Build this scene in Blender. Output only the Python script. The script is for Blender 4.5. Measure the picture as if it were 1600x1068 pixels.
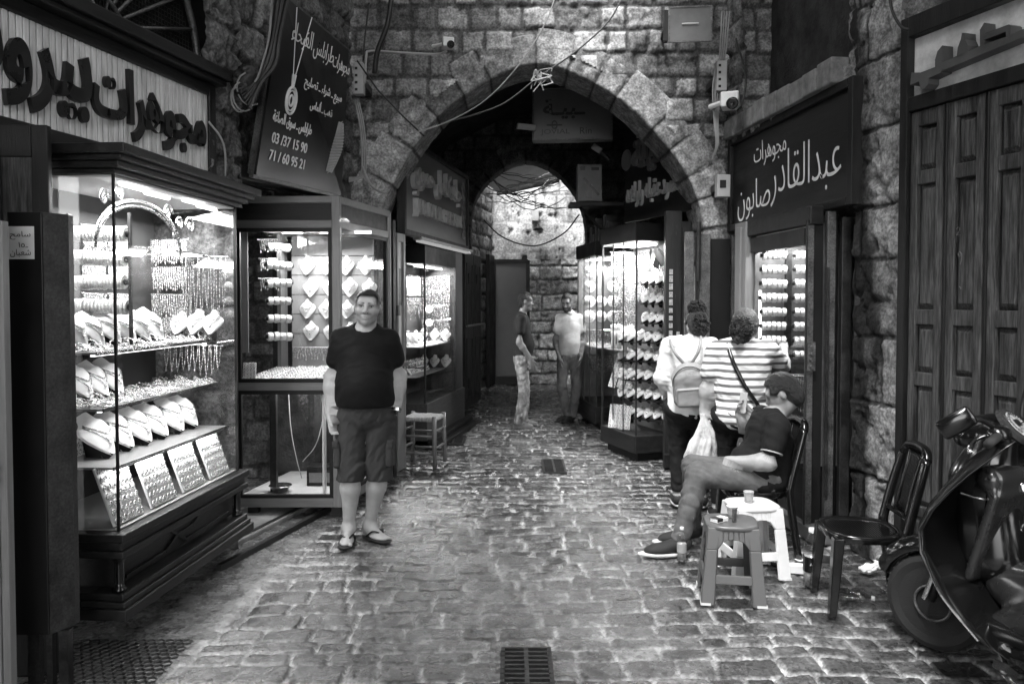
import bpy, bmesh, math, random
import numpy as np
from mathutils import Vector, Matrix
R = math.radians
for o in list(bpy.data.objects):
    bpy.data.objects.remove(o)
sc = bpy.context.scene
COL = sc.collection

# ------------------------------------------------------------------ camera
FPX = 1250.0            # focal length in pixels of the 1600 px wide photograph
PITCH = R(1.8)
EYE = 1.68
cd = bpy.data.cameras.new("camera")
cam = bpy.data.objects.new("camera", cd)
COL.objects.link(cam)
cd.sensor_width = 36.0
cd.lens = 36.0 * FPX / 1600.0
cd.shift_y = -27.7 / 1600.0
cd.clip_start = 0.05
cd.clip_end = 2000
cam.location = (0, 0, EYE)
cam.rotation_euler = (R(90) - PITCH, 0, 0)
sc.camera = cam

# ------------------------------------------------------------------ world, sun, exposure
world = bpy.data.worlds.new("World")
sc.world = world
world.use_nodes = True
nt = world.node_tree
bg = nt.nodes["Background"]
sky = nt.nodes.new("ShaderNodeTexSky")
sky.sky_type = 'NISHITA'
sky.sun_disc = False
sky.sun_elevation = R(62)
sky.sun_rotation = R(200)
bw = nt.nodes.new("ShaderNodeRGBToBW")          # the photograph is black and white
nt.links.new(sky.outputs[0], bw.inputs[0])
nt.links.new(bw.outputs[0], bg.inputs[0])
bg.inputs[1].default_value = 0.15
sd = bpy.data.lights.new("sun", 'SUN')
sun = bpy.data.objects.new("sun", sd)
COL.objects.link(sun)
sd.energy = 1.5
sd.angle = R(25)
sun.rotation_euler = (R(28), 0, R(-20))
sc.view_settings.view_transform = 'Standard'
sc.view_settings.look = 'None'
sc.view_settings.gamma = 1.0
sc.view_settings.exposure = 3.05
sc.render.engine = 'CYCLES'
sc.cycles.use_denoising = True
sc.render.filter_size = 1.0
sc.cycles.max_bounces = 8
sc.cycles.transparent_max_bounces = 24
sc.cycles.caustics_reflective = False
sc.cycles.caustics_refractive = False
sc.cycles.sample_clamp_indirect = 6.0


def P(px, py, Y):
    """The point at distance Y in front of the camera that the photograph shows at pixel (px, py)."""
    u = (px - 800.0) / FPX
    w = (506.3 - py) / FPX
    dy = math.cos(PITCH) + w * math.sin(PITCH)
    dz = -math.sin(PITCH) + w * math.cos(PITCH)
    t = Y / dy
    return Vector((u * t, Y, EYE + dz * t))


def G(px, py, z=0.0):
    """The point at height z that the photograph shows at pixel (px, py)."""
    w = (506.3 - py) / FPX
    dy = math.cos(PITCH) + w * math.sin(PITCH)
    dz = -math.sin(PITCH) + w * math.cos(PITCH)
    t = (z - EYE) / dz
    return Vector(((px - 800.0) / FPX * t, dy * t, z))


# ------------------------------------------------------------------ materials (all greys, procedural)
def mat(name, v, rough=0.5, metal=0.0, var=0.25, scale=6.0, bump=0.0, bscale=60.0, spec=0.5, coat=0.0,
        stretch=(1, 1, 1), attr=False, pit=0.0, pscale=90, wear=0.0, wearv=0.3, rvar=0.12, bdist=0.01):
    m = bpy.data.materials.new(name)
    m.use_nodes = True
    n, l = m.node_tree.nodes, m.node_tree.links
    b = n["Principled BSDF"]
    tc = n.new("ShaderNodeTexCoord")
    mp = n.new("ShaderNodeMapping")
    mp.inputs['Scale'].default_value = stretch
    l.new(tc.outputs['Object'], mp.inputs[0])
    nz = n.new("ShaderNodeTexNoise")
    nz.inputs['Scale'].default_value = scale
    nz.inputs['Detail'].default_value = 8
    nz.inputs['Roughness'].default_value = 0.65
    l.new(mp.outputs[0], nz.inputs['Vector'])
    mr = n.new("ShaderNodeMapRange")
    mr.inputs['From Min'].default_value = 0.3
    mr.inputs['From Max'].default_value = 0.7
    mr.inputs['To Min'].default_value = 1 - var
    mr.inputs['To Max'].default_value = 1 + var
    l.new(nz.outputs[0], mr.inputs[0])
    ml = n.new("ShaderNodeMath")
    ml.operation = 'MULTIPLY'
    l.new(mr.outputs[0], ml.inputs[0])
    if attr:
        at = n.new("ShaderNodeAttribute")
        at.attribute_name = "Col"
        l.new(at.outputs['Fac'], ml.inputs[1])
    else:
        ml.inputs[1].default_value = v
    out = ml.outputs[0]
    if pit > 0:                              # small dark pits and pale grains
        n3 = n.new("ShaderNodeTexNoise")
        n3.inputs['Scale'].default_value = pscale
        n3.inputs['Detail'].default_value = 4
        n3.inputs['Roughness'].default_value = 0.6
        l.new(mp.outputs[0], n3.inputs['Vector'])
        r3 = n.new("ShaderNodeMapRange")
        r3.inputs['From Min'].default_value = 0.38
        r3.inputs['From Max'].default_value = 0.62
        r3.inputs['To Min'].default_value = 1 - pit
        r3.inputs['To Max'].default_value = 1 + pit
        l.new(n3.outputs[0], r3.inputs[0])
        m3 = n.new("ShaderNodeMath")
        m3.operation = 'MULTIPLY'
        l.new(out, m3.inputs[0])
        l.new(r3.outputs[0], m3.inputs[1])
        out = m3.outputs[0]
    if wear > 0:
        n2 = n.new("ShaderNodeTexNoise")
        n2.inputs['Scale'].default_value = scale * 2.3
        n2.inputs['Detail'].default_value = 10
        n2.inputs['Roughness'].default_value = 0.75
        l.new(mp.outputs[0], n2.inputs['Vector'])
        r2 = n.new("ShaderNodeMapRange")
        r2.inputs['From Min'].default_value = 0.60
        r2.inputs['From Max'].default_value = 0.68
        r2.inputs['To Max'].default_value = wear
        l.new(n2.outputs[0], r2.inputs[0])
        mx = n.new("ShaderNodeMix")
        l.new(r2.outputs[0], mx.inputs[0])
        l.new(out, mx.inputs[2])
        mx.inputs[3].default_value = wearv
        out = mx.outputs[0]
    l.new(out, b.inputs['Base Color'])
    rr = n.new("ShaderNodeMapRange")
    rr.inputs['From Min'].default_value = 0.3
    rr.inputs['From Max'].default_value = 0.7
    rr.inputs['To Min'].default_value = max(0.02, rough - rvar)
    rr.inputs['To Max'].default_value = min(1, rough + rvar)
    l.new(nz.outputs[0], rr.inputs[0])
    l.new(rr.outputs[0], b.inputs['Roughness'])
    b.inputs['Metallic'].default_value = metal
    b.inputs['Specular IOR Level'].default_value = spec
    b.inputs['Coat Weight'].default_value = coat
    b.inputs['Coat Roughness'].default_value = 0.08
    if bump > 0:
        nb = n.new("ShaderNodeTexNoise")
        nb.inputs['Scale'].default_value = bscale
        nb.inputs['Detail'].default_value = 6
        nb.inputs['Roughness'].default_value = 0.7
        l.new(mp.outputs[0], nb.inputs['Vector'])
        bp = n.new("ShaderNodeBump")
        bp.inputs['Strength'].default_value = bump
        bp.inputs['Distance'].default_value = bdist
        l.new(nb.outputs[0], bp.inputs['Height'])
        l.new(bp.outputs[0], b.inputs['Normal'])
    return m


def glass(name, refl=0.06, tint=0.93, clear=True):
    m = bpy.data.materials.new(name)
    m.use_nodes = True
    n, l = m.node_tree.nodes, m.node_tree.links
    n.remove(n["Principled BSDF"])
    tr = n.new("ShaderNodeBsdfTransparent")
    tr.inputs[0].default_value = (tint, tint, tint, 1)
    gl = n.new("ShaderNodeBsdfGlossy")
    gl.inputs['Roughness'].default_value = 0.02
    gl.inputs[0].default_value = (0.9, 0.9, 0.9, 1)
    fr = n.new("ShaderNodeLayerWeight")          # the same from both sides of a pane
    pw = n.new("ShaderNodeMath")
    pw.operation = 'POWER'
    pw.inputs[1].default_value = 5.0
    l.new(fr.outputs['Facing'], pw.inputs[0])
    mu = n.new("ShaderNodeMath")
    mu.operation = 'MULTIPLY_ADD'
    mu.inputs[1].default_value = 0.45
    mu.inputs[2].default_value = refl * 0.5
    l.new(pw.outputs[0], mu.inputs[0])
    mx = n.new("ShaderNodeMixShader")
    l.new(mu.outputs[0], mx.inputs[0])
    l.new(tr.outputs[0], mx.inputs[1])
    l.new(gl.outputs[0], mx.inputs[2])
    l.new(mx.outputs[0], n["Material Output"].inputs[0])
    return m


def emit(name, strength):
    m = bpy.data.materials.new(name)
    m.use_nodes = True
    n, l = m.node_tree.nodes, m.node_tree.links
    n.remove(n["Principled BSDF"])
    e = n.new("ShaderNodeEmission")
    e.inputs[1].default_value = strength
    l.new(e.outputs[0], n["Material Output"].inputs[0])
    return m


MT = dict(
    stone=mat("stone", 0.3, 0.9, var=0.55, pit=.35, pscale=48, scale=14, bump=0.55, bscale=60, attr=True, spec=0.2, bdist=0.02, wear=0.25, wearv=0.04),
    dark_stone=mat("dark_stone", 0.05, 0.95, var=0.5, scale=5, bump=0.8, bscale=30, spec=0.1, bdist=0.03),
    sett=mat("sett", 0.2, 0.25, var=0.55, pit=.5, pscale=45, scale=7, bump=0.45, bscale=45, attr=True, spec=0.6, rvar=0.16, bdist=0.01, wear=0.3, wearv=0.03),
    dirt=mat("dirt", 0.1, 0.9, var=0.4, scale=4, bump=0.5, bscale=30),
    plaster=mat("plaster", 0.35, 0.9, var=0.5, pit=.25, pscale=24, scale=3, bump=0.6, bscale=18, attr=True, spec=0.2, bdist=0.02),
    dwood=mat("dark_wood", 0.017, 0.5, spec=.22, var=0.5, scale=3, bump=0.25, bscale=22, stretch=(6, 6, 0.6), wear=0.25, wearv=0.12),
    dwood_h=mat("dark_wood_flat", 0.014, 0.42, spec=.28, var=0.5, scale=3, bump=0.2, bscale=22, stretch=(0.6, 6, 6), wear=0.15, wearv=0.12),
    shutter=mat("shutter_wood", 0.062, 0.5, spec=.3, var=0.8, scale=3.2, bump=0.5, bscale=20, stretch=(7, 7, 0.5), wear=0.45, wearv=0.015, pit=.5, pscale=14),
    mwood=mat("mid_wood", 0.17, 0.4, var=0.3, scale=3, bump=0.2, bscale=20, stretch=(8, 8, 0.5)),
    mwood_h=mat("mid_wood_flat", 0.15, 0.4, var=0.3, scale=3, bump=0.2, bscale=20, stretch=(0.5, 8, 8)),
    lwood=mat("light_wood", 0.26, 0.5, var=0.35, scale=3, bump=0.2, bscale=20, stretch=(8, 8, 0.5)),
    black=mat("black_paint", 0.007, 0.5, spec=.3, var=0.4, scale=4, bump=0.08, bscale=60, wear=0.1, wearv=0.06),
    blackgloss=mat("black_plastic", 0.005, 0.18, var=0.3, scale=6, rvar=0.06, spec=0.6),
    steel=mat("grey_steel", 0.1, 0.45, metal=0.5, var=0.6, scale=9, wear=0.6, wearv=0.02, pit=.3, bump=.15),
    dsteel=mat("dark_steel", 0.03, 0.42, metal=0.4, var=0.6, scale=9, wear=0.35, wearv=0.10, bump=0.15, pit=.3),
    chrome=mat("chrome", 0.7, 0.15, metal=1.0, var=0.1, rvar=0.05),
    gold=mat("gold", 0.62, 0.25, metal=1.0, var=0.5, scale=90, bump=0.6, bscale=220, rvar=0.1),
    goldd=mat("gold_pale", 0.6, 0.35, metal=0.5, var=0.5, scale=120, bump=0.6, bscale=260),
    white=mat("white_velvet", 0.82, 0.7, var=0.05, scale=20, spec=0.3),
    tray=mat("tray_card", 0.72, 0.6, var=0.1, scale=30),
    cream=mat("cream_panel", 0.27, 0.5, var=0.08, scale=4),
    grey=mat("grey_panel", 0.3, 0.5, var=0.2, scale=4),
    plasticw=mat("white_plastic", 0.62, 0.4, var=0.12, scale=5),
    plasticg=mat("grey_plastic", 0.085, 0.35, var=0.15, scale=5),
    paleb=mat("pale_box", 0.32, 0.55, var=0.2, scale=5, wear=0.2, wearv=0.08),
    cable=mat("cable_black", 0.015, 0.5, var=0.2),
    cablew=mat("cable_white", 0.24, 0.5, var=0.3),
    letterb=mat("letter_black", 0.012, 0.35, var=0.1),
    letterw=mat("letter_white", 0.7, 0.5, var=0.1),
    letterg=mat("letter_grey", 0.3, 0.5, var=0.15),
    letterdim=mat("letter_dim", 0.14, 0.5, var=0.15),
    banner=mat("banner_vinyl", 0.008, 0.38, spec=.35, var=0.3, scale=3),
    rubber=mat("rubber", 0.011, 0.75, var=0.3, bump=0.3, bscale=120),
    paper=mat("paper", 0.7, 0.8, var=0.08),
    glass=glass("clear_glass"),
    glassd=glass("bottle_glass", 0.12, 0.88),
    mirror=mat("mirror", 0.8, 0.04, metal=1.0, var=0.02, rvar=0.01),
    lamp=emit("lamp_tube", 0.9),
    lampdim=emit("lamp_dim", 0.05),
)


# ------------------------------------------------------------------ objects, tags, mesh builder
def tag(o, label=None, cat=None, group=None, kind=None):
    if label: o["label"] = label
    if cat: o["category"] = cat
    if group: o["group"] = group
    if kind: o["kind"] = kind
    return o


def empty(name, loc=(0, 0, 0), rz=0.0, label=None, cat=None, group=None):
    o = bpy.data.objects.new(name, None)
    COL.objects.link(o)
    o.location = loc
    o.rotation_euler = (0, 0, rz)
    o.empty_display_size = 0.1
    return tag(o, label, cat, group)


def copy_tree(o, parent=None):
    c = o.copy()
    COL.objects.link(c)
    if parent is not None:
        c.parent = parent
    for ch in list(o.children):
        copy_tree(ch, c)
    return c


def link_mesh(name, me, m, parent=None):
    o = bpy.data.objects.new(name, me)
    COL.objects.link(o)
    if m is not None:
        me.materials.append(m)
    if parent is not None:
        o.parent = parent
    return o


def np_mesh(name, V, F, m, parent=None, cols=None, smooth=True):
    me = bpy.data.meshes.new(name)
    V = np.asarray(V, dtype=np.float32)
    F = np.asarray(F, dtype=np.int32)
    k = F.shape[1]
    me.vertices.add(len(V))
    me.vertices.foreach_set("co", V.ravel())
    me.loops.add(F.size)
    me.loops.foreach_set("vertex_index", F.ravel())
    me.polygons.add(len(F))
    me.polygons.foreach_set("loop_start", np.arange(0, F.size, k, dtype=np.int32))
    me.polygons.foreach_set("loop_total", np.full(len(F), k, dtype=np.int32))
    me.polygons.foreach_set("use_smooth", np.full(len(F), smooth, dtype=bool))
    if cols is not None:
        a = me.color_attributes.new("Col", 'FLOAT_COLOR', 'POINT')
        c4 = np.ones((len(V), 4), dtype=np.float32)
        c4[:, :3] = np.asarray(cols, dtype=np.float32)[:, None]
        a.data.foreach_set("color", c4.ravel())
    me.update(calc_edges=True)
    me.validate()
    return link_mesh(name, me, m, parent)


class MB:
    """collects simple solids and links them as one mesh object"""
    def __init__(self):
        self.v, self.f = [], []

    def add(self, vs, fs):
        b = len(self.v)
        self.v += [tuple(p) for p in vs]
        self.f += [tuple(i + b for i in f) for f in fs]
        return self

    def hexa(self, a, b):
        """a, b: four corners each, same winding"""
        return self.add(list(a) + list(b), [(3, 2, 1, 0), (4, 5, 6, 7), (0, 1, 5, 4), (1, 2, 6, 5), (2, 3, 7, 6), (3, 0, 4, 7)])

    def box(self, x0, x1, y0, y1, z0, z1):
        return self.hexa([(x0, y0, z0), (x1, y0, z0), (x1, y1, z0), (x0, y1, z0)], [(x0, y0, z1), (x1, y0, z1), (x1, y1, z1), (x0, y1, z1)])

    def beam(self, p, q, w, h, up=(0, 0, 1), off=(0, 0)):
        p, q, up = Vector(p), Vector(q), Vector(up)
        d = (q - p).normalized()
        s = d.cross(up)
        if s.length < 1e-4:
            s = d.cross(Vector((0, 1, 0)))
        s.normalize()
        u = s.cross(d).normalized()
        o = s * off[0] + u * off[1]
        c = [s * (-w / 2) + u * (-h / 2), s * (w / 2) + u * (-h / 2), s * (w / 2) + u * (h / 2), s * (-w / 2) + u * (h / 2)]
        return self.hexa([p + o + k for k in c], [q + o + k for k in c])

    def quadslab(self, p0, p1, z0, z1, t, side=1, z0b=None, z1b=None):
        """vertical slab between plan points p0 and p1, t thick to the left (side 1) or right of p0 -> p1"""
        a, b = Vector((p0[0], p0[1], 0)), Vector((p1[0], p1[1], 0))
        d = (b - a).normalized()
        n = Vector((-d.y, d.x, 0)) * side * t
        z0b = z0 if z0b is None else z0b
        z1b = z1 if z1b is None else z1b
        L = [a + Vector((0, 0, z0)), b + Vector((0, 0, z0b)), b + n + Vector((0, 0, z0b)), a + n + Vector((0, 0, z0))]
        U = [a + Vector((0, 0, z1)), b + Vector((0, 0, z1b)), b + n + Vector((0, 0, z1b)), a + n + Vector((0, 0, z1))]
        if side < 0:
            L.reverse(); U.reverse()
        return self.hexa(L, U)

    def polyslab(self, pts, z0, z1):
        n = len(pts)
        vs = [(p[0], p[1], z0) for p in pts] + [(p[0], p[1], z1) for p in pts]
        fs = [tuple(range(n - 1, -1, -1)), tuple(range(n, 2 * n))] + [(i, (i + 1) % n, n + (i + 1) % n, n + i) for i in range(n)]
        return self.add(vs, fs)

    def tube(self, pts, r, n=8, cap=True):
        pts = [Vector(p) for p in pts]
        rs = r if hasattr(r, '__len__') else [r] * len(pts)
        vs, fs = [], []
        prev = None
        for i, p in enumerate(pts):
            d = (pts[min(i + 1, len(pts) - 1)] - pts[max(i - 1, 0)])
            d = d.normalized() if d.length > 1e-9 else Vector((0, 0, 1))
            if prev is None:
                s = d.cross(Vector((0, 0, 1)))
                if s.length < 0.05: s = d.cross(Vector((0, 1, 0)))
            else:
                s = prev - d * prev.dot(d)
                if s.length < 1e-6: s = d.cross(Vector((0.3, 1, 0.2)))
            s.normalize()
            prev = s
            u = d.cross(s)
            for k in range(n):
                a = 2 * math.pi * k / n
                vs.append(p + (s * math.cos(a) + u * math.sin(a)) * rs[i])
        for i in range(len(pts) - 1):
            for k in range(n):
                fs.append((i * n + k, i * n + (k + 1) % n, (i + 1) * n + (k + 1) % n, (i + 1) * n + k))
        if cap:
            fs.append(tuple(range(n - 1, -1, -1)))
            fs.append(tuple((len(pts) - 1) * n + k for k in range(n)))
        return self.add(vs, fs)

    def lathe(self, prof, n=24, c=(0, 0, 0), axis=(0, 0, 1)):
        ax = Vector(axis).normalized()
        s = ax.cross(Vector((0, 1, 0)) if abs(ax.y) < 0.9 else Vector((1, 0, 0))).normalized()
        u = ax.cross(s)
        c = Vector(c)
        vs, fs = [], []
        for r, z in prof:
            for k in range(n):
                a = 2 * math.pi * k / n
                vs.append(c + ax * z + (s * math.cos(a) + u * math.sin(a)) * max(r, 1e-5))
        for i in range(len(prof) - 1):
            for k in range(n):
                fs.append((i * n + k, i * n + (k + 1) % n, (i + 1) * n + (k + 1) % n, (i + 1) * n + k))
        fs.append(tuple(range(n - 1, -1, -1)))
        fs.append(tuple((len(prof) - 1) * n + k for k in range(n)))
        return self.add(vs, fs)

    def sphere(self, c, r, n=10):
        rr = r if hasattr(r, '__len__') else (r, r, r)
        vs, fs = [], []
        for i in range(n + 1):
            t = math.pi * i / n
            for k in range(2 * n):
                a = math.pi * k / n
                vs.append((c[0] + rr[0] * math.sin(t) * math.cos(a), c[1] + rr[1] * math.sin(t) * math.sin(a), c[2] + rr[2] * math.cos(t)))
        m = 2 * n
        for i in range(n):
            for k in range(m):
                fs.append((i * m + k, (i + 1) * m + k, (i + 1) * m + (k + 1) % m, i * m + (k + 1) % m))
        return self.add(vs, fs)

    def build(self, name, m, parent=None, bevel=0.0, smooth=False, seg=2, sub=0):
        me = bpy.data.meshes.new(name)
        me.from_pydata(self.v, [], self.f)
        bm = bmesh.new()
        bm.from_mesh(me)
        bmesh.ops.remove_doubles(bm, verts=bm.verts, dist=1e-6) if smooth else None
        bmesh.ops.recalc_face_normals(bm, faces=bm.faces)
        bm.to_mesh(me)
        bm.free()
        if smooth:
            for p in me.polygons: p.use_smooth = True
        o = link_mesh(name, me, m, parent)
        if bevel > 0:
            b = o.modifiers.new("bevel", 'BEVEL')
            b.width = bevel
            b.segments = seg
            b.limit_method = 'ANGLE'
            b.angle_limit = R(40)
            b.harden_normals = False
        if sub:
            s = o.modifiers.new("sub", 'SUBSURF')
            s.levels = s.render_levels = sub
        return o


def thing(mb, name, m, label, cat, group=None, parent=None, kind=None, **k):
    o = mb.build(name, m, parent, **k)
    return tag(o, label, cat, group, kind)


def catenary(a, b, sag, n=14, wob=0.0, seed=0):
    rnd = random.Random(seed)
    a, b = Vector(a), Vector(b)
    out = []
    for i in range(n + 1):
        t = i / n
        p = a.lerp(b, t)
        p.z -= sag * 4 * t * (1 - t)
        if 0 < i < n:
            p += Vector((rnd.uniform(-wob, wob), rnd.uniform(-wob, wob), rnd.uniform(-wob, wob)))
        out.append(p)
    return out


def spline(pts, n=8):
    """Catmull-Rom through the points"""
    pts = [Vector(p) for p in pts]
    q = [pts[0] * 2 - pts[1]] + pts + [pts[-1] * 2 - pts[-2]]
    out = []
    for i in range(1, len(q) - 2):
        for k in range(n):
            t = k / n
            a, b, c, d = q[i - 1], q[i], q[i + 1], q[i + 2]
            out.append(0.5 * ((2 * b) + (c - a) * t + (2 * a - 5 * b + 4 * c - d) * t * t + (3 * b - a - 3 * c + d) * t ** 3))
    out.append(pts[-1])
    return out


# ------------------------------------------------------------------ numpy noise
def vnoise(x, y, seed=0):
    def h(i, j):
        n = (i * 374761393 + j * 668265263 + seed * 974634777) & 0x7fffffff
        n = ((n ^ (n >> 13)) * 1274126177) & 0x7fffffff
        return ((n ^ (n >> 16)) & 0xffff) / 65535.0
    xi, yi = np.floor(x).astype(np.int64), np.floor(y).astype(np.int64)
    fx, fy = x - xi, y - yi
    fx, fy = fx * fx * (3 - 2 * fx), fy * fy * (3 - 2 * fy)
    return (h(xi, yi) * (1 - fx) + h(xi + 1, yi) * fx) * (1 - fy) + (h(xi, yi + 1) * (1 - fx) + h(xi + 1, yi + 1) * fx) * fy


def fbm(x, y, o=4, seed=0):
    s, a, t = 0, 1.0, 0
    for k in range(o):
        s = s + a * vnoise(x * 2 ** k, y * 2 ** k, seed + k)
        t += a
        a *= 0.55
    return s / t


def sstep(a, b, x):
    t = np.clip((x - a) / (b - a), 0, 1)
    return t * t * (3 - 2 * t)


def masonry(U, V, ch, bl, seed, joint=0.012, warp=0.02, jit=0.35):
    """block pattern: returns distance to the nearest joint and a random value per block"""
    rs = np.random.RandomState(seed)
    U = U + warp * (fbm(U * 4, V * 4, 3, seed) - 0.5) * 2
    V = V + warp * (fbm(U * 4 + 9, V * 4, 3, seed + 7) - 0.5) * 2
    v0, v1 = V.min() - 0.3, V.max() + 0.3
    ys = [v0]
    while ys[-1] < v1:
        ys.append(ys[-1] + ch * (1 + jit * rs.uniform(-0.6, 0.6)))
    ys = np.array(ys)
    row = np.clip(np.searchsorted(ys, V) - 1, 0, len(ys) - 2)
    dv = np.minimum(V - ys[row], ys[row + 1] - V)
    D = np.zeros_like(U); Q = np.zeros_like(U)
    u0, u1 = U.min() - 0.6, U.max() + 0.6
    for r in np.unique(row):
        xs = [u0 - rs.uniform(0, bl)]
        while xs[-1] < u1:
            xs.append(xs[-1] + bl * (1 + jit * rs.uniform(-1, 1)))
        xs = np.array(xs)
        k = row == r
        c = np.clip(np.searchsorted(xs, U[k]) - 1, 0, len(xs) - 2)
        du = np.minimum(U[k] - xs[c], xs[c + 1] - U[k])
        dd = np.minimum(du, dv[k])
        # round the corners
        rr = 0.03
        cx, cy = np.maximum(rr - du, 0), np.maximum(rr - dv[k], 0)
        D[k] = np.where((cx > 0) & (cy > 0), rr - np.sqrt(cx * cx + cy * cy), dd)
        Q[k] = rs.rand(len(xs))[c]
    return D - joint, Q


def grid_faces(nu, nv, keep=None, flip=False):
    i = np.arange(nu * nv).reshape(nu, nv)
    F = np.stack([i[:-1, :-1], i[1:, :-1], i[1:, 1:], i[:-1, 1:]], -1)
    if keep is not None:
        F = F[keep]
    F = F.reshape(-1, 4)
    return F[:, ::-1] if flip else F


def stone_panel(name, p0, p1, z0, z1, label=None, cat=None, ch=0.26, bl=0.36, seed=1, res=0.02, base=0.26, keep=None, mort=0.14,
                depth=0.03, rough=0.03, m=None, wall=0.35, parent=None, joint=0.012, uneven=0.35, stain=None):
    """a stone wall face from plan point p0 to p1 (the face looks to the right of p0 -> p1) with courses in relief, and a body behind it"""
    a, b = np.array(p0, float), np.array(p1, float)
    L = np.linalg.norm(b - a)
    d = (b - a) / L
    nrm = np.array([d[1], -d[0]])
    nu, nv = int(L / res) + 2, int((z1 - z0) / res) + 2
    u, v = np.linspace(0, L, nu), np.linspace(z0, z1, nv)
    U, V = np.meshgrid(u, v, indexing='ij')
    D, Q = masonry(U, V, ch, bl, seed, joint)
    f1 = fbm(U * 9, V * 9, 5, seed + 3)
    f2 = fbm(U * 1.3, V * 1.3, 3, seed + 5)
    face = sstep(-0.004, 0.022, D - 0.02 * (fbm(U * 14, V * 14, 3, seed + 11) - 0.5))
    H = face * depth * (0.6 + 0.6 * Q) + rough * (f1 - 0.5) * 1.2 - 0.03 * np.maximum(0, 0.42 - f1) * 3
    C = np.where(face > 0.5, base * (1 + uneven * 2 * (Q - 0.5)) * (0.55 + 0.9 * f1), mort * (0.6 + 0.8 * f1)) * (0.55 + 0.9 * f2)
    if stain is not None: C = C * stain(U, V)
    X = a[0] + d[0] * U + nrm[0] * H
    Y = a[1] + d[1] * U + nrm[1] * H
    k = None
    if keep is not None:
        kk = keep(U, V)
        k = kk[:-1, :-1] & kk[1:, 1:] & kk[1:, :-1] & kk[:-1, 1:]
    o = np_mesh(name, np.stack([X, Y, V], -1).reshape(-1, 3), grid_faces(nu, nv, k), m or MT['stone'], parent, np.clip(C, 0.005, 0.8).ravel())
    if label: tag(o, label, cat, kind='thing')
    return o


# ------------------------------------------------------------------ lettering
AR = {  # isolated form of each letter and whether it joins to the left
    'ا': (0xFE8D, 0), 'أ': (0xFE83, 0), 'آ': (0xFE81, 0), 'ب': (0xFE8F, 1), 'ة': (0xFE93, 0), 'ت': (0xFE95, 1), 'ج': (0xFE9D, 1), 'ح': (0xFEA1, 1),
    'د': (0xFEA9, 0), 'ذ': (0xFEAB, 0), 'ر': (0xFEAD, 0), 'س': (0xFEB1, 1), 'ش': (0xFEB5, 1), 'ص': (0xFEB9, 1), 'ط': (0xFEC1, 1), 'ع': (0xFEC9, 1),
    'غ': (0xFECD, 1), 'ف': (0xFED1, 1), 'ق': (0xFED5, 1), 'ك': (0xFED9, 1), 'ل': (0xFEDD, 1), 'م': (0xFEE1, 1), 'ن': (0xFEE5, 1), 'ه': (0xFEE9, 1),
    'و': (0xFEED, 0), 'ى': (0xFEEF, 0), 'ي': (0xFEF1, 1), 'ء': (0xFE80, -1), 'ـ': (0x0640, 1)}


def arabic(s):
    """letters in their joined forms, written from right to left"""
    out = []
    for i, c in enumerate(s):
        if c not in AR:
            out.append(c); continue
        code, j = AR[c]
        pj = i > 0 and s[i - 1] in AR and AR[s[i - 1]][1] == 1 and j >= 0
        nj = j == 1 and i + 1 < len(s) and s[i + 1] in AR and AR[s[i + 1]][1] >= 0
        if c == 'ل' and nj and s[i + 1] == 'ا':
            out.append(chr(0xFEFC if pj else 0xFEFB)); continue
        if c == 'ا' and i > 0 and s[i - 1] == 'ل':
            continue
        if c == 'ـ' or j == -1:
            out.append(chr(code)); continue
        f = (3 if pj else 2) if nj else (1 if pj else 0)
        out.append(chr(code + f))
    t = ''.join(reversed(out))
    # keep runs of digits readable
    return t


_txt = bpy.data.curves.new("lettering", 'FONT')


def text_mesh(s, width=None, height=None, depth=0.004, bold=0.0, shear=0.0, res=3, ar=False):
    """verts/faces of a line of lettering scaled to width x height, lower left at the origin, in the XZ plane facing -Y"""
    c = _txt
    c.body = arabic(s) if ar else s
    c.resolution_u = res
    c.offset = bold
    c.shear = shear
    c.extrude = 0.05
    o = bpy.data.objects.new("lettering", c)
    COL.objects.link(o)
    dg = bpy.context.evaluated_depsgraph_get()
    dg.update()
    me = bpy.data.meshes.new_from_object(o.evaluated_get(dg))
    V = np.array([v.co[:] for v in me.vertices])
    F = [tuple(p.vertices) for p in me.polygons]
    bpy.data.objects.remove(o)
    bpy.data.meshes.remove(me)
    mn, mx = V.min(0), V.max(0)
    sx = width / (mx[0] - mn[0]) if width else None
    sy = height / (mx[1] - mn[1]) if height else None
    sx = sx or sy; sy = sy or sx
    W = np.stack([(V[:, 0] - mn[0]) * sx, -(V[:, 2] - mn[2]) / (mx[2] - mn[2]) * depth, (V[:, 1] - mn[1]) * sy], -1)
    return W, F


def letter(mb, s, org, ux, uz, x, z, width=None, height=None, depth=0.004, lift=0.0, **k):
    """write s on the plane at org with unit directions ux (reading direction) and uz (up); it stands out towards uz x ux"""
    W, F = text_mesh(s, width, height, depth, **k)
    ux, uz, org = Vector(ux), Vector(uz), Vector(org)
    un = uz.cross(ux)          # points away from the reader
    mb.add([org + ux * (x + w[0]) + uz * (z + w[2]) + un * (-(w[1]) * -1 - lift) for w in W], F)
# ================================================================== THE SETTING
def xl(y):              # the line of the left shop wall
    return -2.02 + 0.215 * (y - 5.1)


# ---- ground: one dark sheet, then the paved alley
g = MB().add([(-60, -60, -0.09), (60, -60, -0.09), (60, 60, -0.09), (-60, 60, -0.09)], [(0, 1, 2, 3)])
tag(g.build("ground", MT['dirt']), kind='structure')


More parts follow.
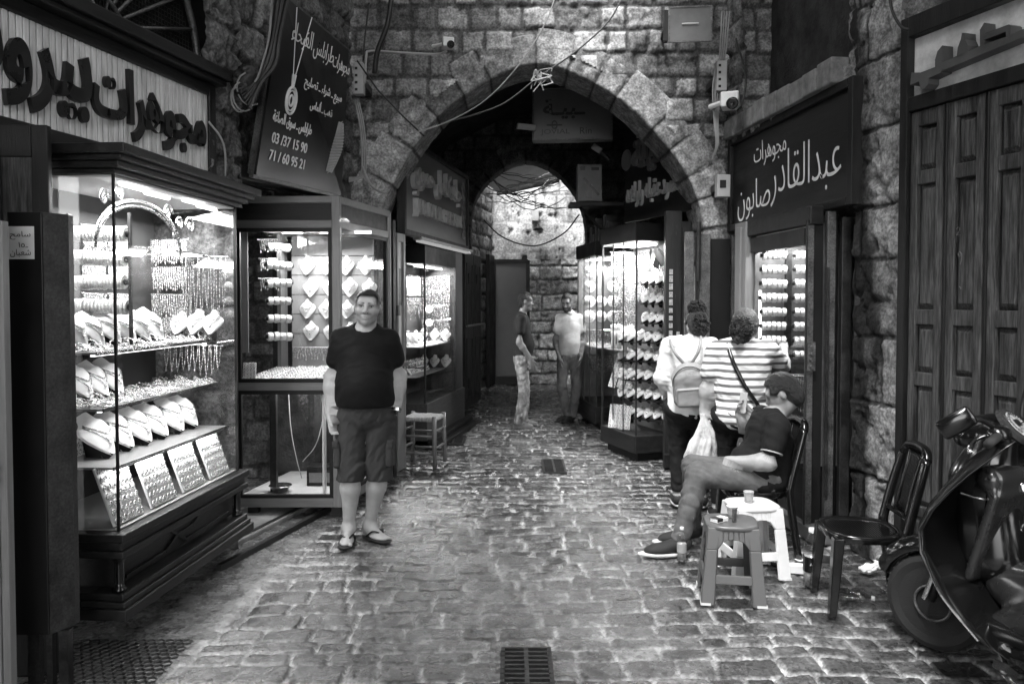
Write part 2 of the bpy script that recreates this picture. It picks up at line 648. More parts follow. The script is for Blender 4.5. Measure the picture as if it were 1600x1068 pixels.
def paving():
    ys = [2.4]
    while ys[-1] < 16.6:
        ys.append(ys[-1] + max(0.010, 0.0030 * ys[-1]))
    ys = np.array(ys)
    xs = np.arange(-3.0, 3.4, 0.0115)
    U, V = np.meshgrid(xs, ys, indexing='ij')
    # rows run across the alley and bow a little
    Vr = V + 0.06 * (fbm(U * 0.7, V * 0.3, 3, 5) - 0.5) * 2 - 0.02 * U
    D, Q = masonry(U, Vr, 0.150, 0.235, 21, joint=0.006, warp=0.022, jit=0.45)
    f1 = fbm(U * 10, V * 10, 5, 3)
    f2 = fbm(U * 0.9 + 3, V * 0.6, 3, 9)
    f3 = fbm(U * 30, V * 30, 3, 19)
    f4 = fbm(U * 2.3 + 11, V * 1.6, 4, 29)
    worn = sstep(0.40, 0.62, f4)                            # joints filled flush with mortar here
    face = sstep(-0.004, 0.011, D - 0.008 * (f3 - 0.5))
    H = face * (0.020 - 0.012 * worn) + 0.010 * (Q - 0.5) * (1 - 0.5 * worn) + 0.008 * (f1 - 0.5) - 0.02 + 0.012 * (f2 - 0.5) - 0.008 * np.maximum(0, f3 - 0.62) * 4
    stone = 0.062 * (1 + 0.9 * (Q - 0.5)) * (0.35 + 1.3 * f1) * (0.5 + 1.0 * f4)
    mort = 0.32 * (0.5 + 1.0 * f1)
    C = stone * face + mort * (1 - face) * (0.5 + 0.5 * (1 - worn)) + 0.5 * stone * (1 - face) * worn
    # smoother flags and cement along the left shops
    edge = sstep(0.16, 0.02, U - (-1.62 + 0.10 * (V - 4)) + 0.1 * (f2 - 0.5))
    C = C * (1 - edge) + edge * 0.14 * (0.5 + f1)
    H = H * (1 - edge) + edge * (-0.004 + 0.008 * (f1 - 0.5))
    C *= 0.75 + 0.5 * f2
    return np_mesh("paving", np.stack([U, V, H], -1).reshape(-1, 3), grid_faces(len(xs), len(ys)), MT['sett'], None, np.clip(C, 0.012, 0.5).ravel())


tag(paving(), kind='structure')
# the alley goes on behind the camera
pv = MB().add([(-3.4, -9, -0.03), (3.4, -9, -0.03), (3.4, 2.41, -0.03), (-3.4, 2.41, -0.03)], [(0, 1, 2, 3)])
tag(pv.build("road", mat("road_back", 0.13, 0.6, var=0.4, scale=3)), kind='structure')

# ---- first arch
ARCH1_PX = [(595, 326), (607, 300), (620, 277), (634, 250), (650, 225), (664, 205), (680, 187), (698, 169), (717, 154), (749, 135), (774, 120), (797, 109), (820, 102),
            (842, 99), (862, 102), (880, 109), (903, 118), (925, 129), (948, 142), (970, 157), (991, 174), (1011, 195), (1030, 215), (1048, 236), (1062, 255), (1075, 277), (1091, 311)]
AY = 7.5
prof = [(p.x, p.z) for p in (P(a, b, AY) for a, b in ARCH1_PX)]
prof = [(prof[0][0] - 0.05, 0.0), (prof[0][0] - 0.05, prof[0][1] - 0.35)] + prof + [(prof[-1][0] + 0.07, prof[-1][1] - 0.35), (prof[-1][0] + 0.07, 0.0)]


def resample(pts, step):
    pts = [np.array(p) for p in pts]
    seg = [np.linalg.norm(pts[i + 1] - pts[i]) for i in range(len(pts) - 1)]
    s = np.concatenate([[0], np.cumsum(seg)])
    n = int(s[-1] / step) + 1
    t = np.linspace(0, s[-1], n)
    A = np.array(pts)
    return np.stack([np.interp(t, s, A[:, 0]), np.interp(t, s, A[:, 1])], -1), t


def arch_ring(name, prof, Y, width, soffit, seed, base, parent=None, bl=0.34, res=0.018, proud=0.03):
    """voussoirs round the opening: face, then the underside going back"""
    C0, s = resample(prof, res)
    k = 9
    Cs = np.stack([np.convolve(np.pad(C0[:, j], k, mode='edge'), np.ones(2 * k + 1) / (2 * k + 1), 'valid') for j in (0, 1)], -1)
    T = np.gradient(Cs, axis=0)
    T /= np.linalg.norm(T, axis=1)[:, None]
    N = np.stack([-T[:, 1], T[:, 0]], -1)
    mid = Cs[len(Cs) // 2]
    if np.mean(np.sum(N * (Cs - np.array([mid[0], 1.2])), 1)) < 0:
        N = -N
    ts = np.concatenate([np.linspace(-soffit, 0, int(soffit / (res * 1.5)) + 1)[:-1], np.linspace(0, width, int(width / res) + 1)])
    S, TT = np.meshgrid(s, ts, indexing='ij')
    D, Q = masonry(TT * 0 + S, TT * 0 + 0.5, 50, bl, seed, 0.007, 0.0, 0.3)
    wob = 0.02 * (fbm(S * 3, TT * 5, 3, seed) - 0.5)
    D, Q = masonry(S + wob, TT * 0 + 0.5 + 25, 50, bl, seed, 0.008, 0.0, 0.35)
    Wd = width * (0.86 + 0.28 * Q)
    f1 = fbm(S * 11, TT * 11, 5, seed + 2)
    f2 = fbm(S * 40, TT * 40, 3, seed + 4)
    face = sstep(-0.004, 0.016, D)
    out = np.maximum(TT, 0)
    outc = np.minimum(out, Wd)
    H = proud * (0.25 + 0.75 * face) + 0.022 * (f1 - 0.5) + 0.012 * (f2 - 0.5) + 0.012 * (Q - 0.5)
    H = np.where(out > Wd - 0.01, -0.06, H)
    rnd = np.where(np.abs(TT) < 0.001, 0.5, 1.0)
    inw = np.where(TT < 0, 0.018 * (f1 - 0.5) + 0.012 * (1 - face), 0)
    PX = Cs[:, 0][:, None] + N[:, 0][:, None] * (outc + inw)
    PZ = Cs[:, 1][:, None] + N[:, 1][:, None] * (outc + inw)
    PY = np.where(TT < 0, Y - TT, Y - H * rnd)
    C = base * (0.6 + 0.8 * Q) * (0.35 + 1.3 * f1) * (0.16 + 0.84 * face) * (0.7 + 0.6 * f2)
    o = np_mesh(name, np.stack([PX, PY, PZ], -1).reshape(-1, 3), grid_faces(len(s), len(ts)), MT['stone'], parent, np.clip(C, 0.01, 0.7).ravel())
    return o


def inside_poly(U, V, poly):
    r = np.zeros(U.shape, bool)
    n = len(poly)
    for i in range(n):
        x1, y1 = poly[i]; x2, y2 = poly[(i + 1) % n]
        c = ((y1 > V) != (y2 > V))
        with np.errstate(divide='ignore', invalid='ignore'):
            xx = (x2 - x1) * (V - y1) / (y2 - y1 + 1e-12) + x1
        r ^= c & (U < xx)
    return r


AX0, AX1 = -2.7, 3.3
cx0 = 0.30
big = [(cx0 + (x - cx0) * 1.06, 1.2 + (z - 1.2) * 1.05 if z > 0.5 else z) for x, z in prof]
archwall = empty("stone_arch_wall", (0.3, AY, 0), 0, "rough stone wall with the large pointed arch spanning the alley", "arch")
w = stone_panel("masonry", (AX0, AY), (AX1, AY), 0.0, 6.4, ch=0.19, bl=0.27, seed=4, res=0.0165, base=0.22, mort=0.085, depth=0.022, rough=0.022, joint=0.011, uneven=0.5,
                keep=lambda U, V: ~inside_poly(U + AX0, V, big), parent=archwall)
w.location = (-0.3, -AY, 0)
v = arch_ring("voussoirs", prof, AY, 0.33, 0.55, 8, 0.22, archwall, proud=.02)
v.location = (-0.3, -AY, 0)

# ---- second arch, where the passage opens again
ARCH2_PX = [(735, 340), (737, 322), (742, 307), (752, 292), (764, 279), (779, 266), (796, 256), (812, 250), (829, 247), (845, 252), (861, 261), (876, 272), (890, 286), (900, 299),
            (908, 314), (914, 332), (917, 350)]
BY = 13.2
prof2 = [(p.x, p.z) for p in (P(a, b, BY) for a, b in ARCH2_PX)]
prof2 = [(prof2[0][0], 0.0), (prof2[0][0], prof2[0][1] - 0.2)] + prof2 + [(prof2[-1][0] + 0.02, prof2[-1][1] - 0.2), (prof2[-1][0] + 0.02, 0.0)]
big2 = [(0.28 + (x - 0.28) * 1.05, 1.2 + (z - 1.2) * 1.04 if z > 0.5 else z) for x, z in prof2]
archwall2 = empty("inner_arch_wall", (0.3, BY, 0), 0, "dark inner wall with the smaller pointed arch at the end of the covered passage", "arch")
w = stone_panel("masonry", (-3.0, BY), (3.4, BY), 0.0, 4.95, ch=0.26, bl=0.4, seed=14, res=0.04, base=0.09, mort=0.04,
                keep=lambda U, V: ~inside_poly(U - 3.0, V, big2), parent=archwall2)
w.location = (-0.3, -BY, 0)
v = arch_ring("voussoirs", prof2, BY, 0.3, 0.5, 18, 0.10, archwall2, res=0.03, proud=0.02)
v.location = (-0.3, -BY, 0)

# ---- the vault over the passage
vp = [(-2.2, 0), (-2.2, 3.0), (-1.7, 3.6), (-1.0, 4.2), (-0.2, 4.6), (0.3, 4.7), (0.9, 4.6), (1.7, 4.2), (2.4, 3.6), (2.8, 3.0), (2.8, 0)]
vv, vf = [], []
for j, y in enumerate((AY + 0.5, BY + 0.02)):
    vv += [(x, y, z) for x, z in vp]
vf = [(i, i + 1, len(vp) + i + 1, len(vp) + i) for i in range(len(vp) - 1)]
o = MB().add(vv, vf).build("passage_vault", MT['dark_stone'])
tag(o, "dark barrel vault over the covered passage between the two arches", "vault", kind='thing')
# backs of the arch wall so no light leaks round the vault
o = MB().box(AX0, -2.2, AY + 0.12, AY + 0.5, 0, 6.4).box(2.8, AX1, AY + 0.12, AY + 0.5, 0, 6.4).box(-2.2, 2.8, AY + 0.12, AY + 0.5, 4.7, 6.4).build("backing", MT['dark_stone'], archwall)
o.location = (-0.3, -AY, 0)

# ---- the court beyond the second arch
EY = 15.9
dl, dr = P(775, 590, EY).x, P(822, 590, EY).x
dz = P(800, 411, EY).z
split = P(800, 405, EY).z
endwall = empty("end_wall", (0.3, EY, 0), 0, "sunlit end wall, patchy pale plaster above rough grey stone courses", "wall")


def plaster_panel(name, x0, x1, z0, z1, Y, base, seed, parent):
    nu, nv = int((x1 - x0) / 0.03), int((z1 - z0) / 0.03)
    U, V = np.meshgrid(np.linspace(x0, x1, nu), np.linspace(z0, z1, nv), indexing='ij')
    f = fbm(U * 3, V * 3, 5, seed); g2 = fbm(U * 9, V * 2, 4, seed + 3)
    D, Q = masonry(U, V, 0.5, 0.62, seed, 0.01)
    show = sstep(0.50, 0.62, fbm(U * 1.1, V * 1.4, 3, seed + 8))
    face = sstep(-0.01, 0.02, D)
    C = base * (0.6 + 0.8 * f) * (1 - 0.5 * sstep(0.55, 0.75, g2)) * (1 - 0.55 * show * (1 - face)) * (1 - 0.25 * show)
    hole = sstep(0.70, 0.78, fbm(U * 8, V * 6, 3, seed + 21))
    C = C * (1 - 0.75 * hole)
    H = 0.03 * (f - 0.5) + 0.02 * (1 - show) + 0.01 * face - 0.03 * hole
    return np_mesh(name, np.stack([U, Y - H, V], -1).reshape(-1, 3), grid_faces(nu, nv), MT['plaster'], parent, np.clip(C, 0.02, 0.8).ravel())


o = MB().box(-3, 3.4, EY + .08, EY + .2, -.1, 4.95).build("backing", MT['dark_stone'], endwall); o.location = (-0.3, -EY, 0)
o = plaster_panel("plaster", -2.0, 3.0, split, 4.9, EY, 0.40, 31, endwall); o.location = (-0.3, -EY, 0)
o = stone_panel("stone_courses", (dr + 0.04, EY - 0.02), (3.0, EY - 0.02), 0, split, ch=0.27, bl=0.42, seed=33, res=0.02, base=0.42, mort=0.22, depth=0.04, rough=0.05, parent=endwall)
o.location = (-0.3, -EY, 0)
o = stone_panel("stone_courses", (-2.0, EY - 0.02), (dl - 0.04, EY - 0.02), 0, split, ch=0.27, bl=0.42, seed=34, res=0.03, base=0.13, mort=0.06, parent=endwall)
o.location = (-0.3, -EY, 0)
# side walls of the court
a = P(735, 500, BY + 0.5); b = P(772, 500, EY)
o = stone_panel("court_side_wall", (a.x - 0.12, BY + 0.5), (b.x - 0.05, EY), 0, 4.6, "dark coursed stone side wall left of the far door", "wall", ch=0.28, bl=0.45, seed=41, res=0.03, base=0.2, mort=0.07)
o = stone_panel("court_side_wall", (1.45, EY), (1.5, BY + 0.5), 0, 4.6, "shaded stone side wall right of the end wall", "wall", ch=0.28, bl=0.45, seed=42, res=0.04, base=0.26, mort=0.1)
# far door
door = empty("steel_door", ((dl + dr) / 2, EY, 0), 0, "plain grey steel door in the far stone wall", "door")
hw = (dr - dl) / 2
MB().box(-hw, hw, -0.06, 0.02, 0.15, dz).build("leaf", mat("door_paint", 0.10, 0.5, var=0.3, scale=1.2), door, bevel=0.006)
MB().box(-hw - 0.07, -hw, -0.09, 0.02, 0, dz + 0.06).box(hw, hw + 0.07, -0.09, 0.02, 0, dz + 0.06).box(-hw, hw, -0.09, 0.02, dz, dz + 0.06).box(-hw - .07, hw + .07, -.01, .03, dz + .06, split + .1).build("frame", MT['black'], door)
MB().box(-hw, hw, -0.16, 0.02, 0, 0.155).build("threshold", MT['black'], door)
MB().box(hw - 0.12, hw - 0.09, -0.12, -0.06, 1.0, 1.16).build("handle", MT['dsteel'], door)
a = P(765, 590, 15.0); b = P(773, 590, 15.6)
o = MB().quadslab((a.x, a.y), (b.x, b.y), 0.02, P(768, 398, 15.2).z, 0.07).build("open_door_leaf", MT['black'], bevel=0.004)
tag(o, "narrow black door leaf standing open left of the far steel door", "door", kind='thing')
# switch box and conduit on the end wall
o = MB().box(-0.07, 0.07, -0.1, 0, -0.11, 0.11).build("meter_box", MT['paleb'], bevel=0.008)
o.location = P(836, 337, EY - 0.04)
tag(o, "small pale meter box on the far plaster wall", "box")
p = P(836, 305, EY - 0.08); q = P(836, 327, EY - 0.08)
tag(MB().tube([P(835, 296, EY - 0.07), p, q], 0.014).build("conduit", MT['cablew']), "thin pale pipe dropping to the meter box", "pipe")
la = empty("wall_lamp", P(839, 357, EY - 0.05), 0, "small dark wall lamp under the meter box", "lamp")
MB().tube([(0, 0, 0.08), (0, -0.12, 0.06), (0.02, -0.2, 0.0)], 0.014).build("arm", MT['black'], la)
MB().lathe([(0.02, 0.04), (0.07, 0), (0.11, -0.05), (0.105, -0.05), (0.02, 0.02)], 14, (0.02, -0.22, 0)).build("lamp_shade", MT['dsteel'], la, smooth=True)
# sheet-metal canopy over the court
c1, c2 = P(770, 290, 14.2), P(880, 275, 14.0)
can = empty("canopy", (0.3, 14.6, 3.6), 0, "grey sheet metal canopy over the far court", "canopy")
A, B_ = P(776, 300, 15.2), P(880, 272, 15.2)
C_, D_ = P(735, 262, 13.9), P(905, 225, 13.9)
off = Vector((0.3, 14.6, 3.6))
MB().hexa([A - off, B_ - off, D_ - off, C_ - off], [k - off + Vector((0, 0, 0.03)) for k in (A, B_, D_, C_)]).build("sheet", mat("sheet_metal", 0.35, 0.5, var=0.3, scale=3), can)
MB().hexa([P(776, 306, 15.25) - off, P(874, 285, 15.25) - off, P(876, 272, 15.25) - off, P(776, 292, 15.25) - off],
          [P(776, 306, 15.3) - off, P(874, 285, 15.3) - off, P(876, 272, 15.3) - off, P(776, 292, 15.3) - off]).build("fascia", MT['dsteel'], can)
o = MB().box(-2.0, 1.6, BY + 0.5, BY + 0.52, 4.4, 4.9).build("backing", MT['dark_stone'], archwall2); o.location = (-0.3, -BY, 0)

# ---- left shop wall above the shops
o = stone_panel("left_shop_wall", (xl(1.0), 1.0), (xl(7.5), 7.5), 2.5, 6.4, "dark weathered stone wall above the left jewellery shops", "wall", ch=0.3, bl=0.45, seed=51, res=0.03, base=0.13, mort=0.05, rough=0.09,
                depth=0.03, keep=lambda U, V: ~((((U - 3.47) / .97) ** 2 + np.maximum(0, (V - 3.05) / 1.0) ** 2 < 1) & (V > 2.4)) )
inn = MB()
inn.quadslab((xl(1) - 1.5, 1.0), (xl(7.5) - 1.4, 7.45), -0.05, 3.6, 0.1)
inn.add([(xl(1) - 1.5, 1, 2.75), (xl(7.5) - 1.5, 7.5, 2.75), (xl(7.5), 7.5, 2.62), (xl(1), 1, 2.62)], [(0, 1, 2, 3)])
o = inn.build("shop_interior", MT['dark_stone'])
tag(o, "unlit interior behind the left shop fronts", "interior", kind='thing')
# stone pier between the first two left shops
o = stone_panel("stone_pier", (xl(5.12) + 0.0, 5.12), (xl(5.5), 5.5), 2.3, 4.9, "rough stone pier with cables between the striped sign and black banner", "pier", ch=0.3, bl=0.3, seed=55, res=0.014, base=0.13, mort=0.06, rough=0.08, depth=0.03)
o.location = (0.06, 0, 0)
o = stone_panel("party_wall", (-4.5, 5.36), (-1.85, 5.36), -0.05, 2.62, "shadowed stone party wall between the bay case and the pale glass case", "wall", ch=0.3, bl=0.4, seed=58, res=0.025, base=0.16, mort=0.07)
# walls behind the camera
for s, lab in ((-1, "left"), (1, "right")):
    o = MB().box(min(s * 3.2, s * 3.5), max(s * 3.2, s * 3.5), -9, 1.2, -0.05, 6.4).build("alley_wall", MT['dark_stone'])
    tag(o, f"plain shaded alley wall behind the viewer on the {lab}", "wall", kind='thing')

# ---- right side stone
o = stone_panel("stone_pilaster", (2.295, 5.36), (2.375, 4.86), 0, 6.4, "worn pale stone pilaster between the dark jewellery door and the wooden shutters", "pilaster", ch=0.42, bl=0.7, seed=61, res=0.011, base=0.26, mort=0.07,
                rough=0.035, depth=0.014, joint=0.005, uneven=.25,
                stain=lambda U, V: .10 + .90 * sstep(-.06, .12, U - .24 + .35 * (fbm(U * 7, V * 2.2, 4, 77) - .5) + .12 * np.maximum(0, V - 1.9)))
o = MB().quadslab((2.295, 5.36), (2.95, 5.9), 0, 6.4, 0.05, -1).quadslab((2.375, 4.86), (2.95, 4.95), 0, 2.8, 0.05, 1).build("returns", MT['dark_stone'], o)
o = stone_panel("right_shop_wall", (2.0, 7.5), (2.29, 5.37), 3.08, 6.4, "dark stone wall with a black arched recess above the calligraphy board", "wall", ch=0.3, bl=0.4, seed=63, res=0.025, base=0.17, mort=0.06, rough=0.07,
                keep=lambda U, V: ~((((U - 1.22) / 0.86) ** 2 + np.maximum(0, (V - 4.2) / 1.3) ** 2 < 1) & (V > 3.27)))
MB().quadslab((2.4, 7.5), (2.55, 5.3), 2.4, 6.4, 0.05, 1).build("recess_back", MT['dark_stone'], o)
o = stone_panel("right_shutter_wall", (2.375, 4.86), (3.45, 1.4), 3.3, 6.4, "dark stone wall above the wooden folding shutters", "wall", ch=0.32, bl=0.5, seed=66, res=0.03, base=0.15, mort=0.06, rough=0.09)
sill = empty("stone_sill", (2.1, 6.4, 3.1), 0, "row of pale stone blocks along the top of the calligraphy board", "sill")
rnd = random.Random(4)
d0, d1 = Vector((1.98, 7.42, 3.14)), Vector((2.2, 5.45, 3.14))
n = 9
m_ = MB()
for i in range(n):
    a = d0.lerp(d1, i / n + 0.004); b = d0.lerp(d1, (i + 1) / n - 0.004)
    h = 0.17 + rnd.uniform(-0.012, 0.012)
    m_.beam(a - Vector((2.1, 6.4, 3.1 - h / 2)), b - Vector((2.1, 6.4, 3.1 - h / 2)), 0.14, h, off=(-0.03 + rnd.uniform(-.008, .008), 0))
m_.build("blocks", mat("sill_stone", 0.2, 0.9, var=0.5, scale=9, bump=0.8, bscale=50), sill, bevel=0.012)
o = MB().quadslab((3.3, 5.6), (3.3, 9.5), -0.05, 6, 0.05, -1).add([(2.25, 7.6, 2.6), (2.40, 5.45, 2.6), (3.3, 5.45, 2.6), (3.3, 7.6, 2.6)], [(0, 1, 2, 3)]).build("shop_interior", MT['dark_stone'])
tag(o, "unlit interior behind the right shop fronts", "interior", kind='thing')
# unseen roofing over the near alley, its sky strip narrowed to cut the light
o = MB().add([(-3.6, -9, 5.6), (-0.2, -9, 6.0), (-0.2, 7.6, 6.0), (-3.6, 7.6, 5.6)], [(0, 1, 2, 3)]).add([(0.9, -9, 6.0), (3.6, -9, 5.6), (3.6, 7.6, 5.6), (0.9, 7.6, 6.0)], [(0, 1, 2, 3)]).build("shade_roof_sheets", MT['dark_stone'])
tag(o, "dark sheet roofing above the near alley with an open strip", "roof", kind='thing')
# ================================================================== JEWELLERY AND SHOP CASES
rj = random.Random(11)


def interp(t, tab):
    for (a, x), (b, y) in zip(tab, tab[1:]):
        if t <= b:
            return x + (y - x) * (t - a) / (b - a)
    return tab[-1][1]


BUST_W = [(0, .030), (.1, .031), (.2, .044), (.3, .078), (.42, .088), (.6, .076), (.8, .046), (.94, .020), (1, .004)]


def bust_mesh(h=0.22, flat=False):
    mb = MB()
    nv_, nu_ = 18, 8
    for s in (0, 1):
        vs = []
        for i in range(nv_ + 1):
            v = i / nv_
            wv = interp(v, BUST_W) * h / 0.22
            for k in range(nu_ + 1):
                u = -1 + 2 * k / nu_
                y = -0.055 * (1 - u * u) * (1 if v > 0.25 else 0.8) * h / 0.22 * math.sin(math.pi * min(1, 0.25 + v * 0.8)) - 0.02 * v
                vs.append((wv * u, y + (0.012 if s else 0), h * (1 - v)))
        fs = [(i * (nu_ + 1) + k, i * (nu_ + 1) + k + 1, (i + 1) * (nu_ + 1) + k + 1, (i + 1) * (nu_ + 1) + k) for i in range(nv_) for k in range(nu_)]
        mb.add(vs, fs)
    return mb


def bust_pt(u, v, h):
    wv = interp(v, BUST_W) * h / 0.22
    y = -0.055 * (1 - u * u) * (1 if v > 0.25 else 0.8) * h / 0.22 * math.sin(math.pi * min(1, 0.25 + v * 0.8)) - 0.02 * v
    return Vector((wv * u, y - 0.004, h * (1 - v)))


def make_bust(h, deep=0.62, beads=True):
    root = empty("necklace_bust", (0, 0, 0), 0, "white necklace bust", "necklace bust")
    bust_mesh(h).build("body", MT['white'], root, smooth=True)
    nk = MB()
    for d, r in ((deep, .0032), (deep + .14, .0024)):
        pts = [bust_pt(u, .17 + (d - .17) * (1 - abs(u) ** 1.6), h) for u in [(-.86 + 1.72 * i / 14) for i in range(15)]]
        nk.tube(pts, r * h / .22, 5)
    p = bust_pt(0, deep + .16, h)
    nk.sphere(p, (.009 * h / .22, .005, .012 * h / .22), 5)
    nk.build("necklace", MT['gold'], root, smooth=True)
    MB().beam((0, .012, h * .8), (0, h * .42, 0), .07 * h / .22, .006, up=(1, 0, 0)).beam((0, .012, h * .8), (0, .01, 0.0), .05 * h / .22, .006, up=(1, 0, 0)).build("prop", MT['black'], root)
    return root


BUST = make_bust(0.24)
BUST_S = make_bust(0.17, .55)
_used = set()


def place(proto, loc, rot, label, group, scale=1.0):
    if proto.name in _used:
        o = copy_tree(proto)
    else:
        o = proto
        _used.add(proto.name)
    o.location = loc
    if proto.name.startswith(('necklace', 'bangle', 'chain', 'neck_', 'hand')):     # nobody sets these out with a ruler
        rot = (rot[0] + rj.gauss(0, .03), rot[1] + rj.gauss(0, .02), rot[2] + rj.gauss(0, .05))
        scale = scale * rj.uniform(.94, 1.04)
    o.rotation_euler = rot
    o.scale = (scale, scale, scale)
    o["label"] = label
    if group: o["group"] = group
    return o


def make_roll(L, r, nb, name="bangle_roll", lab="rod of gold bangles"):
    root = empty(name, (0, 0, 0), 0, lab, "bangle display")
    MB().tube([(-L / 2 - .015, 0, 0), (L / 2 + .015, 0, 0)], r * .45, 10).build("rod", MT['dwood_h'], root, smooth=True)
    mb = MB()
    for i in range(nb):
        x = -L / 2 + L * (i + .5) / nb
        w = L / nb * .42
        rr = r * rj.uniform(.93, 1.04)
        c = (x, rj.uniform(-.002, .002), rj.uniform(-.003, .001))
        mb.lathe([(r * .46, -w), (rr * .93, -w), (rr, -w * .5), (rr, w * .5), (rr * .93, w), (r * .46, w)], 18, c, (1, 0, 0))
    mb.build("bangles", MT['goldd'], root, smooth=False)
    return root


def make_chains(W, H, n, bars=1, dense=0.0022):
    root = empty("chain_rack", (0, 0, 0), 0, "rack hung with fine gold chains", "chain rack")
    b = MB().tube([(-W / 2 - .01, 0, 0), (W / 2 + .01, 0, 0)], .005, 6)
    b.build("bar", MT['chrome'], root)
    mb = MB()
    for i in range(n):
        x = -W / 2 + W * (i + .5) / n
        h = H * rj.uniform(.72, 1.0)
        w = W / n * .36
        ph = rj.uniform(0, 6)
        pts = [(x - w, -.006, 0), (x - w * .9 + .002 * math.sin(ph), -.008, -h * .4), (x - w * .4, -.009, -h * .8), (x, -.01, -h), (x + w * .4, -.009, -h * .8), (x + w * .9 + .002 * math.cos(ph), -.008, -h * .4), (x + w, -.006, 0)]
        mb.tube(pts, dense, 4, cap=False)
        if rj.random() < .6:
            mb.sphere((x, -.011, -h - .008), (.006, .003, .010), 4)
    o = mb.build("chains", MT['gold'], root)
    o["kind"] = "stuff"
    return root


def make_tray(W, H, nx, nz_, name="ring_tray", frame=MT['tray']):
    """a card or tray in the XZ plane facing -Y, set with rings"""
    root = empty(name, (0, 0, 0), 0, "white tray set with rows of rings", "ring tray")
    MB().box(-W / 2, W / 2, 0, .012, 0, H).build("board", frame, root, bevel=.004)
    mb = MB()
    for i in range(nx):
        for j in range(nz_):
            x = -W / 2 + W * (i + .5) / nx * 1.0 + rj.uniform(-.002, .002)
            z = H * (j + .5) / nz_ + rj.uniform(-.002, .002)
            r = min(W / nx, H / nz_) * .36
            pts = [(x + r * .8 * math.cos(t), -.004 - .004 * math.sin(t), z + r * math.sin(t)) for t in [k * math.pi / 4 for k in range(9)]]
            mb.tube(pts, r * .26, 4, cap=False)
            mb.sphere((x, -.008, z + r), (r * .5, r * .4, r * .4), 3)
    o = mb.build("rings", MT['gold'], root)
    o["kind"] = "stuff"
    return root


def heap(name, x0, x1, y0, y1, z, n, seed, label, cat="jewellery"):
    """bracelets and chains lying loosely on a shelf, in local coordinates"""
    r = random.Random(seed)
    mb = MB()
    for i in range(n):
        cx, cy = r.uniform(x0, x1), r.uniform(y0, y1)
        if r.random() < .55:
            a, rr = r.uniform(0, 3.1), r.uniform(.015, .03)
            t = r.uniform(.2, 1.2)
            pts = []
            for k in range(9):
                q = k * math.pi / 4
                px, pz = rr * math.cos(q), rr * math.sin(q)
                pts.append((cx + px * math.cos(a), cy + px * math.sin(a) + pz * math.cos(t), z + .004 + max(0, (pz + rr)) * math.sin(t)))
            mb.tube(pts, r.uniform(.002, .0045), 4, cap=False)
        else:
            a, L = r.uniform(0, 3.1), r.uniform(.05, .11)
            pts = [(cx + math.cos(a) * L * (t - .5) + .008 * math.sin(6 * t + a), cy + math.sin(a) * L * (t - .5), z + .006 + .004 * (k % 2)) for k, t in enumerate([0, .25, .5, .75, 1])]
            mb.tube(pts, r.uniform(.002, .004), 4)
    o = mb.build(name, MT['gold'])
    tag(o, label, cat, kind='stuff')
    return o


def case_light(parent, name, loc, sx, sy, watts, rz=0.0, rot=None):
    ld = bpy.data.lights.new("case_lamp_or_fill", 'AREA')
    ld.shape = 'RECTANGLE'
    ld.size, ld.size_y = sx, sy
    ld.energy = watts * 2.4
    o = bpy.data.objects.new("case_lamp_or_fill", ld)
    COL.objects.link(o)
    o.parent = parent
    o.location = loc
    o.rotation_euler = rot or (0, 0, rz)
    return o


class Frame:
    def __init__(self, x, y, a):
        self.x, self.y, self.a = x, y, a

    def __call__(self, lx, ly, lz):
        c, s = math.cos(self.a), math.sin(self.a)
        return Vector((self.x + lx * c - ly * s, self.y + lx * s + ly * c, lz))

    def put(self, o):
        o.location = (self.x, self.y, 0)
        o.rotation_euler = (0, 0, self.a)
        return o


# ================================================================== CASE 1: the dark bay by the striped sign
F1 = Frame(-1.857, 3.78, math.atan2(.997, .075))
L1, D1 = 1.45, 0.62
case1 = empty("bay_display_case", (F1.x, F1.y, 0), F1.a, "big dark wooden bay display case full of gold, under the striped sign", "display case")


def loopbox(mb, x0, x1, y0, y1, z0, z1):
    mb.box(x0, x1, y0, y1, z0, z1)
    return mb


b = MB().box(-.03, L1 + .05, -.03, D1, .15, .205).box(-.015, L1 + .035, -.015, D1, .205, .235).box(0, L1 + .02, 0, D1, .235, .27)
b.build("plinth", MT['dwood_h'], case1, bevel=.006)
b = MB().box(.09, L1 - .02, .09, D1, .27, .44)
b.build("base_panel", MT['dwood_h'], case1)
# raised moulding on the base panel
b = MB()
for (xa, za), (xb, zb) in (((.16, .30), (.55, .30)), ((.55, .30), (.68, .355)), ((.68, .355), (.86, .355)), ((.86, .355), (.98, .41)), ((.98, .41), (1.36, .41)), ((.60, .41), (.78, .30)), ((.78, .30), (1.36, .30)), ((.16, .41), (.60, .41))):
    b.beam((xa, .082, za), (xb, .082, zb), .016, .02)
b.build("moulding", MT['dwood_h'], case1, bevel=.003)
for x in (.045, L1 - .04):
    MB().lathe([(.034, .27), (.034, .285), (.024, .295), (.021, .31), (.023, .36), (.021, .40), (.024, .42), (.033, .43), (.033, .445)], 18, (x, .045, 0)).build("corner_column", MT['blackgloss'], case1, smooth=True)
b = MB().box(-.005, L1 + .02, -.005, D1, .44, .475).box(.01, L1 + .005, .01, D1, .475, .52).box(-.012, L1 + .03, -.012, D1, .52, .56)
b.build("ledge", MT['dwood_h'], case1, bevel=.006)
b = MB().box(.02, L1, .02, D1, 2.275, 2.30).box(-.02, L1 + .04, -.02, D1, 2.30, 2.33).box(-.05, L1 + .07, -.05, D1, 2.33, 2.355).box(-.085, L1 + .10, -.085, D1, 2.355, 2.40)
b.build("cornice", MT['dwood_h'], case1, bevel=.006)
